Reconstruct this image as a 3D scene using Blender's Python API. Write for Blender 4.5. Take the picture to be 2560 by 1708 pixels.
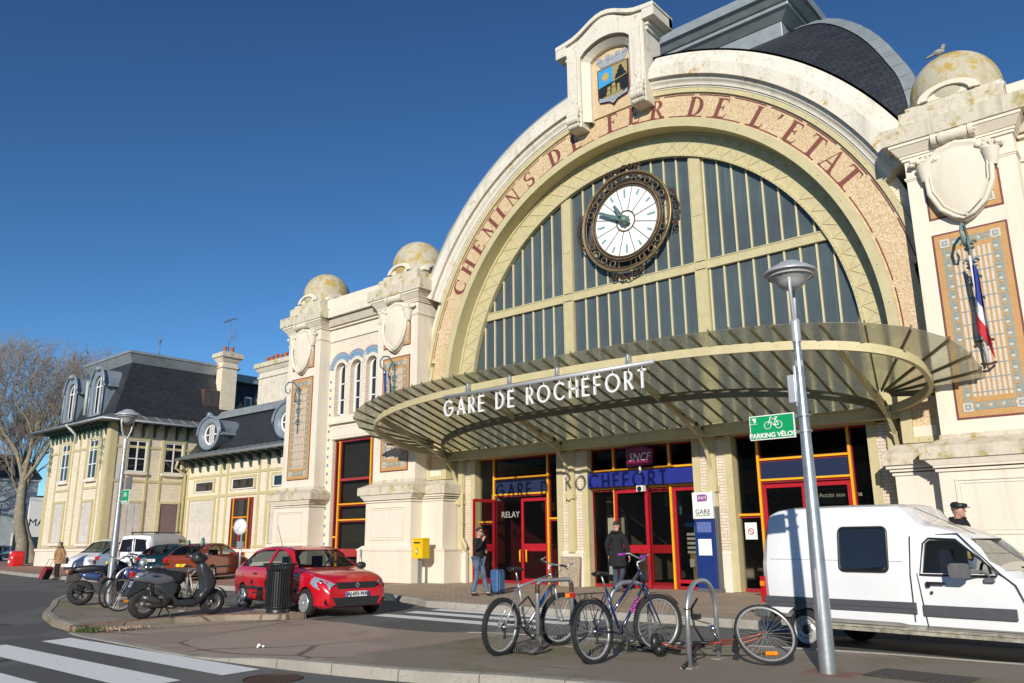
import bpy, bmesh, math, random
import numpy as np
from math import sin, cos, pi, radians as RAD, hypot, atan2, sqrt
from mathutils import Vector, Matrix
random.seed(7)
for o in list(bpy.data.objects): bpy.data.objects.remove(o)
sc = bpy.context.scene
COL = sc.collection
# ---------------------------------------------------------------- camera
YAW, PITCH, ROLL = RAD(40.723), RAD(13.802), RAD(-0.5018)
F_ = Vector((-sin(YAW)*cos(PITCH), cos(YAW)*cos(PITCH), sin(PITCH)))
R_ = Vector((cos(YAW), sin(YAW), 0)); U_ = R_.cross(F_)
R2 = cos(ROLL)*R_ + sin(ROLL)*U_; U2 = -sin(ROLL)*R_ + cos(ROLL)*U_
cd = bpy.data.cameras.new('camera'); cam = bpy.data.objects.new('camera', cd); COL.objects.link(cam)
cd.sensor_width = 36; cd.lens = 2017.7/2560*36; cd.clip_end = 3000; cd.clip_start = .05
M = Matrix((R2, U2, -F_)).transposed().to_4x4(); M.translation = Vector((13.378, -20.436, 1.595))
cam.matrix_world = M; sc.camera = cam
# ---------------------------------------------------------------- sky and sun
SUN = Vector((2.45, -4.9, 1.98)).normalized()
w = bpy.data.worlds.new('World'); sc.world = w; w.use_nodes = True
nt = w.node_tree; bg = nt.nodes['Background']
sky = nt.nodes.new('ShaderNodeTexSky'); sky.sky_type = 'NISHITA'; sky.sun_disc = False
sky.sun_elevation = math.asin(SUN.z); sky.sun_rotation = atan2(SUN.x, SUN.y)
sky.air_density = 1.0; sky.dust_density = 0.0; sky.ozone_density = 3.0; sky.altitude = 1500
tint = nt.nodes.new('ShaderNodeMix'); tint.data_type = 'RGBA'; tint.blend_type = 'MULTIPLY'; tint.inputs[0].default_value = 1
tint.inputs[7].default_value = (.53, .74, .82, 1); gm_ = nt.nodes.new('ShaderNodeGamma'); gm_.inputs[1].default_value = 1.25
nt.links.new(sky.outputs[0], gm_.inputs[0]); nt.links.new(gm_.outputs[0], tint.inputs[6])
nt.links.new(tint.outputs[2], bg.inputs[0]); bg.inputs[1].default_value = 0.085
sl = bpy.data.lights.new('sun', 'SUN'); sl.energy = 4.5; sl.angle = RAD(.53); sl.color = (1, .93, .82)
so = bpy.data.objects.new('sun', sl); COL.objects.link(so); so.location = (20, -40, 30)
so.rotation_euler = (-SUN).to_track_quat('-Z', 'Y').to_euler()
sc.view_settings.view_transform = 'Standard'; sc.view_settings.look = 'None'
sc.view_settings.exposure = 0.14; sc.view_settings.gamma = 1
sc.render.engine = 'CYCLES'
# ---------------------------------------------------------------- materials
MC = {}
def nodes(name):
    m = bpy.data.materials.new(name); m.use_nodes = True
    n = m.node_tree; return m, n, n.nodes['Principled BSDF']
def mixc(n, fac, a, b, mode='MIX'):
    x = n.nodes.new('ShaderNodeMix'); x.data_type = 'RGBA'; x.blend_type = mode
    for k, v in ((0, fac), (6, a), (7, b)):
        if hasattr(v, 'is_output') or hasattr(v, 'links'): n.links.new(v, x.inputs[k])
        else: x.inputs[k].default_value = v if k == 0 else (*v, 1)
    return x.outputs[2]
def noise(n, scale, detail=4, rough=.6, vec=None, dist=0):
    t = n.nodes.new('ShaderNodeTexNoise'); t.inputs['Scale'].default_value = scale
    t.inputs['Detail'].default_value = detail; t.inputs['Roughness'].default_value = rough; t.inputs['Distortion'].default_value = dist
    if vec is not None: n.links.new(vec, t.inputs['Vector'])
    return t.outputs['Fac']
def ramp(n, src, p0, p1, c0=(0,0,0), c1=(1,1,1)):
    r = n.nodes.new('ShaderNodeValToRGB'); n.links.new(src, r.inputs[0])
    r.color_ramp.elements[0].position = p0; r.color_ramp.elements[1].position = p1
    r.color_ramp.elements[0].color = (*c0, 1); r.color_ramp.elements[1].color = (*c1, 1)
    return r.outputs[0]
def mapv(n, scale=(1,1,1), rot=(0,0,0), world=True):
    if world:
        g = n.nodes.new('ShaderNodeNewGeometry'); src = g.outputs['Position']
    else:
        g = n.nodes.new('ShaderNodeTexCoord'); src = g.outputs['Object']
    m = n.nodes.new('ShaderNodeMapping'); m.inputs['Scale'].default_value = scale; m.inputs['Rotation'].default_value = rot
    n.links.new(src, m.inputs[0]); return m.outputs[0]
def bump(n, b, src, strength=.3, dist=.02):
    x = n.nodes.new('ShaderNodeBump'); x.inputs['Strength'].default_value = strength; x.inputs['Distance'].default_value = dist
    n.links.new(src, x.inputs['Height']); n.links.new(x.outputs[0], b.inputs['Normal'])
def mat(name, col, rough=.6, metal=0, var=.12, scale=6, bmp=0, bscale=40, coat=0, emit=0, spec=None):
    if name in MC: return MC[name]
    m, n, b = nodes(name)
    v = mapv(n, world=False)
    c2 = tuple(max(0, c*(1-var*2)) for c in col)
    f = noise(n, scale, 5, .65, v)
    n.links.new(mixc(n, ramp(n, f, .35, .75), col, c2), b.inputs['Base Color'])
    b.inputs['Roughness'].default_value = rough; b.inputs['Metallic'].default_value = metal
    if coat: b.inputs['Coat Weight'].default_value = coat; b.inputs['Coat Roughness'].default_value = .04
    if spec is not None: b.inputs['Specular IOR Level'].default_value = spec
    if emit: b.inputs['Emission Color'].default_value = (*col, 1); b.inputs['Emission Strength'].default_value = emit
    if bmp: bump(n, b, noise(n, bscale, 4, .6, v), bmp, .01)
    MC[name] = m; return m
def stucco(name, col, stain, lichen=0, dirt=.5, lic=(.42,.30,.06)):
    """painted render: large patches, vertical run marks, fine grain, ochre lichen"""
    m, n, b = nodes(name); v = mapv(n)
    f1 = ramp(n, noise(n, .7, 6, .6, v), .45, .8)
    run = ramp(n, noise(n, 1.0, 5, .6, mapv(n, (3.5, 3.5, .35))), .52, .78)
    f3 = ramp(n, noise(n, 9, 6, .7, v), .52, .75)
    c = mixc(n, f1, col, tuple(x*.93 for x in col))
    mm = n.nodes.new('ShaderNodeMath'); mm.operation = 'MULTIPLY'; mm.inputs[1].default_value = dirt; n.links.new(run, mm.inputs[0])
    c = mixc(n, mm.outputs[0], c, stain)
    mm2 = n.nodes.new('ShaderNodeMath'); mm2.operation = 'MULTIPLY'; mm2.inputs[1].default_value = dirt*.5; n.links.new(f3, mm2.inputs[0])
    c = mixc(n, mm2.outputs[0], c, stain)
    if lichen:
        l = ramp(n, noise(n, 2.6, 8, .72, v), .62-lichen*.22, .70-lichen*.18)
        c = mixc(n, l, c, lic)
        l2 = ramp(n, noise(n, 11, 6, .7, v), .55, .68); mm3 = n.nodes.new('ShaderNodeMath'); mm3.operation = 'MULTIPLY'; mm3.inputs[1].default_value = .55
        n.links.new(l2, mm3.inputs[0]); c = mixc(n, mm3.outputs[0], c, (.30,.29,.25))
    n.links.new(c, b.inputs['Base Color']); b.inputs['Roughness'].default_value = .85
    bump(n, b, noise(n, 30, 5, .65, v), .25, .01)
    return m
def brick(name, c1, c2, mortar, bw, rh, axis='XZ', msize=.012, rough=.5, bmp=.4, off=.5, var=.15, bias=0, spec=.4):
    m, n, b = nodes(name)
    g = n.nodes.new('ShaderNodeNewGeometry'); s = n.nodes.new('ShaderNodeSeparateXYZ'); n.links.new(g.outputs['Position'], s.inputs[0])
    cb = n.nodes.new('ShaderNodeCombineXYZ')
    if axis == 'XZ':
        a = n.nodes.new('ShaderNodeMath'); a.operation = 'ADD'; n.links.new(s.outputs[0], a.inputs[0]); n.links.new(s.outputs[1], a.inputs[1])
        n.links.new(a.outputs[0], cb.inputs[0]); n.links.new(s.outputs[2], cb.inputs[1])
    else:
        n.links.new(s.outputs[0], cb.inputs[0]); n.links.new(s.outputs[1], cb.inputs[1])
    t = n.nodes.new('ShaderNodeTexBrick'); n.links.new(cb.outputs[0], t.inputs['Vector'])
    t.inputs['Color1'].default_value = (*c1,1); t.inputs['Color2'].default_value = (*c2,1); t.inputs['Mortar'].default_value = (*mortar,1)
    t.inputs['Scale'].default_value = 1; t.inputs['Mortar Size'].default_value = msize; t.inputs['Brick Width'].default_value = bw
    t.inputs['Row Height'].default_value = rh; t.inputs['Bias'].default_value = bias; t.inputs['Mortar Smooth'].default_value = .2; t.offset = off
    f = ramp(n, noise(n, 1.3, 7, .65, g.outputs['Position']), .4, .75)
    mm = n.nodes.new('ShaderNodeMath'); mm.operation = 'MULTIPLY'; mm.inputs[1].default_value = var*2; n.links.new(f, mm.inputs[0])
    c = mixc(n, mm.outputs[0], t.outputs['Color'], tuple(x*.45 for x in c1))
    n.links.new(c, b.inputs['Base Color']); b.inputs['Roughness'].default_value = rough; b.inputs['Specular IOR Level'].default_value = spec
    inv = n.nodes.new('ShaderNodeMath'); inv.operation = 'SUBTRACT'; inv.inputs[0].default_value = 1; n.links.new(t.outputs['Fac'], inv.inputs[1])
    bump(n, b, inv.outputs[0], bmp, .01)
    return m
def glass(name, tint, thru=.3, rough=.02, col=(.01,.012,.015)):
    m, n, b = nodes(name)
    out = n.nodes['Material Output']; tr = n.nodes.new('ShaderNodeBsdfTransparent'); tr.inputs[0].default_value = (*tint, 1)
    mx = n.nodes.new('ShaderNodeMixShader'); mx.inputs[0].default_value = thru
    b.inputs['Base Color'].default_value = (*col, 1); b.inputs['Roughness'].default_value = rough; b.inputs['Specular IOR Level'].default_value = .5
    n.links.new(b.outputs[0], mx.inputs[1]); n.links.new(tr.outputs[0], mx.inputs[2]); n.links.new(mx.outputs[0], out.inputs[0])
    return m
CREAM = stucco('cream_render', (.70,.635,.525), (.44,.38,.29), 0, .38)
CREAM_OLD = stucco('weathered_render', (.76,.68,.56), (.46,.37,.27), 0, .35)
STONE_L = stucco('lichen_stone', (.60,.54,.43), (.26,.22,.15), .42, .8, (.36,.30,.10))
STONE_D = stucco('dome_lichen', (.48,.44,.33), (.26,.22,.14), .60, .7, (.42,.29,.06))
STONE_W = stucco('crown_stone', (.68,.63,.54), (.30,.26,.20), .12, .6, (.45,.28,.05))
PLINTH = stucco('plinth_render', (.72,.65,.55), (.42,.34,.26), 0, .4)
TILE = brick('white_glazed_brick', (.78,.70,.57), (.73,.64,.51), (.40,.33,.24), .24, .085, 'XZ', .006, .35, .3, var=.07)
BRICKW = brick('white_brick', (.72,.63,.53), (.63,.53,.43), (.30,.25,.19), .26, .085, 'XZ', .007, .45, .4, var=.1)
BRICKP = brick('pavilion_brick', (.82,.74,.58), (.74,.65,.49), (.45,.38,.27), .25, .09, 'XZ', .008, .6, .4, var=.12)
SLATE = brick('slate_roof', (.026,.029,.035), (.040,.043,.050), (.012,.013,.015), .32, .16, 'XZ', .012, .42, .6, var=.15, spec=.5)
OLIVE = mat('olive_paint', (.54,.475,.27), .55, 0, .08, 3, .15, 30)
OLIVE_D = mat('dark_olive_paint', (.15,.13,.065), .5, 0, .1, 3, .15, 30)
ZINC = mat('zinc_sheet', (.34,.38,.40), .45, .35, .14, 2.2, .1, 8)
ZINC_D = mat('weathered_zinc', (.20,.22,.22), .5, .3, .15, 2.2, .1, 8)
RED = mat('oxblood_paint', (.27,.018,.025), .35, 0, .08, 4)
REDB = mat('door_red', (.42,.012,.022), .35, 0, .08, 4)
YEL = mat('amber_paint', (.80,.40,.01), .4, 0, .06, 4)
BLUE = mat('signal_blue', (.020,.028,.22), .35, 0, .06, 3)
WHITE = mat('white_paint', (.80,.80,.78), .4, 0, .05, 4)
BLACK = mat('black_paint', (.018,.019,.02), .38, 0, .1, 10)
RUBBER = mat('rubber', (.022,.022,.023), .8, 0, .25, 14, .3, 60)
STEEL = mat('galvanised_steel', (.50,.53,.55), .38, .75, .16, 7, .08, 25)
CHROME = mat('chrome', (.75,.76,.78), .16, 1, .03, 4)
LAMPM = mat('lamp_grey', (.52,.54,.56), .4, .35, .07, 5)
IRON = mat('wrought_iron_green', (.16,.26,.26), .5, .2, .15, 20)
RUST = mat('rusty_iron', (.10,.055,.035), .6, .4, .25, 20)
CLKB = mat('clock_iron', (.16,.115,.07), .5, .4, .25, 9)
LETTER = mat('letter_brown', (.20,.055,.04), .55, 0, .1, 20)
PLAST = mat('black_plastic', (.03,.031,.033), .5, 0, .1, 12)
DARKIN = mat('dark_interior', (.03,.028,.026), .8, 0, .2, 3)
ORNG = mat('orange_reflector', (.85,.25,.01), .25, 0, .05, 30)
LREDM = mat('red_lamp', (.45,.01,.012), .15, 0, .05, 20, coat=.5)
HLM = mat('headlamp_glass', (.62,.66,.72), .08, .55, .25, 24, coat=1)
def m_mosaic():
    m, n, b = nodes('pebble_mosaic'); v = mapv(n)
    t = n.nodes.new('ShaderNodeTexVoronoi'); t.inputs['Scale'].default_value = 28; n.links.new(v, t.inputs['Vector'])
    s = n.nodes.new('ShaderNodeSeparateColor'); n.links.new(t.outputs['Color'], s.inputs[0])
    c = ramp(n, s.outputs[0], .15, .85, (.54,.38,.20), (.70,.58,.40))
    c = mixc(n, ramp(n, noise(n, .9, 4, .6, v), .4, .7), c, (.57,.41,.23)); 
    d = ramp(n, t.outputs['Distance'], .55, .75); c = mixc(n, d, c, (.47,.33,.18))
    n.links.new(c, b.inputs['Base Color']); b.inputs['Roughness'].default_value = .55
    bump(n, b, t.outputs['Distance'], -.3, .01); return m
MOSAIC = m_mosaic()
OCHRE = brick('ochre_mosaic', (.56,.32,.12), (.50,.28,.10), (.40,.23,.10), .05, .05, 'XZ', .004, .5, .15, 0, .06)
DRED = mat('dark_red_mosaic', (.20,.055,.045), .5, 0, .2, 30)
MWHT = mat('pale_mosaic', (.62,.58,.50), .5, 0, .15, 25)
MGRY = mat('grey_blue_mosaic', (.30,.33,.32), .5, 0, .2, 30)
MGRN = mat('green_grey_mosaic', (.34,.37,.30), .5, 0, .25, 40)
TBLUE = mat('blue_glaze', (.22,.36,.50), .25, 0, .15, 8)
TBLUE2 = mat('deep_blue_glaze', (.05,.12,.25), .25, 0, .15, 8)
TVIO = mat('violet_brick', (.34,.25,.28), .5, 0, .15, 12)
def m_archglass():
    m, n, b = nodes('ribbed_wired_glass')
    f = noise(n, 1, 5, .6, mapv(n, (26, 1, .6))); g2 = noise(n, .5, 4, .6, mapv(n))
    c = mixc(n, ramp(n, f, .3, .7), (.055,.080,.085), (.10,.13,.135)); c = mixc(n, ramp(n, g2, .35, .7), c, (.060,.072,.080))
    n.links.new(c, b.inputs['Base Color']); b.inputs['Roughness'].default_value = .28
    bump(n, b, f, .25, .01); return m
ARCHG = m_archglass()
SHOPG = glass('shop_glass', (.93,.93,.90), .90, .015)
ALLOY = mat('rim_alloy', (.42,.42,.41), .35, .35, .1, 20)
WING = glass('window_glass', (.2,.22,.22), .25, .03, (.02,.025,.03))
CARG = glass('car_glass', (.62,.68,.66), .62, .01, (.01,.012,.012))
DARKG = mat('dark_glass', (.012,.014,.018), .04, 0, .02, 3, coat=.5)
def m_canopyglass():
    m, n, b = nodes('reeded_canopy_glass'); v = mapv(n)
    out = n.nodes['Material Output']
    tr = n.nodes.new('ShaderNodeBsdfTransparent'); tr.inputs[0].default_value = (.86,.87,.80, 1)
    rf = n.nodes.new('ShaderNodeBsdfRefraction'); rf.inputs[0].default_value = (.90,.91,.84,1); rf.inputs['Roughness'].default_value = .22; rf.inputs['IOR'].default_value = 1.08
    mx0 = n.nodes.new('ShaderNodeMixShader'); mx0.inputs[0].default_value = .62
    n.links.new(tr.outputs[0], mx0.inputs[1]); n.links.new(rf.outputs[0], mx0.inputs[2])
    f = ramp(n, noise(n, 1.1, 6, .65, v), .42, .72)
    b.inputs['Base Color'].default_value = (.55,.54,.44,1); b.inputs['Roughness'].default_value = .22
    tl = n.nodes.new('ShaderNodeBsdfTranslucent'); tl.inputs[0].default_value = (.85,.82,.68,1)
    mt = n.nodes.new('ShaderNodeMixShader'); mt.inputs[0].default_value = .55; n.links.new(b.outputs[0], mt.inputs[1]); n.links.new(tl.outputs[0], mt.inputs[2])
    sc_ = n.nodes.new('ShaderNodeMath'); sc_.operation = 'MULTIPLY_ADD'; sc_.inputs[1].default_value = .25; sc_.inputs[2].default_value = .28; n.links.new(f, sc_.inputs[0])
    mx = n.nodes.new('ShaderNodeMixShader'); n.links.new(sc_.outputs[0], mx.inputs[0])
    n.links.new(mx0.outputs[0], mx.inputs[1]); n.links.new(mt.outputs[0], mx.inputs[2]); n.links.new(mx.outputs[0], out.inputs[0])
    return m
CANG = m_canopyglass()
def ground_mat(name, c1, c2, c3, s1, s2, bmp, moss=None, mossf=.62, rough=.85, cracks=0):
    m, n, b = nodes(name); v = mapv(n)
    c = mixc(n, ramp(n, noise(n, s1, 6, .65, v), .35, .7), c1, c2)
    c = mixc(n, ramp(n, noise(n, s2, 4, .7, v), .55, .8), c, c3)
    if cracks:
        vo = n.nodes.new('ShaderNodeTexVoronoi'); vo.feature = 'DISTANCE_TO_EDGE'; vo.inputs['Scale'].default_value = cracks
        wv = n.nodes.new('ShaderNodeMix'); wv.data_type = 'RGBA'; wv.inputs[0].default_value = .10; n.links.new(v, wv.inputs[6])
        nz = n.nodes.new('ShaderNodeTexNoise'); nz.inputs['Scale'].default_value = 2.2; nz.inputs['Detail'].default_value = 6; n.links.new(v, nz.inputs['Vector']); n.links.new(nz.outputs['Color'], wv.inputs[7])
        n.links.new(wv.outputs[2], vo.inputs['Vector']); c = mixc(n, ramp(n, vo.outputs['Distance'], .004, .016, (1,1,1), (0,0,0)), c, tuple(x*.35 for x in c1))
        c = mixc(n, ramp(n, noise(n, .23, 3, .5, v), .50, .53), c, tuple(x*.80 for x in c1))
    if moss: c = mixc(n, ramp(n, noise(n, .55, 8, .7, v, .3), mossf, mossf+.14), c, moss)
    n.links.new(c, b.inputs['Base Color']); b.inputs['Roughness'].default_value = rough
    bump(n, b, noise(n, s2, 5, .7, v), bmp, .012); return m
ASPH = ground_mat('asphalt', (.118,.118,.108), (.148,.147,.135), (.075,.075,.075), .35, 55, .5, cracks=.12)
ASPH_OLD = ground_mat('reddish_tarmac', (.40,.30,.235), (.34,.255,.20), (.48,.39,.32), .5, 40, .5, (.20,.16,.11), .58, cracks=.32)
ASPH_ISL = ground_mat('mossy_tarmac', (.29,.24,.185), (.23,.195,.145), (.44,.38,.32), .6, 26, .6, (.15,.14,.055), .52, cracks=.55)
KERB = ground_mat('kerb_stone', (.36,.335,.29), (.28,.265,.225), (.15,.14,.115), 1.2, 22, .5, (.10,.10,.05), .60)
KERBR = brick('red_kerb_blocks', (.36,.20,.13), (.30,.17,.11), (.08,.07,.05), .42, .6, 'XY', .02, .8, .5, 0, .3)
PAVER = brick('brick_pavers', (.50,.39,.28), (.42,.33,.24), (.22,.17,.13), .22, .11, 'XY', .008, .8, .4, .5, .3)
def m_paint():
    m, n, b = nodes('road_paint'); v = mapv(n)
    c = mixc(n, ramp(n, noise(n, 9, 8, .75, v), .60, .66), (.80,.80,.78), (.20,.20,.20))
    n.links.new(c, b.inputs['Base Color']); b.inputs['Roughness'].default_value = .7; return m
PAINT = m_paint()
SOIL = ground_mat('rubble', (.42,.31,.22), (.30,.21,.15), (.5,.4,.33), 6, 30, .9)
GRASS = mat('grass_blades', (.07,.12,.02), .6, 0, .3, 8)
BARK = stucco('plane_bark', (.21,.18,.13), (.09,.075,.05), .45, .7, (.30,.27,.17))
TWIG = mat('twig', (.26,.215,.16), .8, 0, .15, 5)
SKIN = mat('skin', (.48,.27,.19), .5, 0, .06, 20)
def paint(name, col, rough=.22, metal=0): return mat(name, col, rough, metal, .03, 2, 0, 40, .9)
# ---------------------------------------------------------------- geometry helpers
class MB:
    def __init__(s): s.v = []; s.f = []; s.m = []; s.sm = []
    def add(s, vs, fs, mi=0, smooth=False, T=None):
        o = len(s.v)
        s.v += [tuple(T @ Vector(p)) if T is not None else tuple(p) for p in vs]
        for f in fs: s.f.append([i+o for i in f]); s.m.append(mi); s.sm.append(smooth)
        return s
    def box(s, x0, x1, y0, y1, z0, z1, mi=0, T=None):
        v = [(x0,y0,z0),(x1,y0,z0),(x1,y1,z0),(x0,y1,z0),(x0,y0,z1),(x1,y0,z1),(x1,y1,z1),(x0,y1,z1)]
        return s.add(v, [(0,3,2,1),(4,5,6,7),(0,1,5,4),(1,2,6,5),(2,3,7,6),(3,0,4,7)], mi, T=T)
    def frus(s, a, b, z0, z1, mi=0):
        """a=(x0,x1,y0,y1) at z0 -> b at z1"""
        v = [(a[0],a[2],z0),(a[1],a[2],z0),(a[1],a[3],z0),(a[0],a[3],z0),(b[0],b[2],z1),(b[1],b[2],z1),(b[1],b[3],z1),(b[0],b[3],z1)]
        return s.add(v, [(0,3,2,1),(4,5,6,7),(0,1,5,4),(1,2,6,5),(2,3,7,6),(3,0,4,7)], mi)
    def poly(s, pts, mi=0, T=None): return s.add(pts, [tuple(range(len(pts)))], mi, T=T)
    def prism(s, pts, a, b, plane='XZ', mi=0, T=None, smooth=False):
        """2-D outline extruded between a and b along the remaining axis"""
        def P(p, t):
            return (p[0], t, p[1]) if plane == 'XZ' else ((t, p[0], p[1]) if plane == 'YZ' else (p[0], p[1], t))
        n = len(pts); v = [P(p, a) for p in pts] + [P(p, b) for p in pts]
        from mathutils.geometry import tessellate_polygon as tp
        tri = tp([[Vector((p[0], p[1], 0)) for p in pts]])
        fs = [tuple(t) for t in tri] + [tuple(i+n for i in reversed(t)) for t in tri]
        s.add(v, fs, mi, False, T); o = len(s.v)-2*n
        for i in range(n):
            j = (i+1) % n; s.f.append([o+i, o+j, o+n+j, o+n+i]); s.m.append(mi); s.sm.append(smooth)
        return s
    def tube(s, pts, r, n=8, mi=0, closed=False, T=None, cap=True):
        pts = [Vector(p) for p in pts]; k = len(pts)
        rs = r if isinstance(r, (list, tuple)) else [r]*k
        vs = []; prev = None
        for i, p in enumerate(pts):
            if closed: d = pts[(i+1) % k]-pts[i-1]
            else: d = pts[min(i+1, k-1)]-pts[max(i-1, 0)]
            d = d.normalized() if d.length > 1e-9 else Vector((0,0,1))
            if prev is None:
                a = d.orthogonal().normalized()
            else:
                a = prev - d*prev.dot(d); a = a.normalized() if a.length > 1e-6 else d.orthogonal().normalized()
            prev = a; b = d.cross(a)
            for q in range(n):
                t = 2*pi*q/n; vs.append(p + (a*cos(t)+b*sin(t))*rs[i])
        fs = []
        for i in range(k if closed else k-1):
            for q in range(n):
                a0 = i*n+q; a1 = i*n+(q+1) % n; b0 = ((i+1) % k)*n+q; b1 = ((i+1) % k)*n+(q+1) % n
                fs.append((a0, a1, b1, b0))
        if cap and not closed: fs += [tuple(reversed(range(n))), tuple(range((k-1)*n, k*n))]
        return s.add(vs, fs, mi, n > 4, T)
    def lathe(s, prof, c=(0,0,0), axis='Z', n=24, mi=0, T=None, smooth=True, a0=0, a1=2*pi):
        """prof: (radius, height along the axis)"""
        vs = []; full = abs(a1-a0-2*pi) < 1e-6; m = n if full else n+1
        for r, h in prof:
            for q in range(m):
                t = a0+(a1-a0)*q/n; x, y = r*cos(t), r*sin(t)
                p = (x, y, h) if axis == 'Z' else ((x, h, y) if axis == 'Y' else (h, x, y))
                vs.append((p[0]+c[0], p[1]+c[1], p[2]+c[2]))
        fs = []
        for i in range(len(prof)-1):
            for q in range(n if full else n):
                a = i*m+q; b = i*m+(q+1) % m; fs.append((a, b, b+m, a+m))
        return s.add(vs, fs, mi, smooth, T)
    def sphere(s, c, r, n=16, k=10, mi=0, sq=(1,1,1), T=None):
        prof = [(max(1e-4, sin(pi*i/k)), -cos(pi*i/k)) for i in range(k+1)]
        vs = []; fs = []
        for a, h in prof:
            for q in range(n): vs.append((c[0]+r*sq[0]*a*cos(2*pi*q/n), c[1]+r*sq[1]*a*sin(2*pi*q/n), c[2]+r*sq[2]*h))
        for i in range(k):
            for q in range(n): fs.append((i*n+q, i*n+(q+1) % n, (i+1)*n+(q+1) % n, (i+1)*n+q))
        return s.add(vs, fs, mi, True, T)
    def grid(s, rows, mi=0, smooth=True, closed=False, T=None):
        n = len(rows[0]); vs = [p for r in rows for p in r]; fs = []
        for i in range(len(rows)-1):
            for j in range(n if closed else n-1):
                k = (j+1) % n; fs.append((i*n+j, i*n+k, (i+1)*n+k, (i+1)*n+j))
        return s.add(vs, fs, mi, smooth, T)
    def torus(s, c, R, r, axis='Y', n=32, k=8, mi=0, sq=1, T=None):
        pts = []
        for i in range(n):
            t = 2*pi*i/n; x, z = R*cos(t), R*sin(t)*sq
            pts.append((c[0]+x, c[1], c[2]+z) if axis == 'Y' else ((c[0], c[1]+x, c[2]+z) if axis == 'X' else (c[0]+x, c[1]+z, c[2])))
        return s.tube(pts, r, k, mi, True, T)
    def build(s, name, mats, parent=None, label=None, bevel=0, recalc=True):
        me = bpy.data.meshes.new(name); me.from_pydata(s.v, [], s.f)
        mats = mats if isinstance(mats, (list, tuple)) else [mats]
        for m in mats: me.materials.append(m)
        me.polygons.foreach_set('material_index', s.m); me.polygons.foreach_set('use_smooth', s.sm)
        if recalc:
            bm = bmesh.new(); bm.from_mesh(me); bmesh.ops.recalc_face_normals(bm, faces=bm.faces); bm.to_mesh(me); bm.free()
        me.update()
        o = bpy.data.objects.new(name, me); COL.objects.link(o)
        if parent is not None: o.parent = parent
        if label: o['label'] = label
        if bevel:
            b = o.modifiers.new('bevel', 'BEVEL'); b.width = bevel; b.segments = 2; b.limit_method = 'ANGLE'; b.angle_limit = RAD(40)
        return o
def thing(name, label, cat, loc=(0,0,0), rz=0, group=None):
    o = bpy.data.objects.new(name, None); COL.objects.link(o); o.empty_display_size = .1
    o.location = loc; o.rotation_euler = (0,0,rz); o['label'] = label; o['category'] = cat
    if group: o['group'] = group
    return o
def tag(o, label, cat, group=None, kind=None):
    if label: o['label'] = label
    if cat: o['category'] = cat
    if group: o['group'] = group
    if kind: o['kind'] = kind
    return o
def struct(o): o['kind'] = 'structure'; return o
def dup(root, loc, rz, label, group=None):
    def cp(o, par):
        c = o.copy(); COL.objects.link(c)
        if par is not None: c.parent = par
        for ch in list(o.children): cp(ch, c)
        return c
    r = cp(root, None); r.location = loc; r.rotation_euler = (0,0,rz); r['label'] = label
    if group: r['group'] = group
    return r
def text(name, s, size, m, parent, loc, rot=(pi/2,0,0), ext=.004, align='CENTER', bold=0, shear=0, sx=1, spacing=1):
    cu = bpy.data.curves.new(name, 'FONT'); cu.body = s; cu.size = size; cu.extrude = ext; cu.align_x = align; cu.align_y = 'CENTER'
    cu.offset = bold; cu.shear = shear; cu.space_character = spacing; cu.resolution_u = 3
    t = bpy.data.objects.new('tmp', cu); COL.objects.link(t)
    bpy.context.view_layer.update()
    me = bpy.data.meshes.new_from_object(t.evaluated_get(bpy.context.evaluated_depsgraph_get()))
    bpy.data.objects.remove(t); me.name = name
    me.materials.clear(); me.materials.append(m)
    o = bpy.data.objects.new(name, me); COL.objects.link(o); o.location = loc; o.rotation_euler = rot; o.scale = (sx,1,1)
    if parent is not None: o.parent = parent
    return o
def arcpts(cx, cz, rx, rz, a0, a1, n=12): return [(cx+rx*cos(a0+(a1-a0)*i/n), cz+rz*sin(a0+(a1-a0)*i/n)) for i in range(n+1)]
def catmull(xs, ys, x):
    """smooth monotone-ish interpolation"""
    i = max(0, min(len(xs)-2, next((k for k in range(len(xs)-1) if x <= xs[k+1]), len(xs)-2)))
    x0, x1 = xs[i], xs[i+1]; t = (x-x0)/(x1-x0) if x1 > x0 else 0
    def sl(k):
        if k == 0 or k == len(xs)-1: return 0
        a = (ys[k]-ys[k-1])/max(1e-6, xs[k]-xs[k-1]); b = (ys[k+1]-ys[k])/max(1e-6, xs[k+1]-xs[k])
        return 0 if a*b <= 0 else 2*a*b/(a+b)
    h = x1-x0; m0, m1 = sl(i)*h, sl(i+1)*h
    if i == 0 and len(xs) > 2: m0 = (ys[1]-ys[0])
    if i == len(xs)-2 and len(xs) > 2: m1 = (ys[-1]-ys[-2])
    t2, t3 = t*t, t*t*t
    return (2*t3-3*t2+1)*ys[i]+(t3-2*t2+t)*m0+(-2*t3+3*t2)*ys[i+1]+(t3-t2)*m1
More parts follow.
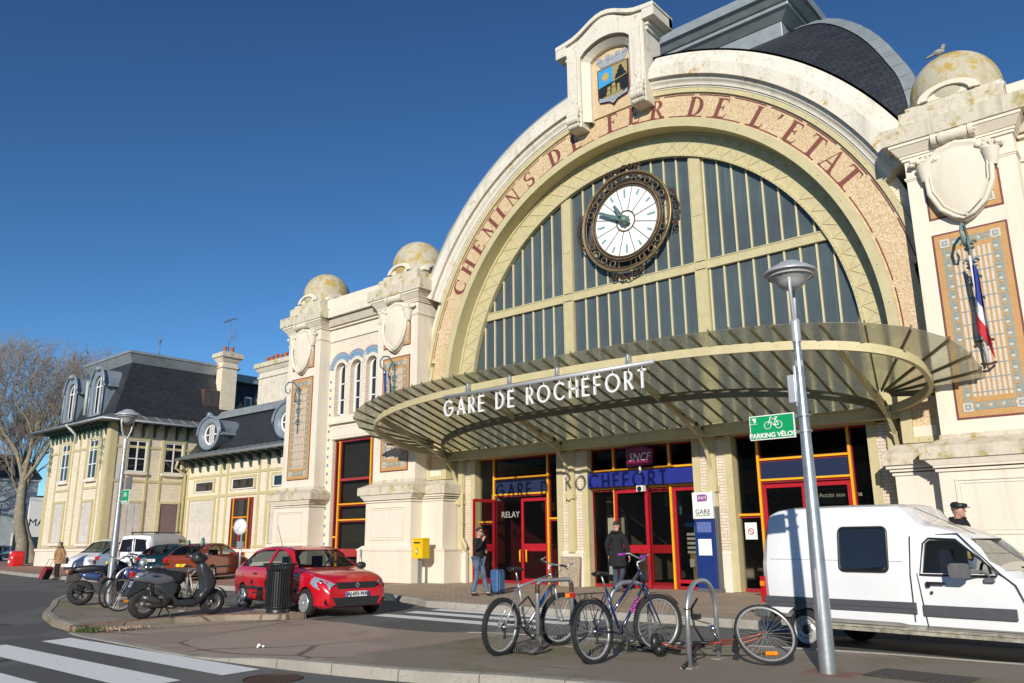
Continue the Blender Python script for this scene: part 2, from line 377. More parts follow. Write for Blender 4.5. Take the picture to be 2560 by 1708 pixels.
# ================================================================ STATION BUILDING
ST = thing('station_building', 'cream railway station hall with a great arched window, lettered mosaic band and slate roof', 'station')
ZC, KE = 6.44, 1.039
def EL(R, t): return R*cos(t), ZC+KE*R*sin(t)
def sweep(mb, prof, t0, t1, n=72, leg=None, mi=0, closed=True, smooth=False, fn=None):
    """profile points (R, y) swept along the arch; leg = z of the straight legs' feet"""
    sts = []
    if leg is not None: sts.append((t0, leg))
    sts += [(t0+(t1-t0)*i/n, None) for i in range(n+1)]
    if leg is not None: sts.append((t1, leg))
    rows = []
    for t, z in sts:
        row = []
        for R, y in prof:
            x, zz = EL(R, t)
            row.append((x, y, zz if z is None else z))
        rows.append(row)
    mb.grid(rows, mi, smooth, closed)
    if closed:
        o = len(mb.v)-len(rows)*len(prof); k = len(prof)
        mb.f.append(list(range(o, o+k))); mb.m.append(mi); mb.sm.append(False)
        mb.f.append(list(range(len(mb.v)-k, len(mb.v)))[::-1]); mb.m.append(mi); mb.sm.append(False)
    return mb
def rect(R0, R1, y0, y1): return [(R0,y0),(R1,y0),(R1,y1),(R0,y1)]
# mosaic band with its lettering
a = MB(); sweep(a, rect(8.06, 8.70, .50, .9), 0, pi, 90, 4.15)
# upper part of the band is wider than the legs
sweep(a, rect(8.69, 8.87, .502, .9), RAD(11), pi-RAD(11), 80)
band = a.build('mosaic_band', MOSAIC, ST)
a = MB()
for R in (8.13, 8.80):
    t0 = 0 if R < 8.5 else RAD(12); n = 150
    for i in range(n):
        if i % 8 == 7: continue
        ta, tb = t0+(pi-2*t0)*i/n, t0+(pi-2*t0)*(i+.97)/n
        p = [EL(R-.018, ta), EL(R+.018, ta), EL(R+.018, tb), EL(R-.018, tb)]
        a.add([(x, .494, z) for x, z in p], [(0,1,2,3)])
a.build('mosaic_border', DRED, band)
# serif letters in unit boxes, drawn as strokes of varying width
def GL(ch):
    P = []
    def q(*p): P.append(list(p))
    def stem(x, wd, z0=0, z1=1, s0=True, s1=True, dx=0):
        q((x-wd/2,z0),(x+wd/2,z0),(x+dx+wd/2,z1),(x+dx-wd/2,z1))
        if s0: q((x-wd/2-.085,z0),(x+wd/2+.085,z0),(x+wd/2+.02,z0+.06),(x-wd/2-.02,z0+.06))
        if s1: q((x+dx-wd/2-.085,z1),(x+dx-wd/2-.02,z1-.06),(x+dx+wd/2+.02,z1-.06),(x+dx+wd/2+.085,z1))
    def bar(x0, x1, z, th=.075): q((x0,z-th/2),(x1,z-th/2),(x1,z+th/2),(x0,z+th/2))
    def arc(cx, cz, rx, rz, a0, a1, w0, w1, n=14):
        for i in range(n):
            u0, u1 = i/n, (i+1)/n; t0, t1 = a0+(a1-a0)*u0, a0+(a1-a0)*u1
            h = lambda u: (w0+(w1-w0)*sin(pi*u))/2
            k0, k1 = h(u0), h(u1)
            q((cx+(rx-k0)*cos(t0),cz+(rz-k0*.5)*sin(t0)),(cx+(rx+k0)*cos(t0),cz+(rz+k0*.5)*sin(t0)),
              (cx+(rx+k1)*cos(t1),cz+(rz+k1*.5)*sin(t1)),(cx+(rx-k1)*cos(t1),cz+(rz-k1*.5)*sin(t1)))
    W = .235
    if ch == 'I': stem(.2, W); return P, .4
    if ch == 'H': stem(.2, W); stem(.72, W); bar(.2,.72,.52); return P, .92
    if ch in 'EFL':
        stem(.2, W)
        if ch != 'L':
            bar(.2,.66,.964,.075); q((.60,.97),(.68,1.0),(.72,.78),(.69,.78)); bar(.2,.50,.53); q((.47,.41),(.52,.41),(.52,.65),(.47,.65))
        if ch != 'F': bar(.2,.66,.036,.075); q((.60,.03),(.66,.0),(.75,.24),(.71,.24))
        return P, .74
    if ch == 'T': stem(.42, W, 0, 1, True, False); bar(.06,.78,.964,.075); q((.02,.78),(.06,.78),(.14,.98),(.06,1)); q((.78,.78),(.82,.78),(.78,1),(.70,.98)); return P, .84
    if ch == 'A': q((.03,.03),(.09,.03),(.44,.98),(.40,1)); q((.60,.03),(.78,.03),(.50,1),(.38,1)); bar(.2,.66,.34); q((-.04,0),(.20,0),(.14,.055),(.0,.055)); q((.54,0),(.88,0),(.82,.055),(.57,.055)); return P, .86
    if ch == 'N': stem(.16,.085); stem(.74,.085); q((.04,1),(.22,1),(.77,0),(.70,0)); return P, .9
    if ch == 'M': stem(.16,.085); stem(.92, W); q((.06,1),(.24,1),(.58,.12),(.50,.0)); q((.50,0),(.56,.1),(.94,1),(.86,.92)); return P, 1.1
    if ch == 'D': stem(.2, W); arc(.34,.5,.42,.472,-pi/2,pi/2,.075,.24); bar(.2,.36,.964,.075); bar(.2,.36,.036,.075); return P, .86
    if ch == 'R': stem(.2, W); arc(.36,.735,.24,.238,-pi/2,pi/2,.07,.21); bar(.2,.38,.964,.075); bar(.2,.38,.50,.056); q((.34,.5),(.50,.5),(.84,0),(.66,0)); bar(.66,.92,.03,.06); return P, .88
    if ch == 'C': arc(.52,.5,.44,.472,RAD(52),RAD(308),.075,.24,22); q((.72,.74),(.80,.70),(.82,1.0),(.77,.97)); q((.74,.2),(.80,.22),(.84,.2),(.79,.1)); return P, .86
    if ch == 'S': arc(.36,.735,.24,.238,RAD(30),RAD(255),.07,.18); arc(.36,.265,.25,.238,RAD(-150),RAD(75),.07,.18); q((.54,.72),(.60,.72),(.60,1),(.56,.94)); q((.08,0),(.12,.05),(.15,.30),(.09,.30)); q((.26,.56),(.30,.46),(.50,.40),(.46,.52)); return P, .68
    if ch == "'": q((.10,1),(.26,1),(.20,.80),(.04,.66)); return P, .26
    return P, .5
ARCT = [('C',149.1),('H',143.6),('E',138.0),('M',132.3),('I',127.6),('N',122.6),('S',116.5),('D',107.8),('E',101.2),('F',90.7),('E',84.9),('R',78.8),('D',69.3),('E',63.1),('L',54.0),("'",49.8),('E',45.7),('T',40.1),('A',35.3),('T',30.6)]
LH = .61
for ch, deg in ARCT:
    P, wd = GL(ch); t = RAD(deg); a = MB(); k = 0
    cx, cz = EL(8.44, t)
    tx, tz = -sin(t), KE*cos(t); L = hypot(tx, tz); tx, tz = -tx/L, -tz/L; nx, nz = -tz, tx
    if nx*cos(t)+nz*sin(t) < 0: nx, nz = -nx, -nz
    for p in P:
        k += 1; y = .497-.0006*k
        a.poly([(cx+tx*(u-wd/2)*LH+nx*(v-.5)*LH, y, cz+tz*(u-wd/2)*LH+nz*(v-.5)*LH) for u, v in p])
    a.build('letter', LETTER, band, 'brown serif mosaic letter %s' % ch.replace("'", 'apostrophe'), recalc=False)
# olive iron rings
a = MB(); [sweep(a, rect(8.87, 9.03, .43, .9), RAD(t0), RAD(t1), 50) for t0, t1 in ((9, 83.8), (96.2, 171))]
sweep(a, rect(7.80, 8.06, .42, .80), 0, pi, 90, 3.76)
sweep(a, rect(8.70, 8.84, .43, .9), 0, RAD(10), 4, 3.76); sweep(a, rect(8.70, 8.84, .43, .9), pi-RAD(10), pi, 4)
for s in (-1, 1):
    a.box(*sorted((s*8.70, s*8.84)), .43, .9, 3.76, 6.44); a.box(*sorted((s*8.06, s*8.70)), .45, .9, 3.76, 3.90)
    for z in (3.83,):
        for x in (8.17, 8.38, 8.6): a.sphere((s*x, .445, z), .022, 8, 4)
for i in range(70):
    t = RAD(6)+(pi-RAD(12))*i/69
    if i % 5 < 2 and abs(t-pi/2) > .12: x, z = EL(8.95, t); a.sphere((x, .425, z), .022, 6, 4)
    x, z = EL(7.93, t); 
    if i % 3 == 0: a.sphere((x, .415, z), .022, 6, 4)
ring = a.build('iron_ring', OLIVE, ST)
a = MB()
for s in (-1, 1): a.box(*sorted((s*8.06, s*8.70)), .47, .9, 3.90, 4.15)
a.build('white_block', CREAM, ring)
# soffit: olive strips with a mosaic strip between
a = MB(); sweep(a, [(7.80,.80),(7.80,1.02),(7.95,1.02),(7.95,.80)], 0, pi, 90, 3.2, 1); sweep(a, [(7.86,.60),(7.86,.86),(8.0,.86),(8.0,.60)], 0, pi, 90, 3.2, 0)
a.build('arch_soffit', [MOSAIC, OLIVE], ST)
# lattice frame ring around the glass
a = MB(); sweep(a, rect(7.04, 7.82, 1.0, 1.12), 0, pi, 90, 4.6); sweep(a, rect(7.04, 7.12, .93, 1.0), 0, pi, 90, 4.6); sweep(a, rect(7.72, 7.80, .955, 1.0), 0, pi, 90, 4.6)
n = 44
for i in range(n):
    t0, t1 = pi*i/n, pi*(i+1)/n
    for (Ra, Rb) in ((7.14, 7.7), (7.7, 7.14)):
        if (i*7+3) % 11 in (0,): continue
        x0, z0 = EL(Ra, t0); x1, z1 = EL(Rb, t1); a.tube([(x0,.99,z0),(x1,.99,z1)], .014, 4)
    x0, z0 = EL(7.14, t0); x1, z1 = EL(7.7, t0); a.tube([(x0,.99,z0),(x1,.99,z1)], .012, 4)
for i in range(150):
    t = pi*(i+.5)/150; x, z = EL(7.08, t); a.sphere((x,.925,z), .022, 6, 3)
    if i % 2: x, z = EL(7.68, t); a.sphere((x,.985,z), .018, 6, 3)
lat = a.build('lattice_ring', OLIVE, ST)
# arched window
a = MB(); pts = [EL(7.06, pi*i/72) for i in range(73)]+[(-7.06, 4.6), (7.06, 4.6)]
a.prism(pts, 1.15, 1.20); win = a.build('arched_window', ARCHG, ST)
a = MB()
def xtop(x): return ZC+KE*sqrt(max(0, 7.05**2-x*x)) if abs(x) < 7.05 else ZC
for s in (-1, 1):
    a.box(s*2.52-.205, s*2.52+.205, 1.03, 1.14, 4.6, xtop(2.6)+.05)
    a.box(s*2.52-.20, s*2.52-.17, 1.0, 1.03, 4.6, xtop(2.7)); a.box(s*2.52+.17, s*2.52+.20, 1.0, 1.03, 4.6, xtop(2.7))
    z = 4.9
    while z < xtop(2.5)-.1:
        for dx in (-.09, .09): a.sphere((s*2.52+dx, 1.025, z), .016, 6, 3)
        z += .2
    a.box(s*2.52-.16, s*2.52+.16, 1.015, 1.03, 11.3, xtop(2.5)-.02)
xe = 7.05*sqrt(1-((9.67-ZC)/(KE*7.05))**2)
a.box(-xe, xe, 1.05, 1.13, 9.52, 9.83)
a.box(-xe, xe, 1.03, 1.05, 9.79, 9.82); a.box(-xe, xe, 1.03, 1.05, 9.53, 9.56)
x = -xe+.2
while x < xe:
    for dz in (-.07, .07): a.sphere((x, 1.045, 9.675+dz), .016, 6, 3)
    x += .21
a.build('mullion', OLIVE, win)
a = MB(); k = -15
while k <= 15:
    x = k*.462
    if abs(abs(x)-2.52) > .21 and abs(x) < 7.0: a.box(x-.025, x+.025, 1.10, 1.15, 4.6, xtop(abs(x)+.02))
    k += 1
a.build('glazing_bar', mat('pale_olive_paint', (.62,.55,.33), .5, 0, .05, 5), win)
# crown cornice of the arch
a = MB()
cr = [(9.02,.46),(9.02,.41),(9.07,.41),(9.07,.37),(9.12,.36),(9.16,.34),(9.22,.28),(9.30,.25),(9.33,.25),(9.33,.13),(9.70,.13),(9.72,.18),(9.78,.20),(10.12,.44),(10.20,.48),(10.20,1.6),(9.02,1.6)]
for t0, t1 in ((25.5, 80.4), (99.6, 154.5)): sweep(a, cr, RAD(t0), RAD(t1), 50)
a.build('arch_cornice', STONE_W, ST)
a = MB()
for t0, t1 in ((31, 81), (99, 149)): sweep(a, [(10.17,.46),(10.23,.46),(10.23,1.66),(10.17,1.66)], RAD(t0), RAD(t1), 40); a.build('lead_flashing', ZINC, ST)
# tiled spandrels next to the ring
a = MB()
for s in (-1, 1):
    rows0, rows1 = [], []
    for i in range(30):
        t = RAD(4)+RAD(40)*i/29; x, z = EL(8.95, t); x2, z2 = EL(9.3, t)
        zt = z2
        rows0.append((s*x,.56,z)); rows1.append((s*(x2 if x2 < 8.86 else 8.9),.56, z if x2 > 8.86 else z2))
    a.grid([rows0, rows1], 0, False)
a.build('spandrel', TILE, ST)
# carcass behind the front
a = MB(); pts = [EL(9.9, RAD(20)+RAD(140)*i/40) for i in range(41)]+[(-9.3,4.7),(9.3,4.7)]
inner = [EL(7.5, pi*i/40) for i in range(41)]
a.box(-9.2, -7.4, 1.25, 14, 0.1, 12.2); a.box(7.4, 9.2, 1.25, 14, 0.1, 12.2); a.box(-9.2, 9.2, 13.6, 14, .1, 12.2)
sweep(a, [(7.5,1.25),(9.9,1.25),(9.9,1.62),(7.5,1.62)], RAD(18), pi-RAD(18), 40)
a.box(-17.2, -11.0, 1.3, 12, .1, 11.2); a.box(11.0, 17.2, 1.3, 12, .1, 11.2); 
a.box(-11.1, -9.1, 1.9, 12, .1, 11.2); a.box(9.1, 11.1, 1.9, 12, .1, 11.2)
a.build('wall', CREAM, ST)
a = MB(); a.box(-8.9, 8.9, 1.26, 13.6, 4.5, 4.62); a.build('ceiling', DARKIN, ST)
# curved slate roof with zinc hips
HIP = [(9.12,12.0),(9.07,12.6),(9.02,13.1),(8.87,13.8),(8.58,14.5),(8.11,15.5),(7.49,16.55),(6.36,18.0),(5.21,19.0),(4.05,19.75)]
zs = [p[1] for p in HIP]; xs_ = [p[0] for p in HIP]
a = MB(); rows = []
for i in range(31):
    z = 12+(19.75-12)*i/30; X = catmull(zs, xs_, z); y0 = 10.38-X; y1 = 10.38+X
    rows.append([(-X,y0,z),(X,y0,z),(X,y1,z),(-X,y1,z)])
a.grid(rows, 0, False, True); a.build('slate_roof', SLATE, ST)
a = MB()
for sx in (-1, 1):
    rows = []
    for i in range(31):
        z = 12.3+(19.75-12.3)*i/30; X = catmull(zs, xs_, z); y0 = 10.38-X
        rows.append([(sx*(X-.32),y0-.05,z),(sx*(X+.04),y0-.06,z),(sx*(X+.06),y0+.34,z)])
    a.grid(rows, 0, False)
    for i in range(0, 30, 2): a.tube([(p[0], p[1]-.01, p[2]) for p in rows[i]], .014, 4)
a.build('zinc_hip', ZINC, ST)
a = MB(); a.box(-3.95, 3.95, 5.9, 14.4, 19.2, 20.2)
a.frus((-4.0,4.0,5.85,14.4),(-4.35,4.35,5.5,14.8), 20.1, 20.35); a.box(-4.42,4.42,5.42,14.9,20.35,20.5)
a.frus((-4.5,4.5,5.35,14.9),(-4.75,4.75,5.1,15.2), 20.5, 20.72); a.box(-4.85,4.85,5.0,15.3,20.72,21.1)
a.frus((-4.85,4.85,5.0,15.3),(-3.4,3.4,6.6,13.6), 21.1, 21.7)
a.build('roof_lantern', ZINC, ST, bevel=.02)
# ---- crest block
CR = MB()
top = [(-2.0,18.42),(-1.6,18.46)]+[(-1.5+3.0*u/12, 18.48+.50*(.5-.5*cos(2*pi*u/12))) for u in range(1, 12)]+[(1.6,18.46),(2.0,18.42)]
nich = [(1.0,15.2),(1.0,17.70)]+[(1.0-2.0*u/12, 17.70+.40*sin(pi*u/12)**.7) for u in range(1, 12)]+[(-1.0,17.70),(-1.0,15.2)]
CR.prism([(-1.56,15.2),(-1.56,18.0),(-1.7,18.05)]+[(x*.86, z-.12) for x, z in top]+[(1.7,18.05),(1.56,18.0),(1.56,15.2)]+nich, .0, 1.05)
CR.prism(top+[(2.0,18.02),(1.72,17.98),(-1.72,17.98),(-2.0,18.02)], .95, 1.18); 
for s_ in (-1, 1): CR.box(*sorted((s_*1.56, s_*2.0)), -.06, 1.18, 18.0, 18.40); CR.box(*sorted((s_*1.56, s_*1.70)), .1, 1.05, 17.86, 18.0); CR.box(*sorted((s_*1.56, s_*1.63)), .15, 1.0, 17.72, 17.86)
for i in range(len(top)-1):
    (xa, za), (xb, zb) = top[i], top[i+1]
    CR.add([(xa,-.08,za-.10),(xb,-.08,zb-.10),(xb,-.08,zb+.06),(xa,-.08,za+.06),(xa,1.2,za-.10),(xb,1.2,zb-.10),(xb,1.2,zb+.06),(xa,1.2,za+.06)], [(0,1,2,3),(3,2,6,7),(1,0,4,5),(0,3,7,4),(1,5,6,2),(7,6,5,4)])
for s in (-1, 1):
    CR.box(*sorted((s*1.12, s*1.44)), -.07, .1, 15.85, 18.0)
    for k, (yy, zz, rr) in enumerate(((.0,15.86,.12),(-.05,15.68,.14),(-.08,15.48,.15),(.0,15.32,.11))):
        for j in range(4):
            x0 = s*1.06+s*j*.115; CR.tube([(x0,yy,zz),(x0+s*.108,yy,zz)], rr, 12)
    CR.prism([(s*1.28,16.10),(s*1.38,16.28),(s*1.28,16.46),(s*1.18,16.28)], -.10, -.06)
CR.box(-1.0, 1.0, .57, 1.05, 15.2, 18.2)
CR.v = [(x, y, z+(.12 if z > 17.6 else 0)) for x, y, z in CR.v]
crest = CR.build('crest_block', STONE_W, ST, bevel=.012)
a = MB()
ar = [(-1.0,15.4),(-1.0,17.70)]+[(-1.0+2.0*u/12, 17.70+.40*sin(pi*u/12)**.7) for u in range(1, 12)]+[(1.0,17.70),(1.0,15.4)]
arin = [(-.78,15.4),(-.78,17.66)]+[(-.78+1.56*u/12, 17.66+.30*sin(pi*u/12)**.7) for u in range(1, 12)]+[(.78,17.66),(.78,15.4)]
for (A, B, y0) in ((ar, arin, .08),):
    for i in range(len(A)-1):
        a.add([(A[i][0],y0,A[i][1]),(A[i+1][0],y0,A[i+1][1]),(B[i+1][0],y0+.22,B[i+1][1]),(B[i][0],y0+.22,B[i][1])], [(0,1,2,3)])
        a.add([(B[i][0],y0+.22,B[i][1]),(B[i+1][0],y0+.22,B[i+1][1]),(B[i+1][0],y0+.36,B[i+1][1]),(B[i][0],y0+.36,B[i][1])], [(0,1,2,3)])
a.build('niche_frame', CREAM, crest)
a = MB(); a.prism([(x, max(z, 15.55)) for x, z in arin], .44, .56); a.build('niche_mosaic', MOSAIC, crest)
# coat of arms
sh = [(-.52,17.05),(.62,17.05),(.62,16.1),(.55,15.95),(.2,15.88),(.05,15.75),(-.1,15.88),(-.45,15.95),(-.52,16.1)]
a = MB(); a.prism([(x*1.05-.0, (z-16.4)*1.04+16.4) for x, z in sh], .425, .44, mi=0); a.prism(sh, .41, .425, mi=1)
a.poly([(-.50,.405,17.03),(.05,.405,17.03),(.05,.405,16.52),(-.50,.405,16.45)], 2)
a.poly([(.05,.405,17.03),(.60,.405,17.03),(.60,.405,16.6),(.05,.405,16.52)], 3)
sun = []
for i in range(24):
    r = .17 if i % 2 else .10; sun.append((-.22+r*cos(2*pi*i/24), .40, 16.76+r*sin(2*pi*i/24)))
a.poly(sun, 4)
a.poly([(.12,.398,16.54),(.18,.398,16.72),(.22,.398,16.72),(.24,.398,16.83),(.28,.398,16.83),(.30,.398,16.93),(.36,.398,16.97),(.42,.398,16.93),(.43,.398,16.83),(.47,.398,16.83),(.50,.398,16.72),(.56,.398,16.66),(.60,.398,16.56)], 1)
a.poly([(.05,.396,16.50),(.6,.396,16.585),(.6,.396,16.61),(.05,.396,16.53)], 3)
for k, (x, z, w_, h) in enumerate(((-.12,16.12,.16,.14),(-.10,16.27,.13,.12),(.08,16.12,.18,.2),(.08,16.33,.15,.13),(.26,16.12,.14,.16),(.26,16.28,.11,.1))):
    a.poly([(x-w_/2,.395-.001*k,z),(x+w_/2,.395-.001*k,z+.01),(x+w_*.4,.395-.001*k,z+h),(x-w_*.4,.395-.001*k,z+h-.01)], 3)
a.poly([(-.24,.388,16.02),(.38,.388,16.02),(.44,.388,16.12),(-.34,.388,16.10)], 3)
a.poly([(-.48,.386,15.98),(-.48,.386,16.12),(-.2,.386,16.03),(.1,.386,16.05),(.35,.386,16.02),(.60,.386,16.12),(.58,.386,15.99),(.2,.386,15.91),(.05,.386,15.80),(-.1,.386,15.91)], 5)
a.v = [(.05+(x-.05)*1.06, y, 15.80+(z-15.76)*1.15) for x, y, z in a.v]
a.build('shield', [DRED, BLACK, mat('sky_blue_mosaic', (.05,.32,.62), .4, 0, .1, 20), mat('khaki_mosaic', (.36,.29,.12), .5, 0, .15, 20), mat('gold_mosaic', (.55,.38,.10), .4, 0, .2, 20), mat('white_blue_mosaic', (.42,.46,.52), .5, 0, .45, 45)], crest, recalc=False)
a = MB(); base = [(-.42,17.18),(-.56,17.42),(.68,17.42),(.54,17.18)]
a.prism(base, .415, .44, mi=0)
for i in range(9):
    x = -.54+i*.136; a.box(x, x+.09, .41, .44, 17.42, 17.50)
for i, x in enumerate((-.50,-.12,.28,.60)): a.box(x-.08, x+.08, .40, .44, 17.42, 17.58)
a.v = [(x, y, z+.17) for x, y, z in a.v]
a.build('mural_crown', mat('silver_mosaic', (.40,.43,.50), .5, 0, .35, 30), crest)
# ---- piers
def mpanel(mb, cx, z0, z1, hw, y):
    """framed mosaic panel: 0 ochre, 1 dark red, 2 pale, 3 grey blue, 4 green grey"""
    mb.box(cx-hw, cx+hw, y-.012, y, z0, z1, 1); mb.box(cx-hw+.045, cx+hw-.045, y-.018, y-.012, z0+.045, z1-.045, 0)
    i0, i1 = hw-.22, hw-.36; big = z1-z0 > 2
    zz0, zz1 = z0+.22, z1-.22
    mb.box(cx-i0, cx+i0, y-.023, y-.018, zz0, zz1, 4)
    mb.box(cx-i0-.03, cx-i0, y-.024, y-.018, zz0, zz1, 3); mb.box(cx+i0, cx+i0+.03, y-.024, y-.018, zz0, zz1, 3)
    mb.box(cx-i0, cx+i0, y-.024, y-.018, zz0-.03, zz0, 3); mb.box(cx-i0, cx+i0, y-.024, y-.018, zz1, zz1+.03, 3)
    mb.box(cx-i1, cx+i1, y-.029, y-.023, zz0+.14, zz1-.14, 0)
    for sx in (-1, 1):
        for zc in (zz0+.04, zz1-.04):
            mb.box(cx+sx*(i0-.04)-.10, cx+sx*(i0-.04)+.10, y-.033, y-.023, zc-.10, zc+.10, 2)
            mb.box(cx+sx*(i0-.04)-.06, cx+sx*(i0-.04)+.06, y-.037, y-.033, zc-.06, zc+.06, 3)
            mb.box(cx+sx*(i0-.04)-.025, cx+sx*(i0-.04)+.025, y-.040, y-.037, zc-.025, zc+.025, 2)
        z = zz0+.2; k = 0
        while z < zz1-.18:
            mb.box(cx+sx*(i0-.07)-.035, cx+sx*(i0-.07)+.035, y-.031, y-.023, z, z+.055, (0, 2, 3)[k % 3]); z += .085; k += 1
    x = -i0+.12; k = 0
    while x < i0-.1:
        for zc in (zz0+.06, zz1-.06): mb.box(cx+x, cx+x+.055, y-.031, y-.023, zc-.03, zc+.03, (0, 2, 3)[k % 3])
        x += .085; k += 1
    if big:
        nx = 8
        for i in range(nx):
            x = -i1+.05+(2*i1-.14)*i/(nx-1)
            mb.box(cx+x-.008, cx+x+.048, y-.034, y-.029, zz0+.26, zz1-.26, 2)
        z = zz0+.34
        while z < zz1-.3:
            mb.box(cx-i1+.04, cx+i1-.03, y-.037, y-.034, z, z+.028, 3); z += .31
def cartouche(parent, cx, y):
    a = MB()
    out = [(-.70,10.35),(-.73,9.9),(-.66,9.4),(-.45,8.98),(-.2,8.76),(0,8.66),(.2,8.76),(.45,8.98),(.66,9.4),(.73,9.9),(.70,10.35),(.4,10.62),(0,10.72),(-.4,10.62)]
    rows = []
    for k, (s, dy) in enumerate(((1.0,0),(1.02,.10),(.97,.17),(.90,.17),(.84,.11),(.80,.13),(.5,.17),(.01,.19))):
        rows.append([(cx+x*s, y-dy, 9.7+(z-9.7)*s) for x, z in out])
    a.grid(rows, 0, True, True)
    for sx in (-1, 1):
        pts = [(cx+sx*.69, y-.17, 9.95),(cx+sx*.66, y-.19, 9.5),(cx+sx*.46, y-.19, 9.05),(cx+sx*.2, y-.19, 8.82),(cx, y-.2, 8.72)]
        a.tube(pts, [.05,.06,.06,.05,.03], 8); a.tube([(p[0]-sx*.08, p[1]-.01, p[2]+.06) for p in pts], .025, 6)
        a.lathe([(.20,.42),(.15,.16),(.10,0)], (cx+sx*.70, y-.10, 9.85), n=12)
        rnd = random.Random(int(cx*10)+sx)
        for i in range(26):
            ang = RAD(20)+RAD(140)*rnd.random(); r = .12+.26*rnd.random()
            px, pz = cx+sx*.72+r*cos(ang)*.95, 10.28+r*sin(ang)*.62
            a.sphere((px, y-.08-.09*rnd.random(), pz), .045+.04*rnd.random(), 7, 5, sq=(1,.7,.85))
        for i in range(5): a.tube([(cx+sx*.70,y-.12,10.2),(cx+sx*.72+(i-2)*.1,y-.15,10.42)], .016, 5)
    a.lathe([(.13,-.32),(.17,-.22),(.12,-.07),(.15,0),(.12,.07),(.17,.22),(.13,.32)], (cx, y-.16, 10.84), 'X', 14)
    for sx in (-1, 1):
        a.torus((cx+sx*.40, y-.17, 10.84), .11, .055, 'X', 18, 8); a.lathe([(.16,-.06),(.16,.06)], (cx+sx*.40, y-.17, 10.84), 'X', 16); a.sphere((cx+sx*.47, y-.17, 10.84), .05, 8, 6)
    return a.build('cartouche', CREAM, parent)
def rectframe(mb, x0, x1, z0, z1, y, w_=.05, d=.03):
    mb.box(x0, x1, y-d, y, z1-w_, z1); mb.box(x0, x1, y-d, y, z0, z0+w_); mb.box(x0, x0+w_, y-d, y, z0+w_, z1-w_); mb.box(x1-w_, x1, y-d, y, z0+w_, z1-w_)
def pier(cx, inner, worn=False):
    """inner: -1 / +1 side on which the lower side block stands, 0 for none"""
    B = MB()
    B.box(cx-1.16, cx+1.16, -.2, 1.9, 3.6, 11.0)
    B.box(cx-1.20, cx+1.20, -.24, 1.9, 10.07, 10.12); B.box(cx-1.18, cx+1.18, -.22, 1.9, 10.03, 10.07)
    for (e, z0, z1) in ((.05,10.55,10.62),(.08,10.62,10.68)): B.box(cx-1.16-e, cx+1.16+e, -.2-e, 1.9, z0, z1)
    B.frus((cx-1.26,cx+1.26,-.30,1.9),(cx-1.40,cx+1.40,-.44,1.9),10.68,10.88); B.box(cx-1.42, cx+1.42, -.46, 1.9, 10.88, 10.96)
    p = B.build('pier', CREAM_OLD if worn else CREAM, ST, bevel=.008)
    a = MB(); a.box(cx-1.56, cx+1.56, -.5, 2.2, 10.96, 11.38); a.frus((cx-1.56,cx+1.56,-.5,2.2),(cx-1.3,cx+1.3,-.3,2.1),11.38,11.46)
    a.box(cx-1.14, cx+1.14, -.3, 2.0, 11.42, 11.80); a.box(cx-1.0, cx+1.0, -.16, 1.86, 11.80, 11.96)
    a.build('capping', STONE_L, p, bevel=.012)
    a = MB(); a.lathe([(1.0,11.92),(1.04,12.05),(1.05,12.35)]+[(1.05*cos(u), 12.42+1.08*sin(u)) for u in [pi/2*i/12 for i in range(12)]]+[(.001,13.50)], (cx,.85,0), n=40)
    dm = a.build('dome', STONE_D, p)
    a = MB()
    for ang in (-pi/2, 0, pi, pi/2):
        T = Matrix.Translation((cx, .85, 0)) @ Matrix.Rotation(ang+pi/2, 4, 'Z')
        for R0, R1, y0 in ((.40,.52,-1.10),(.52,.60,-1.06)):
            for i in range(14):
                t0, t1 = pi*i/14, pi*(i+1)/14
                q = [(R0*cos(t0)*1.15, R0*sin(t0)*.62),(R1*cos(t0)*1.15, R1*sin(t0)*.62),(R1*cos(t1)*1.15, R1*sin(t1)*.62),(R0*cos(t1)*1.15, R0*sin(t1)*.62)]
                a.prism([(x, 11.97+z) for x, z in q], y0, -.80, T=T)
        a.prism([(.55*cos(pi*i/12), 11.97+.30*sin(pi*i/12)) for i in range(13)], -1.0, -.8, T=T)
    a.build('lunette', CREAM, dm)
    a = MB()
    lo = cx-1.50; hi = cx+1.50
    a.box(lo, hi, -.60, 1.6, 0.02, 1.26); a.box(lo-.03, hi+.03, -.63, 1.6, 1.24, 1.31); a.frus((lo,hi,-.60,1.6),(cx-1.34,cx+1.34,-.50,1.6),1.31,1.42)
    a.box(cx-1.26, cx+1.26, -.45, 1.6, 1.40, 3.05); rectframe(a, cx-.95, cx+.95, 1.62, 2.82, -.45, .05, .03); rectframe(a, cx-.86, cx+.86, 1.71, 2.73, -.45, .025, .02)
    a.box(cx-1.31, cx+1.31, -.50, 1.6, 2.98, 3.04); a.box(cx-1.34, cx+1.34, -.53, 1.6, 3.07, 3.12); a.frus((cx-1.36,cx+1.36,-.54,1.6),(cx-1.50,cx+1.50,-.60,1.6),3.12,3.26)
    if inner:
        s = inner; f = lambda u, v: (min(cx+s*u, cx+s*v), max(cx+s*u, cx+s*v))
        a.box(*f(1.45,2.55), -.02, 1.0, .02, 1.26); a.box(*f(1.45,2.58), -.05, 1.0, 1.24, 1.31); a.box(*f(1.2,2.33), .10, 1.0, 1.31, 3.05)
        a.box(*f(1.2,2.38), .06, 1.0, 2.98, 3.04); a.box(*f(1.2,2.42), .03, 1.0, 3.07, 3.12); a.box(*f(1.2,2.49), .0, 1.0, 3.14, 3.22)
    a.build('pedestal', PLINTH if worn else CREAM, p, bevel=.008)
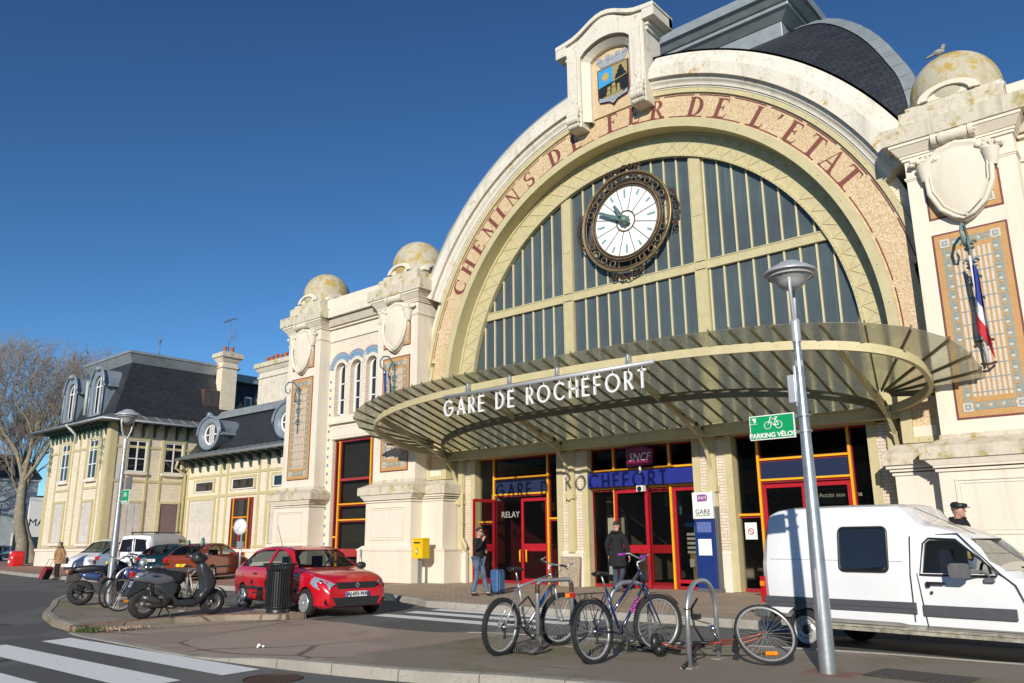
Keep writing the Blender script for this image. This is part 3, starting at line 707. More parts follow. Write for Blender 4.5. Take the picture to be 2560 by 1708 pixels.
    a = MB(); a.box(cx-1.57, cx+1.57, -.64, 1.6, 3.26, 3.54); a.frus((cx-1.57,cx+1.57,-.64,1.6),(cx-1.22,cx+1.22,-.24,1.6),3.54,3.72); a.box(cx-1.20, cx+1.20, -.24, 1.6, 3.70, 3.82)
    if inner: a.box(*f(1.4,2.55), -.06, 1.0, 3.22, 3.50); x0, x1 = f(1.4,2.55); a.frus((x0,x1,-.06,1.0),(x0+(.0 if s > 0 else .25), x1-(.25 if s > 0 else 0), .25, 1.0),3.50,3.72)
    a.build('ledge', STONE_L, p, bevel=.01)
    mm = [OCHRE, DRED, MWHT, MGRY, MGRN]
    a = MB(); mpanel(a, cx, 4.12, 8.53, .785, -.2); a.build('mosaic_panel', mm, p)
    a = MB(); mpanel(a, cx, 8.90, 9.81, .785, -.2); a.build('mosaic_panel', mm, p)
    cartouche(p, cx, -.2)
    return p
pier(9.95, -1, True); pier(-9.95, 1); pier(-16.1, 0); pier(16.1, 0, True)
# ---- tiled side walls with triple windows
def side_wall(s):
    X = lambda u: s*u
    a = MB(); y0, y1 = .36, 1.3
    cs = (12.13, 13.15, 14.18)
    a.box(*sorted((X(11.1),X(15.0))), .80, y1, 0.02, 10.1); dk = MB(); dk.box(*sorted((X(11.7),X(14.7))), .74, .78, .1, 5.8); dk.build('room_shade_panel', DARKIN, ST)  # near-black panel behind the screen stands in for the unlit room's shade
    # front skin as a polygon with holes
    from mathutils.geometry import tessellate_polygon as tp
    outer = [(11.05,0.02),(11.05,10.1),(15.05,10.1),(15.05,0.02)]
    holes = [[(c-.36,6.72),(c+.36,6.72)]+[(c+.36*cos(pi*i/14), 8.66+.36*sin(pi*i/14)) for i in range(15)] for c in cs]
    holes.append([(11.85,0.02),(14.5,0.02),(14.5,5.72),(11.85,5.72)])
    def skin(outer, holes, y, mb, mi):
        allp = outer[:]; 
        for h in holes: allp += h
        tri = tp([[Vector((p[0],p[1],0)) for p in L] for L in [outer]+holes])
        mb.add([(X(p[0]), y, p[1]) for p in allp], [tuple(t) for t in tri], mi)
        for h in holes:
            for i in range(len(h)):
                p, q = h[i], h[(i+1) % len(h)]; mb.add([(X(p[0]),y,p[1]),(X(q[0]),y,q[1]),(X(q[0]),y+.42,q[1]),(X(p[0]),y+.42,p[1])], [(0,1,2,3)], mi)
    skin(outer, holes[:3]+[holes[3]], y0, a, 0)
    w_ = a.build('tiled_wall', TILE, ST)
    # blue glazed arches and studs
    a = MB()
    for c in cs:
        for i in range(18):
            t0, t1 = RAD(8)+RAD(164)*i/18, RAD(8)+RAD(164)*(i+.97)/18
            for R0, R1, mi, yy in ((.50,.74,0,.350),(.74,.80,2,.352)):
                q = [(c+R0*cos(t0),8.66+R0*sin(t0)*1.02),(c+R1*cos(t0),8.66+R1*sin(t0)*1.02),(c+R1*cos(t1),8.66+R1*sin(t1)*1.02),(c+R0*cos(t1),8.66+R0*sin(t1)*1.02)]
                if min(abs(q[1][0]-o) for o in cs if o != c) < .5 and q[1][1] < 8.66+.62: continue
                if max(abs(x) for x, z in q) > 15.0 or min(abs(x) for x, z in q) < 11.12: continue
                a.add([(X(x), yy, z) for x, z in q], [(0,1,2,3)], mi)
            if i % 2 == 0:
                x, z = c+.61*cos(t0+.08), 8.66+.62*sin(t0+.08); a.add([(X(x-.022),.346,z-.022),(X(x+.022),.346,z-.022),(X(x+.022),.346,z+.022),(X(x-.022),.346,z+.022)], [(0,1,2,3)], 1)
    for k in range(20):
        z = 1.5+k*.355
        for x in (14.82, 11.28):
            if z < 3.9 and x < 12: continue
            a.box(*sorted((X(x-.06),X(x+.06))), .352, .36, z-.06, z+.06, 0); a.box(*sorted((X(x-.03),X(x+.03))), .347, .352, z-.03, z+.03, 1)
    a.build('glazed_ornament', [TBLUE, TBLUE2, TVIO], w_)
    for c in cs:
        a = MB(); a.prism([(X(c-.33),6.76),(X(c+.33),6.76)]+[(X(c)+s*.33*cos(pi*i/14), 8.66+.33*sin(pi*i/14)) for i in range(15)], .66, .68)
        wn = a.build('window', WING, w_)
        a = MB()
        for R0, R1 in ((.27,.355),):
            for i in range(14):
                t0, t1 = pi*i/14, pi*(i+1)/14
                a.prism([(X(c)+R0*cos(t0),8.66+R0*sin(t0)),(X(c)+R1*cos(t0),8.66+R1*sin(t0)),(X(c)+R1*cos(t1),8.66+R1*sin(t1)),(X(c)+R0*cos(t1),8.66+R0*sin(t1))], .60, .65)
        for x in (-.355,.275): a.box(X(c)+x, X(c)+x+.08, .60, .65, 6.74, 8.66)
        a.box(X(c)-.35, X(c)+.35, .60, .65, 6.72, 6.84); a.box(X(c)-.02, X(c)+.025, .61, .65, 6.8, 8.95)
        for z in (7.42, 8.12): a.box(X(c)-.3, X(c)+.3, .61, .65, z, z+.045)
        a.build('frame', WHITE, wn)
    a = MB(); a.box(*sorted((X(11.2),X(14.72))), .16, .40, 6.36, 6.47); a.box(*sorted((X(11.3),X(14.62))), .22, .6, 6.47, 6.56)
    a.box(*sorted((X(11.2),X(14.62))), .31, .40, 5.74, 6.36); rectframe(a, *sorted((X(11.35),X(14.45))), 5.84, 6.24, .31, .03, .015)
    a.box(*sorted((X(11.1),X(15.0))), .30, .5, 10.0, 10.12); a.box(*sorted((X(11.1),X(15.0))), .33, .9, 10.12, 10.7)
    a.box(*sorted((X(11.1),X(15.0))), .22, .9, 10.55, 10.62); a.frus((*sorted((X(11.1),X(15.0))),.15,1.2),(*sorted((X(11.1),X(15.0))),-.02,1.2),10.66,10.9)
    a.build('sill_course', CREAM, w_, bevel=.008)
    a = MB(); a.box(*sorted((X(11.1),X(15.0))), -.15, 1.6, 10.96, 11.32); a.box(*sorted((X(11.1),X(15.0))), .10, 1.6, 11.32, 11.9)
    a.build('cornice', CREAM, w_, bevel=.01)
    return w_
SW = side_wall(-1); side_wall(1)
def redwin(parent, x0, x1, z0, z1, y, vs=(), hs=(), name='glazed_screen', th=.07, gm=None):
    """oxblood frame, amber bars vs (x) and hs (xa, xb, z)"""
    a = MB(); a.box(x0, x1, y+.03, y+.045, z0, z1); g = a.build(name, gm or SHOPG, parent)
    a = MB(); a.box(x0, x0+th, y, y+.09, z0, z1); a.box(x1-th, x1, y, y+.09, z0, z1); a.box(x0+th, x1-th, y, y+.09, z1-th, z1); a.box(x0+th, x1-th, y, y+.09, z0, z0+th*1.6)
    for v in vs: a.box(v-.065, v+.065, y+.005, y+.08, z0+th*1.6, z1-th)
    for (xa, xb, z) in hs: a.box(xa, xb, y+.008, y+.078, z-.075, z+.055)
    a.build('frame', RED, g)
    a = MB()
    for v in vs: a.box(v-.032, v+.032, y-.05, y+.0, z0+.02, z1-.02)
    for (xa, xb, z) in hs: a.box(xa, xb, y-.045, y+.002, z-.015, z+.04)
    a.build('amber_bar', YEL, g)
    return g
for s in (-1, 1):
    X = lambda u: s*u
    redwin(SW if s < 0 else ST, *sorted((X(11.88),X(14.48))), .15, 5.68, .5, (X(14.15), X(12.12)), [(*sorted((X(12.15),X(14.1))),3.05),(*sorted((X(12.15),X(14.1))),2.42),(*sorted((X(14.2),X(14.42))),1.75)])
    a = MB(); a.box(*sorted((X(11.95),X(14.1))), .46, .56, 4.0, 4.1); a.box(*sorted((X(11.95),X(14.4))), .46, .56, 1.0, 1.3); a.build('red_rail', mat('brick_red_paint', (.36,.035,.035), .35, 0, .06, 4), ST)
# ================================================================ ground floor of the hall
for cx in (-7.45, -2.5, 2.5, 7.45):
    a = MB(); a.box(cx-.40, cx+.40, .96, 1.35, 1.2, 4.5); c_ = a.build('column', BRICKW, ST)
    a = MB(); a.box(cx-.135, cx+.135, .84, .96, 1.15, 4.5); a.box(cx-.11, cx+.11, .80, .84, 1.2, 4.5)
    for q in (-1, 1): a.box(cx+q*.51-.11, cx+q*.51+.11, .92, 1.30, 0.16, 4.46)
    z = 1.4
    while z < 4.4:
        for dx in (-.07, .07): a.sphere((cx+dx,.797,z), .014, 6, 3)
        for q in (-1, 1): a.sphere((cx+q*.51+.05,.917,z), .012, 6, 3)
        z += .17
    a.box(cx-.17, cx+.17, .74, .96, 2.86, 3.02); a.sphere((cx,.74,2.86), .07, 10, 6)
    a.build('iron_pilaster', OLIVE, c_)
    a = MB(); a.box(cx-.41, cx+.41, .86, 1.35, .12, 1.14); a.frus((cx-.43,cx+.43,.84,1.35),(cx-.40,cx+.40,.9,1.35),1.14,1.24); a.build('stone_foot', PLINTH, c_, bevel=.01)
a = MB(); a.box(-7.95, 7.95, .90, 1.35, 4.46, 4.66); a.box(-7.95, 7.95, .96, 1.3, 4.4, 4.46); a.box(-7.95,7.95,.80,.9,4.62,4.68)
x = -7.6
while x < 7.7: a.sphere((x,.895,4.56), .016, 6, 3); x += .24
a.build('lintel', OLIVE, ST)
scr = []
L = redwin(ST, -6.93, -3.03, .14, 4.42, 1.18, (-6.12,-3.68), [(-6.08,-3.72,3.68),(-6.08,-3.72,3.12),(-6.86,-6.16,2.2),(-3.64,-3.1,2.26)])
Rr = redwin(ST, 3.03, 6.93, .14, 4.42, 1.18, (3.78,6.28), [(3.82,6.24,3.68),(3.82,6.24,3.12),(3.1,3.74,2.2),(6.32,6.86,2.26)])
Cc = redwin(ST, -1.93, 1.96, .14, 4.42, 1.18, (-1.02,.98), [(-1.9,1.93,3.68),(-1.9,1.93,3.12)])
for (x0, x1) in ((-6.05,-3.75), (3.85,6.21)):
    a = MB(); a.box(x0, x1, 1.15, 1.17, 3.16, 3.62); a.build('dark_blue_transom', mat('navy_panel', (.022,.032,.075), .12, 0, .05, 4), ST)
# blue fascia
a = MB(); a.box(-2.0, 2.04, .93, 1.0, 3.17, 3.62); a.build('blue_fascia', BLUE, ST, bevel=.008)
def leaf(parent, wd, h, T, name='door', mid=1.05):
    a = MB(); t = .045; f = .10
    a.box(0, f, -t/2, t/2, 0, h, T=T); a.box(wd-f, wd, -t/2, t/2, 0, h, T=T); a.box(f, wd-f, -t/2, t/2, h-f, h, T=T); a.box(f, wd-f, -t/2, t/2, 0, .16, T=T); a.box(f, wd-f, -t/2, t/2, mid, mid+.24, T=T)
    d = a.build(name, REDB, parent)
    a = MB(); a.box(f, wd-f, -.006, .006, .16, h-f, T=T); a.build('pane', SHOPG, d)
    return d
def tr(x, y, z, rz): return Matrix.Translation((x,y,z)) @ Matrix.Rotation(rz, 4, 'Z')
d1 = leaf(ST, 1.14, 2.80, tr(-6.02, 1.08, .17, RAD(-88)))
d2 = leaf(ST, 1.16, 2.80, tr(-4.88, 1.20, .17, 0))
for (x, y) in ((-4.80,1.12),):
    a = MB()
    for o in (-.06, .22):
        a.tube([(x+o,y+.02,1.25),(x+o-.0,y-.06,1.25),(x+o,y-.06,.88),(x+o,y+.02,.88)], .028, 8)
    a.build('handle', YEL, d2)
leaf(ST, 1.2, 2.9, tr(-.98, 1.10, .17, 0), mid=1.0); leaf(ST, 1.0, 2.9, tr(.10, 1.30, .17, 0), mid=1.0); leaf(ST, .9, 2.9, tr(1.02, 1.22, .17, 0), mid=.02)
leaf(ST, 1.19, 2.84, tr(3.84, 1.20, .17, 0)); leaf(ST, 1.19, 2.84, tr(5.04, 1.20, .17, 0))
# interior: floor, back wall, booth, posters
a = MB(); a.box(-8.8, 8.8, 1.25, 13.5, .10, .15); a.build('hall_floor', mat('dark_tiles', (.22,.20,.18), .35, 0, .2, 2), ST)
a = MB(); a.box(-7.2, -3.2, 5.2, 5.3, .15, 3.2); a.box(-7.1,-6.9,1.5,5.2,.15,3); rb = a.build('kiosk', mat('maroon_panel', (.10,.012,.012), .4, 0, .1, 4), ST)
a = MB(); a.box(-5.15, -4.2, 4.6, 4.7, .6, 1.7); a.box(-5.6,-5.0,3.2,3.25,2.6,2.9); a.build('yellow_poster', mat('yellow_card', (.62,.34,.05), .5, 0, .5, 2), rb)
a = MB(); a.box(-5.15, -4.2, 4.55, 4.6, .45, .62); a.box(-5.4,-4.75,4.3,4.35,1.85,2.05); a.box(-5.4,-4.75,4.3,4.35,2.12,2.32); a.box(-5.4,-4.75,4.3,4.35,1.6,1.8); a.build('white_notice', WHITE, rb)
text('relay_lettering', 'RELAY', .30, WHITE, rb, (-5.75, 1.62, 2.45)); text('relay_lettering', 'RELAY', .24, WHITE, rb, (-4.95, 4.5, .32))
a = MB(); a.box(.25, 1.15, 3.6, 4.2, .15, 1.0); a.box(.2,1.2,3.55,3.6,.9,1.15); ib = a.build('information_desk', mat('beech_panel', (.48,.32,.15), .5, 0, .1, 3), ST)
a = MB(); a.box(.05, 1.25, 3.4, 3.5, 1.95, 2.45); a.build('information_board', mat('royal_blue_panel', (.01,.04,.20), .35, 0, .05, 3), ib); text('lettering', 'Information', .16, WHITE, ib, (.78, 3.39, 2.25)); text('lettering', 'accueil', .07, WHITE, ib, (.86, 3.39, 2.10))
a = MB()
for k in range(5):
    a.box(.15, 1.15, 3.48, 3.52, 1.12+k*.14, 1.20+k*.14)
for k in range(4): a.box(.2+k*.24, .36+k*.24, 3.5, 3.54, .7, .95)
a.box(.5,.9,3.35,3.4,1.75,1.98); a.build('leaflet_rack', WHITE, ib)
a = MB(); a.box(-1.78, -1.0, 1.75, 1.85, .3, 2.35, 0); a.box(-1.70, -1.08, 1.73, 1.75, .5, 2.25, 1); a.box(-1.70, -1.08, 1.722, 1.73, .5, .95, 2); 
a.sphere((-1.55,1.72,1.80),.07,10,8,3,(1,.15,1.2)); a.sphere((-1.28,1.72,1.92),.07,10,8,3,(1,.15,1.2)); a.box(-1.66,-1.45,1.715,1.73,1.1,1.70,4); a.box(-1.40,-1.14,1.715,1.73,1.1,1.82,5)
ad = a.build('poster_case', [BLACK, mat('poster_cream', (.62,.58,.50), .5, 0, .08, 4), mat('poster_blue_grey', (.5,.55,.6), .5, 0, .1, 4), SKIN, mat('poster_maroon', (.22,.03,.05), .5, 0, .1, 4), mat('poster_green', (.22,.42,.03), .5, 0, .1, 4)], ST)
a = MB(); a.box(.02,.42,2.4,2.45,2.55,3.05); a.box(.5,.72,2.2,2.25,2.3,3.0); a.build('blue_poster', mat('poster_sky', (.10,.32,.45), .4, 0, .4, 3), ST)
text('lettering', 'Accès aux trains', .17, WHITE, ST, (5.78, 1.62, 2.68)); 
a = MB(); a.box(4.9, 6.1, 1.66, 1.72, 2.45, 2.85); a.build('hanging_sign', DARKG, ST)
a = MB(); a.box(3.28, 3.62, 1.10, 1.12, 1.55, 2.0); nt_ = a.build('no_smoking_notice', WHITE, ST)
a = MB(); a.torus((3.45,1.095,1.76), .075, .012, 'Y', 20, 6); a.tube([(3.40,1.095,1.81),(3.50,1.095,1.71)], .010, 5); a.build('prohibition_ring', REDB, nt_)
a = MB(); a.box(-7.0,7.2,9.5,9.6,.15,2.4); a.box(-2.6,-2.4,3,9.5,.15,3.0); a.build('partition', mat('hall_partition', (.30,.24,.19), .6, 0, .2, 1.5), ST)
# far side of the hall: platform trusses seen through the doors
a = MB(); a.box(-8, 8, 13.2, 13.3, 2.9, 3.0)
for i in range(40):
    x = -8+i*.4; a.tube([(x,13.25,2.95),(x+.4,13.25,3.35)], .02, 4); a.tube([(x+.4,13.25,2.95),(x,13.25,3.35)], .02, 4)
a.box(-8, 8, 13.2, 13.3, 3.35, 3.42); a.build('platform_truss', RUST, ST)
# wall pipes
def pipe(label, x, y, z0, z1, bend, m):
    a = MB(); a.tube([(x,y,z1),(x,y,z0+.5),(x+bend*.25,y-.05,z0+.22),(x+bend*.25,y-.05,z0)], .06, 10)
    z = z0+1
    while z < z1: a.lathe([(.075,-.03),(.075,.03)], (x,y,z), n=10); z += 1.6
    a.build('downpipe', m, ST, label)
pipe('olive downpipe beside the left entrance', -7.28, .72, 1.2, 3.25, 1, OLIVE)
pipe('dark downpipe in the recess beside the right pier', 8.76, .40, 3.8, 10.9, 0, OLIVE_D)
a = MB(); a.box(-7.10,-6.98,.62,.74,.1,1.25); a.build('pipe_shoe', PLINTH, ST)
a = MB(); a.tube([(-13.0+.0,-.66,.1),(-10.75,-.66,.1)], .001, 3); 
a = MB(); a.tube([(-11.15,-.66,.12),(-11.15,-.66,1.30)], .035, 8); a.build('conduit', STEEL, ST)

# ================================================================ CANOPY
CAN = thing('entrance_canopy', 'wide oval olive iron and glass canopy projecting over the station doors', 'canopy')
def pl(x, y, off=0): return 4.80-.3*y+off
def supe(a_, b_, yc, n_, t):
    c, s = cos(t), sin(t); return a_*abs(c)**(2/n_)*(1 if c >= 0 else -1), yc+b_*abs(s)**(2/n_)*(1 if s >= 0 else -1)
RIM = lambda t: supe(8.9, 2.56, -1.25, 2.6, t)
EDG = lambda t: supe(9.87, 3.51, -.75, 3.0, t)
def clipy(p, y=.55): return (p[0], min(p[1], y))
def rimY(f, x):
    """front y of the closed curve at abscissa x"""
    best = None
    for i in range(400):
        t = pi+pi*i/400; q = f(t)
        if best is None or abs(q[0]-x) < best[0]: best = (abs(q[0]-x), q[1])
    return best[1]
# rim beam
a = MB(); rows = []
for i in range(161):
    t = RAD(145)+RAD(250)*i/160; x, y = RIM(t); y = min(y, .5); z = pl(x, y)
    cx, cy = x-0, y+1.25; L = hypot(cx, cy) or 1; ux, uy = cx/L, cy/L
    rows.append([(x-ux*.05,y-uy*.05,z-.16),(x+ux*.05,y+uy*.05,z-.16),(x+ux*.05,y+uy*.05,z+.04),(x-ux*.05,y-uy*.05,z+.04)])
a.grid(rows, 0, False, True)
for i in range(1, 160, 3):
    x, y, z = rows[i][1]; a.sphere((x, y-.0, z+.10), .018, 6, 3)
a.build('rim_beam', OLIVE, CAN)
# inner arc beam
a = MB(); rows = []
for i in range(81):
    u = -1+2*i/80; x = 7.55*u; y = .25-2.15*(1-abs(u)**3.2)**.62; z = pl(x, y, -.10)
    rows.append([(x,y-.045,z-.17),(x,y+.045,z-.17),(x,y+.045,z+.05),(x,y-.045,z+.05)])
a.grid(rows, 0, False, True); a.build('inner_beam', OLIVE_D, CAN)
a = MB(); a.box(-7.8, 7.8, .46, .62, 4.42, 4.70); a.box(-7.8,7.8,.40,.68,4.68,4.72); a.box(-7.8,7.8,.40,.68,4.40,4.43); a.build('back_beam', OLIVE, CAN)
# glazing ribs and glass strips
ribs = []
n = 33
for i in range(n):
    x = -7.52+15.04*i/(n-1); yf = rimY(EDG, x); ribs.append(((x, .45), (x, yf)))
def fan(s):
    out = []
    for k, ang in enumerate((14, 30, 46, 62, 78, 94, 108)):
        d = RAD(ang); dx, dy = s*sin(d), -cos(d); o = (s*7.55, -.15)
        lo, hi = .1, 6
        for _ in range(40):
            m = (lo+hi)/2; px, py = o[0]+dx*m, o[1]+dy*m
            if (abs(px)/9.87)**3+(abs(py+.75)/3.51)**3 < 1: lo = m
            else: hi = m
        q = (o[0]+dx*lo, min(.45, o[1]+dy*lo)); out.append(((o[0]+dx*.25, o[1]+dy*.25), q))
    return out
ribs = list(reversed(fan(-1)))+ribs+fan(1)
rm = MB(); gm = MB()
for (p, q) in ribs:
    P0 = (p[0],p[1],pl(0,p[1],.07)); P1 = (q[0],q[1],pl(0,q[1],.12))
    d = (Vector(P1)-Vector(P0)); sx = Vector((-d.y, d.x, 0)).normalized()*.018
    v = []
    for P in (P0, P1):
        for dz, k in ((-.05,1),(-.05,-1),(.02,-1),(.02,1)): v.append(tuple(Vector(P)+sx*k+Vector((0,0,dz))))
    rm.add(v, [(0,1,2,3),(4,7,6,5),(0,4,5,1),(1,5,6,2),(2,6,7,3),(3,7,4,0)])
    rm.sphere((q[0],q[1],pl(0,q[1],.16)), .022, 6, 4)
for i in range(len(ribs)-1):
    (a0, b0), (a1, b1) = ribs[i], ribs[i+1]
    Z = lambda p, o: (p[0], p[1], pl(0, p[1], o))
    v = [Z(a0,.075), Z(a1,.075), Z(b1,.125), Z(b0,.125)]; v += [(x,y,z+.008) for x,y,z in v]
    gm.add(v, [(0,1,2,3),(7,6,5,4),(0,4,5,1),(1,5,6,2),(2,6,7,3),(3,7,4,0)])
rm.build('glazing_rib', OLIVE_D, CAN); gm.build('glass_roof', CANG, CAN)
for cx in (-7.6, -2.53, 2.53, 7.6):
    # tapering curved bracket with openings
    yf = rimY(RIM, cx)
    top = [(.5, 4.62), (yf, pl(0, yf, -.10))]
    P = [(.84,3.02),(.80,3.5),(.55,4.02),(.10,4.42),(-.6,4.72),(-1.6,5.08),(yf, pl(0,yf,-.17))]
    up = [(y, pl(0, y, -.06)) for y in (yf, -1.6, -.6, .10, .5)]
    a = MB(); t = .045
    rows = []
    for i in range(len(P)-1):
        (y0,z0),(y1,z1) = P[i], P[i+1]
        d = Vector((y1-y0, z1-z0)).normalized(); nrm = Vector((-d.y, d.x))*.05
        if nrm.y < 0: nrm = -nrm
        a.add([(cx-t,y0,z0),(cx+t,y0,z0),(cx+t,y1,z1),(cx-t,y1,z1),(cx-t,y0+nrm.x,z0+nrm.y+.01),(cx+t,y0+nrm.x,z0+nrm.y+.01),(cx+t,y1+nrm.x,z1+nrm.y+.01),(cx-t,y1+nrm.x,z1+nrm.y+.01)], [(0,1,2,3),(4,7,6,5),(0,4,5,1),(1,5,6,2),(2,6,7,3),(3,7,4,0)])
    def plate(poly, th=.012): a.prism(poly, cx-th, cx+th, 'YZ')
    plate([(yf,pl(0,yf,-.17)),(yf,pl(0,yf,-.0)),(-1.9,pl(0,-1.9,0)),(-1.9,pl(0,-1.9,-.26))]); 
    plate([(-1.9,pl(0,-1.9,-.02)),(-1.9,pl(0,-1.9,-.1)),(.5,pl(0,.5,-.12)),(.5,pl(0,.5,-.0))])
    plate([(-.75,pl(0,-.75,-.05)),(-.75,4.74),(-.62,4.70),(-.55,pl(0,-.55,-.05))]); plate([(.0,4.80),(-.02,4.46),(.10,4.38),(.16,4.78)]); plate([(.42,4.7),(.10,4.36),(.2,4.28),(.55,4.5)])
    a.box(cx-.08, cx+.08, yf+.1, .5, pl(0,yf,-.06)*0+4.60, 4.61) if False else None
    ob = a.build('bracket', OLIVE if abs(cx) < 7 else OLIVE, CAN)
# lettered sign hanging under the rim
SG = thing('station_sign', 'white hanging letters GARE DE ROCHEFORT on a grey tube under the canopy rim', 'sign')
YS = -3.95
a = MB(); a.tube([(-3.46,YS,5.68),(3.66,YS,5.70)], .055, 14); 
sb = a.build('tube', LAMPM, SG)
for x in (-2.55,-.95,.7,2.9):
    a = MB(); a.prism([(YS-.02,5.72),(YS+.06,5.72),(YS+.16,5.98),(YS+.02,5.98)], x-.05, x+.05, 'YZ'); a.box(x-.02,x+.02,YS-.01,YS+.1,5.7,6.02); a.build('clamp', STEEL, SG)
def mono(ch):
    """monoline geometric capitals in a unit-high box: list of polylines, width"""
    C = lambda cx, cz, rx, rz, a0, a1, n=26: [(cx+rx*cos(RAD(a0+(a1-a0)*i/n)), cz+rz*sin(RAD(a0+(a1-a0)*i/n))) for i in range(n+1)]
    D = {'G': ([C(.46,.5,.46,.5,48,360)+[(.5,.5)]], .95), 'A': ([[(0,0),(.36,1),(.72,0)],[(.13,.32),(.59,.32)]], .72), 'R': ([[(0,0),(0,1),(.2,1)]+C(.22,.74,.25,.26,90,-90,12)+[(0,.48)],[(.2,.48),(.52,0)]], .52),
     'E': ([[(.46,0),(0,0),(0,1),(.46,1)],[(0,.52),(.42,.52)]], .46), 'D': ([[(0,0),(0,1),(.2,1)]+C(.2,.5,.46,.5,90,-90,18)+[(0,0)]], .68), 'O': ([C(.5,.5,.5,.5,0,360,36)], 1.0),
     'C': ([C(.48,.5,.48,.5,48,312)], .82), 'H': ([[(0,0),(0,1)],[(.6,0),(.6,1)],[(0,.52),(.6,.52)]], .6), 'F': ([[(0,0),(0,1),(.45,1)],[(0,.52),(.40,.52)]], .45), 'T': ([[(.25,0),(.25,1)],[(0,1),(.5,1)]], .5)}
    return D[ch]
def monomesh(ch, x, y, z, h, wd, dep, mb, sx=1.0):
    pls, cw = mono(ch)
    for pl_ in pls:
        for i in range(len(pl_)-1):
            p, q = Vector((x+pl_[i][0]*h*sx, z+pl_[i][1]*h)), Vector((x+pl_[i+1][0]*h*sx, z+pl_[i+1][1]*h)); d = (q-p).normalized(); n_ = Vector((-d.y, d.x))*wd/2; e = d*wd*.35
            p = p-e; q = q+e; o = .0004*(i % 2)
            mb.prism([tuple(p-n_),tuple(q-n_),tuple(q+n_),tuple(p+n_)], y-o, y+dep+o)
    return cw*h*sx
word = 'GARE DE ROCHEFORT'; H = .42; SX = .88; gaps = .19; tot = 0
for ch in word: tot += (.30 if ch == ' ' else mono(ch)[1]*H*SX+gaps)
x = -3.42; k = (7.02)/tot
for ch in word:
    if ch == ' ': x += .30*k; continue
    a = MB(); cw = monomesh(ch, x, YS-.04, 5.12, H, .052, .055, a, SX)
    for hx in ([.25] if ch in 'GACRODT' else [.03, .8]): a.box(x+cw*(hx+.22 if ch in 'GOACDRT' else hx)-.007, x+cw*(hx+.22 if ch in 'GOACDRT' else hx)+.007, YS-.005, YS+.01, 5.53, 5.66)
    a.build('letter', WHITE, SG, 'white monoline letter %s' % ch); x += cw+gaps*k
# ================================================================ CLOCK
CK = thing('station_clock', 'white round clock in a pierced rusty iron ring on the arched window', 'clock', (.03, .86, 11.75))
a = MB(); a.lathe([(1.22,0),(1.22,.12)], axis='Y', n=64); a.lathe([(.001,0),(1.22,0)], axis='Y', n=64, smooth=False); dial = a.build('dial', mat('dial_white', (.86,.86,.84), .5, 0, .03, 3), CK)
a = MB()
for i in range(12):
    t = 2*pi*(i+.5)/12; a.tube([(.34*cos(t),-.008,.34*sin(t)),(1.22*cos(t),-.008,1.22*sin(t))], .013, 5)
a.torus((0,-.01,0), .35, .025, 'Y', 40, 8); a.torus((0,-.01,0), 1.22, .035, 'Y', 64, 8); a.build('dial_bar', CLKB, dial)
a = MB()
for i in range(12):
    t = 2*pi*i/12; q = .30 if i % 3 == 0 else .2; T = Matrix.Rotation(-t, 4, 'Y'); a.box(-.038, .038, -.012, -.004, 1.12-q, 1.12, T=T)
a.build('hour_mark', mat('faded_green', (.25,.40,.40), .5, 0, .2, 30), dial)
text('lettering', 'BRILLIE', .085, mat('ink_blue', (.05,.07,.3), .5), dial, (.02,-.012,.13))
a = MB(); a.torus((0,-.02,0), 1.68, .055, 'Y', 72, 8); a.torus((0,-.03,0), 1.30, .035, 'Y', 72, 8); a.torus((0,.02,0), 1.60, .025, 'Y', 72, 6); a.torus((0,.02,0), 1.36, .022, 'Y', 72, 6)
for i in range(24):
    t = 2*pi*(i+.5)/24+RAD(0)
    if i % 6 in (2, 3): pass
    deg = (math.degrees(t)) % 90
    if deg > 82 or deg < 8 : continue
    a.torus((1.48*cos(t),-.01,1.48*sin(t)), .105, .028, 'Y', 16, 6)
a.lathe([(1.24,.02),(1.33,.02)], axis='Y', n=72); a.lathe([(1.62,.03),(1.68,.03)], axis='Y', n=72)
for q in range(4):
    t0 = pi/2*q-RAD(13); pts = []
    for R in (1.38, 1.58):
        seg = [(R*cos(t0+RAD(26)*i/8), -.01, R*sin(t0+RAD(26)*i/8)) for i in range(9)]; pts += seg if R < 1.4 else seg[::-1]
    a.tube(pts, .018, 5, closed=True)
rg = a.build('iron_ring', mat('brown_clock_iron', (.20,.14,.085), .5, .35, .3, 9), CK)
a = MB(); a.torus((0,-.05,0), 1.70, .03, 'Y', 72, 6); a.build('gilt_rim', mat('tarnished_brass', (.42,.30,.12), .4, .6, .2, 8), rg)
def scroll(mb, cx, cz, r, a0, turns, T=None, rad=.022, y=0):
    mb.tube([(cx+r*(1-.8*u/18)*cos(a0+turns*2*pi*u/18), y, cz+r*(1-.8*u/18)*sin(a0+turns*2*pi*u/18)) for u in range(19)], rad, 5, T=T)
a = MB()
for q in range(4):
    T = Matrix.Rotation(pi/2*q, 4, 'Y')
    for s in (-1, 1):
        scroll(a, s*.52, 1.78, .14, 0, s*1.2, T); scroll(a, s*.24, 1.86, .12, pi, -s*1.2, T); a.tube([(s*.66,0,1.66),(s*.45,0,1.86),(s*.2,0,1.92),(0,0,1.98)], .022, 5, T=T)
    scroll(a, 0, 1.90, .09, 0, 1, T)
a.build('scrollwork', RUST, CK)
HG = mat('verdigris_hand', (.13,.22,.19), .5, .2, .2, 12)
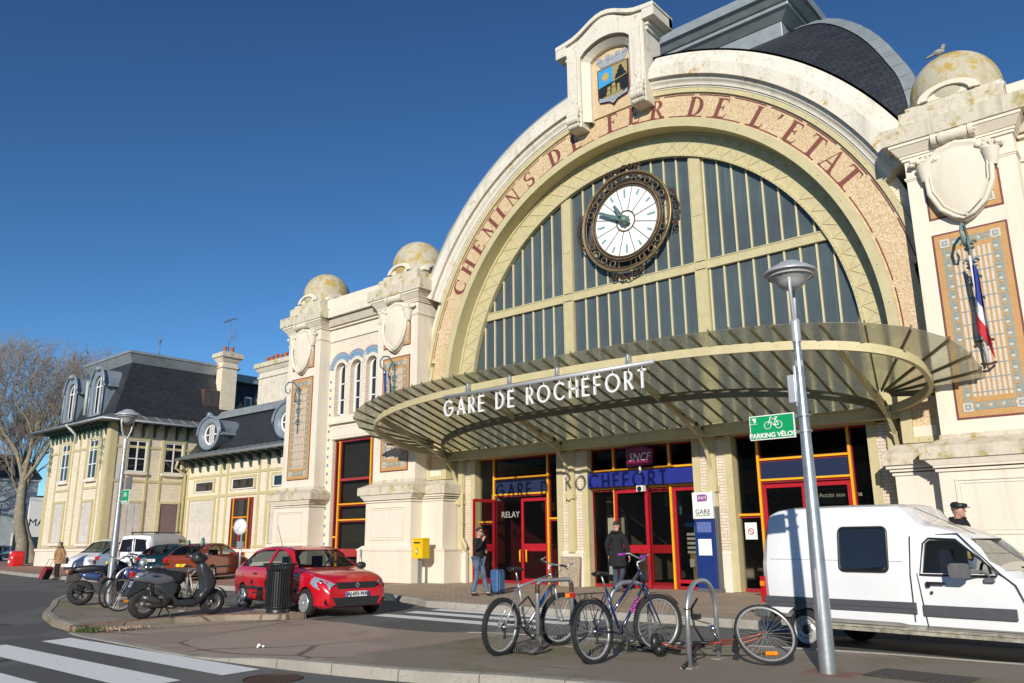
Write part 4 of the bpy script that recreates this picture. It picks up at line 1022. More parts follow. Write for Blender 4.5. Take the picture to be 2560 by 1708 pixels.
def hand(name, deg, L, wd, tail):
    t = RAD(deg); T = Matrix.Translation((0,-.15,0)) @ Matrix.Rotation(t, 4, 'Y')
    a = MB(); a.prism([(-wd/2,-tail),(wd/2,-tail),(wd*.75,0),(wd/2,L*.5),(wd*.35,L),(-wd*.35,L),(-wd/2,L*.5),(-wd*.75,0)], -.03, .03, T=T)
    a.build(name, HG, CK)
hand('minute_hand', -63, 1.08, .11, .25); hand('hour_hand', -31, .66, .13, .2)
a = MB(); a.lathe([(.001,-.26),(.09,-.24),(.16,-.16),(.16,.02)], axis='Y', n=20); a.build('hand_boss', HG, CK)
# SNCF sign, camera dome
a = thing('railway_sign', 'small magenta and red SNCF sign standing on the blue door fascia', 'sign', (.14,.86,3.60))
b = MB(); b.prism([(-.46,.12),(.42,.17),(.50,.62),(.2,.74),(-.46,.70)], -.06, .06); s1 = b.build('plate', [mat('magenta_plate', (.22,.01,.06), .3, 0, .25, 1.2)], a, bevel=.03)
text('lettering', 'SNCF', .34, WHITE, s1, (.02,-.066,.40), shear=.25, bold=-.004, sx=.92)
b = MB(); b.box(-.03, .03, -.02, .02, -.06, .14); b.build('post', WHITE, a)
a = thing('security_camera', 'white dome camera hanging under the blue fascia', 'camera', (.12, .86, 3.10))
b = MB(); b.box(-.11, .11, -.06, .14, -.12, .06); hb = b.build('housing', WHITE, a, bevel=.01); b = MB(); b.sphere((0,-.05,-.04), .08, 14, 10); b.build('dome', DARKG, a)
# totem
TT = thing('information_totem', 'tall blue and white station totem standing beside the centre doors', 'totem', (2.33,.62,.15))
b = MB(); b.box(-.30, .30, -.08, .10, .0, 1.95); b.build('blue_body', mat('totem_blue', (.012,.035,.17), .3, 0, .06, 3), TT, bevel=.01)
b = MB(); b.box(.30, .38, -.02, .16, 0, 2.3); b.box(-.33,.40,-.09,.17,-.01,.10); b.build('grey_side', mat('dark_grey_panel', (.10,.105,.11), .4, 0, .06, 3), TT, bevel=.01)
b = MB(); b.box(-.31, .31, -.10, .10, 1.97, 2.70); hd = b.build('white_head', WHITE, TT, bevel=.01)
b = MB(); b.prism([(-.15,2.44),(.14,2.45),(.17,2.60),(.08,2.64),(-.15,2.63)], -.108, -.10); b.build('emblem', mat('violet_plate', (.28,.08,.30), .4, 0, .2, 4), hd); text('lettering', 'SNCF', .11, WHITE, hd, (0,-.112,2.54), shear=.25)
text('lettering', 'GARE', .185, BLACK, hd, (.0,-.104,2.16)); text('lettering', 'DE ROCHEFORT', .062, BLACK, hd, (.0,-.104,2.06))
b = MB(); b.box(-.22, .22, -.088, -.08, 1.60, 1.88); b.build('pale_panel', mat('pale_violet_panel', (.12,.16,.38), .25), TT); b = MB(); b.box(-.2,.2,-.092,-.08,.98,1.42); b.build('timetable_sheet', WHITE, TT)
# flagstone leaning at the column
a = MB(); a.box(-.36, .36, -.05, .05, 0, .92); o = a.build('stone_slab', mat('speckled_stone', (.42,.34,.25), .8, 0, .35, 26, .3, 40), None, bevel=.012); o.location = (-2.46,.62,.15); o.rotation_euler = (RAD(-8),0,RAD(4)); tag(o, 'speckled tan stone slab leaning on the column left of the centre doors', 'stone slab')
# mailbox
MBX = thing('mailbox', 'yellow wall mailbox on a grey post beside the left pier', 'mailbox', (-7.92,-.62,.13))
b = MB(); b.box(-.26,.26,-.20,.16,.86,1.50); b.frus((-.28,.28,-.22,.18),(-.24,.24,-.16,.14),1.50,1.56); bx = b.build('box', mat('post_yellow', (.80,.52,.01), .35, 0, .08, 6), MBX, bevel=.02)
b = MB(); b.box(-.14,.16,-.24,-.2,1.38,1.42); b.box(-.05,.03,-.215,-.2,1.02,1.2); b.build('slot', PLAST, bx); b = MB(); b.box(-.04,.02,-.22,-.215,1.05,1.17); b.build('sticker', WHITE, bx)
b = MB(); b.box(-.12,-.02,-.04,.06,0,.88); b.build('post', STEEL, MBX)
# bracket lamps and flags on the piers
def iron_lamp(label, cx, zt, sgn=1, depth=.55):
    t = thing('wall_lamp_bracket', label, 'wall bracket', (cx,-.22,zt), 0, 'scrolled iron brackets on the piers')
    b = MB(); b.tube([(0,-.05,-2.1),(0,-.06,-.4),(0,-.14,-.1),(0,-.36,.10),(0,-.62,.06),(0,-.78,-.14),(0,-.74,-.36),(0,-.60,-.44),(0,-.50,-.32),(0,-.56,-.2)], [.022,.03,.035,.035,.034,.032,.03,.026,.022,.018], 8)
    b.build('arm', IRON, t)
    b = MB()
    for z in (-.35,-.8,-1.2,-1.7):
        b.tube([(-.10,-.05,z),(0,-.09,z+.02),(.10,-.05,z)], .022, 6)
        pts = [(0,-.06-.13*sin(pi*u/12)*(1-.3*u/12),z-.06+.30*u/12) for u in range(13)]; b.tube(pts, .018, 6)
        for s in (-1,1): scroll(b, s*.09, z+.12, .07, 0 if s > 0 else pi, s*.9, y=-.05, rad=.014)
    b.build('leafwork', IRON, t); return t
LB = iron_lamp('green iron lamp bracket on the right-hand pier above the flag', 9.93, 8.38)
dup(LB, (-9.98,-.22,8.38), 0, 'green iron lamp bracket on the pier just left of the arch, above the canopy'); dup(LB, (-16.2,-.22,8.20), 0, 'green iron lamp bracket on the leftmost pier of the station')
FL = thing('flag', 'furled French tricolour flag on a white pole on the right pier', 'flag', (9.98,-.30,5.3))
b = MB(); b.tube([(0,-.16,0),(0,-.42,2.4)], .028, 8); b.build('pole', WHITE, FL)
b = MB(); b.tube([(-.18,-.1,.50),(.18,-.1,.50)], .03, 6); b.tube([(-.14,-.05,.0),(-.08,-.2,-.05),(.08,-.2,-.05),(.14,-.05,0)], .03, 6); b.tube([(0,.1,.5),(0,-.2,.5)], .02, 6); b.build('holder', RUST, FL)
b = MB(); rows = []
for i in range(22):
    u = i/21; z = 2.35-1.55*u; yb = -.40+.14*u; row = []
    for j in range(13):
        v = j/12; f = .05*sin(9*v+3*u)*(1-.3*u); row.append((.02+.30*v*(.35+.65*u)+f*.3-.12*u, yb-.10*v+f, z-.45*v*u-.35*v))
    rows.append(row)
b.grid(rows[:12], 0); b.grid(rows[11:17], 1); b.grid(rows[16:], 2)
fb = b.build('cloth', [mat('flag_blue', (.015,.04,.30), .7, 0, .08, 6), mat('flag_white', (.75,.75,.75), .7), mat('flag_red', (.55,.02,.03), .7)], FL)
dup(FL, (-10.05,-.30,5.6), 0, 'furled tricolour flag half hidden behind the canopy on the pier left of the arch')
# pigeon on the right dome
PG = MB(); PG.sphere((0,0,.10), .075, 14, 10, sq=(1.6,.8,.9)); PG.sphere((.10,0,.20), .042, 12, 8); PG.tube([(.06,0,.13),(.10,0,.19)], [.05,.035], 8); PG.tube([(.13,0,.20),(.165,0,.195)], [.012,.004], 6); PG.prism([(-.10,.10),(-.24,.06),(-.24,.04),(-.08,.06)], -.03, .03); PG.tube([(.01,.02,0),(.01,.02,.05)], .008, 5); PG.tube([(.01,-.02,0),(.01,-.02,.05)], .008, 5)
PG = PG.build('pigeon', mat('pigeon_grey', (.35,.32,.30), .7, 0, .3, 30)); PG.location = (9.78,.45,13.41); PG.scale = (1.2,1.2,1.2); tag(PG, 'small grey pigeon perched on top of the right dome', 'bird')
# ================================================================ PAVILION (two storeys, mansard) and low WING
PV = thing('pavilion', 'two-storey cream brick pavilion with slate mansard and two arched zinc dormers', 'building')
XE, YF = -39.0, 1.5      # right-hand corner and front plane
XW = -48.5
a = MB(); a.box(XW, XE, YF, 11.5, 1.3, 9.1); wall = a.build('wall', BRICKP, PV)
a = MB(); a.box(XW-.12, XE+.12, YF-.12, 11.6, -.3, 1.22); a.box(XW-.18, XE+.18, YF-.18, 11.6, 1.1, 1.28); a.build('plinth', PLINTH, PV, bevel=.02)
def strips(mb, horiz, vert, plane, at, d=.05, w_=.16):
    """olive timber-like strips: horiz (u0,u1,z), vert (u,z0,z1)"""
    def bx(u0, u1, z0, z1):
        if plane == 'Y': mb.box(u0, u1, at-d, at, z0, z1)
        else: mb.box(at, at+d, u0, u1, z0, z1)
    for u0, u1, z in horiz: bx(u0, u1, z-w_/2, z+w_/2)
    d += .012
    for v in vert:
        u, z0, z1 = v[:3]; ww = v[3] if len(v) > 3 else w_; bx(u-ww/2, u+ww/2, z0, z1)
a = MB()
strips(a, [(XW,XE,8.75),(XW,XE,7.62),(XW,XE,1.42),(-46.75,-44.35,5.05),(-42.3,-40.0,5.05)], [(XW+.25,1.3,9.0,.5),(XE-.28,1.3,9.0,.55),(-43.25,1.3,9.0),(-46.75,1.3,9.0,.12),(-44.35,1.3,9.0,.12),(-42.2,1.3,9.0,.12),(-40.05,1.3,9.0,.12)], 'Y', YF)
strips(a, [(YF,7,8.75),(YF,7,7.62),(YF,7,5.45),(YF,7,1.42)], [(YF+.22,1.3,9.0,.45),(2.50,1.3,9.0,.14),(4.02,1.3,9.0,.14),(4.92,1.3,9.0,.14),(6.48,1.3,9.0,.14)], 'X', XE)
a.build('olive_strip', OLIVE, wall)
SHUT = mat('old_white_shutter', (.62,.585,.53), .6, 0, .12, 3)
def win_y(parent, x0, x1, z0, z1, y, shut=False, open_left=False, name='window', sill=True):
    a = MB(); a.box(x0, x1, y-.03, y-.01, z0, z1); w_ = a.build(name, DARKG if not shut else SHUT, parent)
    a = MB()
    if not shut:
        flat = z1-z0 < .8
        for u in ((x0, x1-.08) if flat else (x0, (x0+x1)/2-.04, x1-.08)): a.box(u, u+.08, y-.07, y-.03, z0, z1)
        for z in ((z0, z1-.06) if flat else (z0, z0+(z1-z0)*.36, z0+(z1-z0)*.72, z1-.08)): a.box(x0, x1, y-.065, y-.03, z, z+.06)
        a.build('frame', WHITE, w_)
    else:
        nl = 2
        for k in range(nl):
            xa, xb = x0+(x1-x0)*k/nl, x0+(x1-x0)*(k+1)/nl; a.box(xa+.02, xb-.02, y-.07, y-.03, z0+.02, z1-.02)
            z = z1-1.3
            while z < z1-.12: a.box(xa+.12, xb-.12, y-.09, y-.07, z, z+.05); z += .11
        a.build('shutter', SHUT, w_)
    if sill: a = MB(); a.box(x0-.12, x1+.12, y-.2, y, z0-.2, z0-.02); a.build('sill', PLINTH, w_, bevel=.01)
    # olive reveal round the opening
    a = MB(); a.box(x0-.16, x0, y-.10, y, z0, z1+.16); a.box(x1, x1+.16, y-.10, y, z0, z1+.16); a.box(x0, x1, y-.10, y, z1, z1+.16); a.build('reveal', OLIVE, w_)
    return w_
def win_x(parent, y0, y1, z0, z1, x, kind='win', name='window'):
    m = {'win': DARKG, 'shut': SHUT, 'door': mat('mauve_door', (.17,.12,.12), .5, 0, .1, 4)}[kind]
    a = MB(); a.box(x+.01, x+.03, y0, y1, z0, z1); w_ = a.build(name, m, parent)
    a = MB()
    if kind == 'win':
        for u in (y0, (y0+y1)/2-.04, y1-.08): a.box(x+.03, x+.07, u, u+.08, z0, z1)
        for z in (z0, z0+(z1-z0)*.4, z1-.07): a.box(x+.03, x+.065, y0, y1, z, z+.05)
    elif kind == 'shut':
        for k in range(3):
            ya, yb = y0+(y1-y0)*k/3, y0+(y1-y0)*(k+1)/3; a.box(x+.03, x+.07, ya+.015, yb-.015, z0+.02, z1-.02)
            z = z1-1.2
            while z < z1-.12: a.box(x+.07, x+.085, ya+.08, yb-.08, z, z+.05); z += .11
    else:
        a.box(x+.03, x+.06, y0+.1, y0+.5, z0+.3, z0+1.1); a.box(x+.03, x+.06, y1-.5, y1-.1, z0+.3, z0+1.1); a.box(x+.03,x+.05,y0+.1,y1-.1,z1-.5,z1-.1)
    a.build('frame' if kind != 'shut' else 'shutter', (SHUT if kind == 'shut' else WHITE) if kind != 'door' else mat('mauve_door', (0,0,0)), w_)
    a = MB(); a.box(x, x+.10, y0-.13, y0, z0, z1+.13); a.box(x, x+.10, y1, y1+.13, z0, z1+.13); a.box(x, x+.10, y0, y1, z1, z1+.13)
    a.build('reveal', OLIVE, w_)
    if kind == 'win': a = MB(); a.box(x, x+.2, y0-.1, y1+.1, z0-.2, z0-.02); a.build('sill', PLINTH, w_)
    return w_
win_y(PV, -46.15, -44.85, 5.65, 8.15, YF); win_y(PV, -41.75, -40.45, 5.62, 8.12, YF)
win_y(PV, -46.3, -44.9, 1.65, 4.2, YF, True); win_y(PV, -41.9, -40.5, 1.62, 4.15, YF, True)
win_x(PV, 2.66, 3.88, 6.05, 8.02, XE); win_x(PV, 5.06, 6.33, 6.05, 8.02, XE)
win_x(PV, 2.60, 3.90, 1.7, 4.08, XE, 'shut'); win_x(PV, 5.10, 6.32, .4, 4.05, XE, 'door', 'door')
# eaves with teal brackets
a = MB(); e0 = .82
a.frus((XW-1.1,XE+1.05,YF-1.0,12.4),(XW-.05,XE+.05,YF-.05,11.6), 9.18, 9.62); a.box(XW-1.1, XE+1.05, YF-1.0, 12.4, 9.10, 9.18)
ev = a.build('eaves', ZINC_D, PV)
a = MB(); a.tube([(XW-1.15,12.4,9.14),(XW-1.15,YF-1.06,9.14),(XE+1.12,YF-1.06,9.14),(XE+1.12,12.4,9.14)], .08, 8)
for i in range(12): y = YF+.2+i*.85; a.tube([(XE+1.0,y,9.22),(XE+.1,y,9.62)], .03, 4)
a.build('gutter', ZINC, ev)
TEAL = mat('teal_bracket', (.035,.085,.08), .5, 0, .1, 10)
def brackets(parent, pts, dirn, ztop, s=.8):
    for (x, y) in pts:
        a = MB(); dx, dy = dirn; P = [(0,0),(s,0),(s,-.08),(s*.55,-.16),(s*.25,-.42),(s*.12,-.8),(0,-.85)]
        if dx: a.prism([(x+dx*u, ztop+v) for u, v in P], y-.07, y+.07, 'XZ')
        else: a.prism([(y+dy*u, ztop+v) for u, v in P], x-.07, x+.07, 'YZ')
        a.sphere((x+dx*s*.7, y+dy*s*.7, ztop-.16), .09, 8, 6)
        a.build('eaves_bracket', TEAL, parent)
brackets(PV, [(XW+.5+i*.655, YF) for i in range(14)], (0,-1), 9.1)
brackets(PV, [(XE, YF+.55+i*.75) for i in range(7)], (1,0), 9.1)
a = MB(); a.frus((XW+.05,XE-.05,YF+.1,11.5),(XW+1.5,XE-1.5,YF+1.55,10.3), 9.6, 13.4)
mans = a.build('mansard', SLATE, PV)
a = MB(); a.frus((XW+1.45,XE-1.45,YF+1.5,10.4),(XW+1.1,XE-1.1,YF+1.15,10.7), 13.35, 13.95); a.box(XW+1.05,XE-1.05,YF+1.1,10.75,13.95,14.12); a.frus((XW+1.1,XE-1.1,YF+1.15,10.7),(XW+3,XE-3,YF+3,9),14.12,14.4)
a.build('zinc_cornice', ZINC, PV, bevel=.02)
# lower continuation of the roof behind the chimney
a = MB(); a.frus((XW+2,XE-.9,10.3,17),(XW+3,XE-1.9,10.3,16), 9.6, 13.2); a.build('mansard', SLATE, PV); a = MB(); a.box(XW+2.9,XE-1.5,10.3,16.4,13.2,13.75); a.build('zinc_cornice', ZINC, PV)
def dormer(parent, cx, y, zb, h, w_, lab=None):
    t = MB(); r = w_/2
    o = [(cx-r,zb),(cx-r,zb+h-r)]+[(cx-r*cos(pi*i/12), zb+h-r+r*sin(pi*i/12)*1.15) for i in range(1, 12)]+[(cx+r,zb+h-r),(cx+r,zb)]
    ri = r*.62; inn = [(cx-ri,zb+.15),(cx-ri,zb+h-r)]+[(cx-ri*cos(pi*i/12), zb+h-r+ri*sin(pi*i/12)*1.15) for i in range(1, 12)]+[(cx+ri,zb+h-r),(cx+ri,zb+.15)]
    for i in range(len(o)):
        j = (i+1) % len(o)
        t.add([(o[i][0],y,o[i][1]),(o[j][0],y,o[j][1]),(inn[j][0],y+.03,inn[j][1]),(inn[i][0],y+.03,inn[i][1])], [(0,1,2,3)])
        t.add([(o[i][0],y,o[i][1]),(o[j][0],y,o[j][1]),(o[j][0],y+1.6,o[j][1]),(o[i][0],y+1.6,o[i][1])], [(0,1,2,3)])
        t.add([(inn[i][0],y+.03,inn[i][1]),(inn[j][0],y+.03,inn[j][1]),(inn[j][0],y+.25,inn[j][1]),(inn[i][0],y+.25,inn[i][1])], [(0,1,2,3)])
    arc = [(cx-(r+.12)*cos(pi*i/14), y-.08, zb+h-r+(r+.12)*sin(pi*i/14)*1.15) for i in range(15)]
    t.tube(arc, .08, 6); t.tube([(cx-r-.12,y-.08,zb+h-r),(cx-r-.3,y-.05,zb+h-r-.1)], .07, 6); t.tube([(cx+r+.12,y-.08,zb+h-r),(cx+r+.3,y-.05,zb+h-r-.1)], .07, 6)
    t.tube([(cx-r,y-.04,zb),(cx-r,y-.04,zb+h-r)], .07, 6); t.tube([(cx+r,y-.04,zb),(cx+r,y-.04,zb+h-r)], .07, 6)
    t.sphere((cx,y-.1,zb+h+.16), .16, 8, 6); scroll(t, cx-.2, zb+h+.1, .12, 0, 1, y=y-.1, rad=.035); scroll(t, cx+.2, zb+h+.1, .12, pi, -1, y=y-.1, rad=.035)
    t.box(cx+r, cx+r+.22, y+.25, y+1.5, zb+h-r-.12, zb+h-r+.05)
    d = t.build('dormer', mat('blue_grey_zinc', (.24,.29,.34), .45, .15, .1, 3), parent)
    g = MB(); g.prism(inn, y+.24, y+.26); wn = g.build('window', DARKG, d)
    g = MB()
    for i in range(len(inn)):
        j = (i+1) % len(inn); k = .84
        g.add([(inn[i][0],y+.2,inn[i][1]),(inn[j][0],y+.2,inn[j][1]),(cx+(inn[j][0]-cx)*k,y+.2,zb+h*.55+(inn[j][1]-zb-h*.55)*.93),(cx+(inn[i][0]-cx)*k,y+.2,zb+h*.55+(inn[i][1]-zb-h*.55)*.93)], [(0,1,2,3)])
    g.box(cx-.05, cx+.05, y+.16, y+.22, zb+.15, zb+h-.3); g.box(cx-ri, cx+ri, y+.17, y+.22, zb+h-r-.04, zb+h-r+.04)
    g.build('frame', WHITE, wn); return d
dormer(PV, -46.2, 1.55, 9.75, 3.0, 2.0); dormer(PV, -41.9, 1.55, 9.75, 3.0, 2.0)
a = MB(); a.box(XE-1.2,XE-.55,7.8,9.0,10.95,12.1); sk = a.build('roof_window', mat('brown_frame', (.10,.06,.05), .5), PV)
a = MB(); a.box(XE-.55,XE-.53,7.9,8.42,11.05,12.0); a.box(XE-.55,XE-.53,8.48,8.92,11.05,12.0); a.build('pane', DARKG, sk)
for (y, z) in ((11.3,11.2),(12.6,11.25)):
    a = MB(); a.box(XE-1.9,XE-1.1,y,y+.6,z,z+.85); sk = a.build('roof_window', ZINC, PV); a = MB(); a.box(XE-1.1,XE-1.08,y+.1,y+.5,z+.1,z+.75); a.build('pane', DARKG, sk)
POT = mat('terracotta_pot', (.42,.13,.05), .7, 0, .15, 10)
def chimney(parent, x0, x1, y0, y1, z0, z1, pots, m):
    a = MB(); a.box(x0, x1, y0, y1, z0, z1); a.box(x0-.08, x1+.08, y0-.08, y1+.08, z1-.75, z1-.62); a.frus((x0-.05,x1+.05,y0-.05,y1+.05),(x0-.22,x1+.22,y0-.22,y1+.22), z1-.3, z1)
    c = a.build('chimney', m, parent)
    a = MB(); a.box(x0-.3, x1+.3, y0-.3, y1+.3, z1, z1+.32); a.frus((x0-.3,x1+.3,y0-.3,y1+.3),(x0+.1,x1-.1,y0+.1,y1-.1), z1+.32, z1+.5); a.build('cap', STONE_L, c, bevel=.02)
    for p in range(pots):
        a = MB(); u = (p+.5)/pots; 
        if x1-x0 > y1-y0: px, py = x0+(x1-x0)*u, (y0+y1)/2
        else: px, py = (x0+x1)/2, y0+(y1-y0)*u
        h = .42+.12*((p*7) % 3)/3; a.lathe([(.17,0),(.15,.05),(.12,h-.1),(.15,h-.08),(.15,h),(.10,h)], (px,py,z1+.45), n=14); a.build('chimney_pot', POT, c)
    return c
c1 = chimney(PV, XE-1.3, XE-.5, 9.05, 10.2, 9.6, 14.6, 2, BRICKP)
def aerial(parent, x, y, z, h):
    a = MB(); a.tube([(x,y,z),(x,y,z+h)], .025, 6); a.tube([(x-.9,y,z+h-.1),(x+.9,y,z+h-.02)], .02, 5)
    for i in range(10): xx = x-.8+i*.17; a.tube([(xx,y-.22,z+h-.1),(xx,y+.22,z+h-.02)], .012, 4)
    a.tube([(x,y,z+h*.45),(x+1.1,y+.2,z+h*.45)], .018, 5)
    for i in range(4): a.tube([(x+.3+i*.25,y,z+h*.45-.45),(x+.3+i*.25,y,z+h*.45+.5)], .008, 4)
    return a.build('aerial', ZINC_D, parent)
aerial(c1, XE-.9, 9.6, 15.0, 2.6)
a = MB(); a.tube([(XE-2.4,5.2,14.1),(XE-2.4,5.2,15.4)], .04, 6); a.sphere((XE-2.4,5.2,15.4), .12, 8, 5); a.build('vent_pipe', ZINC_D, PV)
a = MB(); a.tube([(-43.2,1.1,8.0),(-43.2,1.0,8.6),(-43.2,.35,9.2)], .09, 8); a.tube([(-43.1,1.4,9.9),(-43.1,1.4,12.2)], .11, 8); a.build('downpipe', mat('pale_green_pipe', (.45,.50,.45), .5), PV)
for (x, l) in ((-47.9,'green iron lamp bracket high on the left corner of the pavilion'),(-39.6,'green iron lamp bracket high on the right corner of the pavilion front')):
    dup(LB, (x, YF-.1, 8.2), 0, l)
# ---------------- low wing
WG = thing('wing', 'low cream brick wing with slate roof and round zinc dormers linking pavilion and station', 'building')
YW = 6.7
a = MB(); a.box(XE, -17.0, YW, 13, 1.2, 6.9); wl = a.build('wall', BRICKP, WG)
a = MB(); a.box(XE+.02, -17.0, YW-.12, 13, -.1, 1.15); a.box(XE+.02,-17,YW-.18,13,1.02,1.2); a.build('plinth', PLINTH, WG, bevel=.02)
a = MB()
vs_ = [-38.6,-34.45,-33.6,-30.0,-29.1,-26.0,-22.5,-19.5]
strips(a, [(XE,-17,5.75),(XE,-17,4.45),(XE,-17,1.35)], [(v,1.2,6.7,.2) for v in vs_], 'Y', YW); a.build('olive_strip', OLIVE, wl)
for (x0, x1) in ((-37.5,-35.2),(-33.0,-30.5),(-28.5,-26.6)):
    win_y(WG, x0, x1, 4.75, 5.42, YW, sill=False)
win_y(WG, -38.0, -35.0, 1.5, 4.22, YW, True)
win_y(WG, -28.6, -26.6, 1.5, 4.22, YW, True)
g = redwin(WG, -32.9, -30.5, .3, 4.22, YW-.1, (-32.55,-30.85), [(-32.5,-30.9,3.05),(-32.5,-30.9,2.45)], th=.09, gm=DARKG)
a = MB(); a.box(-32.5,-30.9,YW-.14,YW-.1,.3,1.3); a.box(-31.75,-31.62,YW-.14,YW-.1,1.3,2.4); a.build('door', REDB, g)
a = MB(); a.frus((XE+.1,-17,YW-1.05,13.5),(XE+.1,-17,YW-.1,12.6), 6.95, 7.35); a.box(XE+.1,-17,YW-1.05,13.5,6.88,6.95)
ev = a.build('eaves', ZINC_D, WG)
a = MB(); a.tube([(XE+1.0,YW-1.1,6.92),(-17.5,YW-1.1,6.92)], .08, 8)
i = XE+1.4
while i < -17.5: a.tube([(i,YW-1.0,7.0),(i,YW-.15,7.36)], .025, 4); i += .75
a.build('gutter', ZINC, ev)
brackets(WG, [(XE+1.0+i*1.0, YW) for i in range(17)], (0,-1), 6.88, .85)
a = MB(); a.frus((XE+.1,-17,YW,13),(XE+.1,-17,YW+2.0,11), 7.35, 9.95); a.build('mansard', SLATE, WG)
a = MB(); a.box(XE+.1,-17,YW+1.75,11.2,9.9,10.15); a.frus((XE+.1,-17,YW+1.9,11.2),(XE+.1,-17,8.9,9.2),10.15,10.5); a.build('zinc_ridge', ZINC, WG)
def oculus(parent, cx, y, cz, rx, rz):
    t = MB(); N_ = 28
    E_ = lambda k, i: (cx+rx*k*cos(2*pi*i/N_), cz+rz*k*sin(2*pi*i/N_))
    rows = []
    for k, dy in ((1.0,1.6),(1.0,0),(1.06,-.1),(.92,-.16),(.74,-.02),(.70,.0),(.70,.2)):
        rows.append([(E_(k,i)[0], y+dy, E_(k,i)[1]) for i in range(N_)])
    t.grid(rows, 0, True, True)
    t.tube([(cx-(rx+.2)*cos(pi*i/16), y-.1, cz+(rz+.16)*sin(pi*i/16)) for i in range(17)], .09, 6)
    t.sphere((cx,y-.12,cz+rz+.28), .18, 8, 6); scroll(t, cx-.25, cz+rz+.2, .14, 0, 1, y=y-.12, rad=.04); scroll(t, cx+.25, cz+rz+.2, .14, pi, -1, y=y-.12, rad=.04)
    t.box(cx+rx-.05, cx+rx+.28, y, y+1.5, cz-.12, cz+.05); t.box(cx-rx-.28, cx-rx+.05, y, y+1.5, cz-.12, cz+.05)
    d = t.build('round_dormer', mat('blue_grey_zinc', (0,0,0)), parent)
    g = MB(); g.poly([(E_(.7,i)[0], y+.2, E_(.7,i)[1]) for i in range(N_)]); wn = g.build('window', DARKG, d)
    g = MB(); g.tube([(E_(.66,i)[0], y+.16, E_(.66,i)[1]) for i in range(N_)], .07, 6, closed=True)
    for x in (-.22,.22): g.box(cx+x-.04, cx+x+.04, y+.12, y+.18, cz-rz*.62, cz+rz*.62)
    g.box(cx-.035, cx+.035, y+.12, y+.18, cz-rz*.66, cz+rz*.66); g.box(cx-rx*.66, cx+rx*.66, y+.12, y+.18, cz-.04, cz+.04)
    g.build('frame', WHITE, wn)
oculus(WG, -36.0, YW-.15, 8.45, 1.25, 1.0); oculus(WG, -27.2, YW-.15, 8.45, 1.25, 1.0)
chimney(WG, -37.2, -33.2, 10.6, 11.5, 9.8, 13.6, 7, mat('cream_chimney_render', (.66,.60,.50), .8, 0, .15, 3, .2))
a = MB(); a.tube([(XE+.75,YW-1.0,6.8),(XE+.3,YW-.9,6.4),(XE+.3,YW-.2,6.0),(XE+.3,YW-.2,.3)], .09, 8); a.build('downpipe', OLIVE, WG)
# ================================================================ trees
def tree(name, label, loc, H, tr_, seed, spread=.62, levels=6, lean=(0,0)):
    rnd = random.Random(seed); root = thing(name, label, 'tree', loc, 0, 'bare plane trees at the street corner')
    tk = MB(); tw = MB()
    def branch(p, d, L, r, lv):
        n_ = 4 if lv < 3 else 3; pts = [p]; q = Vector(p); dd = Vector(d)
        for i in range(n_):
            dd = (dd+Vector((rnd.gauss(0,.16),rnd.gauss(0,.16),rnd.gauss(.05,.10)))).normalized(); q = q+dd*L/n_; pts.append(q.copy())
        r1 = r*(.62 if lv < levels else .3)
        rs = [r+(r1-r)*i/n_ for i in range(n_+1)]
        rs = [max(x_, .012) for x_ in rs]; (tk if lv < 3 else tw).tube(pts, rs, 10 if lv < 1 else (7 if lv < 3 else 3), cap=False)
        if lv >= levels: return
        k = 4
        for i in range(k):
            az = 2*pi*(i+rnd.random()*.7)/k; tilt = rnd.uniform(.3, spread+.22) if lv else rnd.uniform(.25,.6)
            o = dd.orthogonal().normalized(); o2 = dd.cross(o)
            nd = (dd*cos(tilt)+(o*cos(az)+o2*sin(az))*sin(tilt)); nd.z += .16; nd.normalize()
            s0 = q if (i < 2 or lv == 0) else Vector(pts[rnd.randint(1, n_-1)])
            branch(s0, nd, L*rnd.uniform(.55,.82) if lv else L*rnd.uniform(.55,.85), r1*rnd.uniform(.55,.8), lv+1)
    branch(Vector((0,0,-.2)), Vector((lean[0],lean[1],1)).normalized(), H*.33, tr_, 0)
    tk.build('trunk', BARK, root, recalc=False); tw.build('crown', TWIG, root, recalc=False)
    return root
tree('plane_tree', 'big bare plane tree with a thick leaning trunk left of the pavilion', (-56.3,3.2,.15), 20.5, .50, 11, lean=(-.10,.0))
tree('plane_tree', 'thinner bare plane tree close against the left edge of the pavilion', (-59.6,5.2,.15), 17, .36, 5, lean=(.03,0))
tree('plane_tree', 'bare plane tree farther down the street behind the others', (-86,6,.1), 17, .42, 23)
# street on the far left
def house(name, label, x0, x1, y0, y1, h, m, rows_, group='old houses at the end of the street'):
    t = thing(name, label, 'building', (0,0,0), 0, group)
    a = MB(); a.box(x0, x1, y0, y1, -.2, h); a.box(x0-.15,x1+.15,y0-.15,y1+.15,h-.3,h); wl = a.build('wall', m, t)
    a = MB(); a.frus((x0-.3,x1+.3,y0-.3,y1+.3),(x0+1.2,x1-1.2,y0+1.2,y1-1.2), h, h+2.6); a.build('roof', SLATE, t)
    a = MB(); n_ = max(2, int((y1-y0)/2.6))
    for r in range(rows_):
        z = .9+r*3.1
        for i in range(n_):
            y = y0+(y1-y0)*(i+.5)/n_; b = MB(); b.box(x1, x1+.06, y-.5, y+.5, z, z+1.8); ww = b.build('window', DARKG, t)
            b = MB(); b.box(x1, x1+.09, y-.62, y-.5, z-.05, z+1.85); b.box(x1, x1+.09, y+.5, y+.62, z-.05, z+1.85); b.box(x1,x1+.12,y-.65,y+.65,z-.18,z-.02); b.box(x1+.05,x1+.1,y-.03,y+.03,z,z+1.8); b.build('frame', WHITE, ww)
    return t
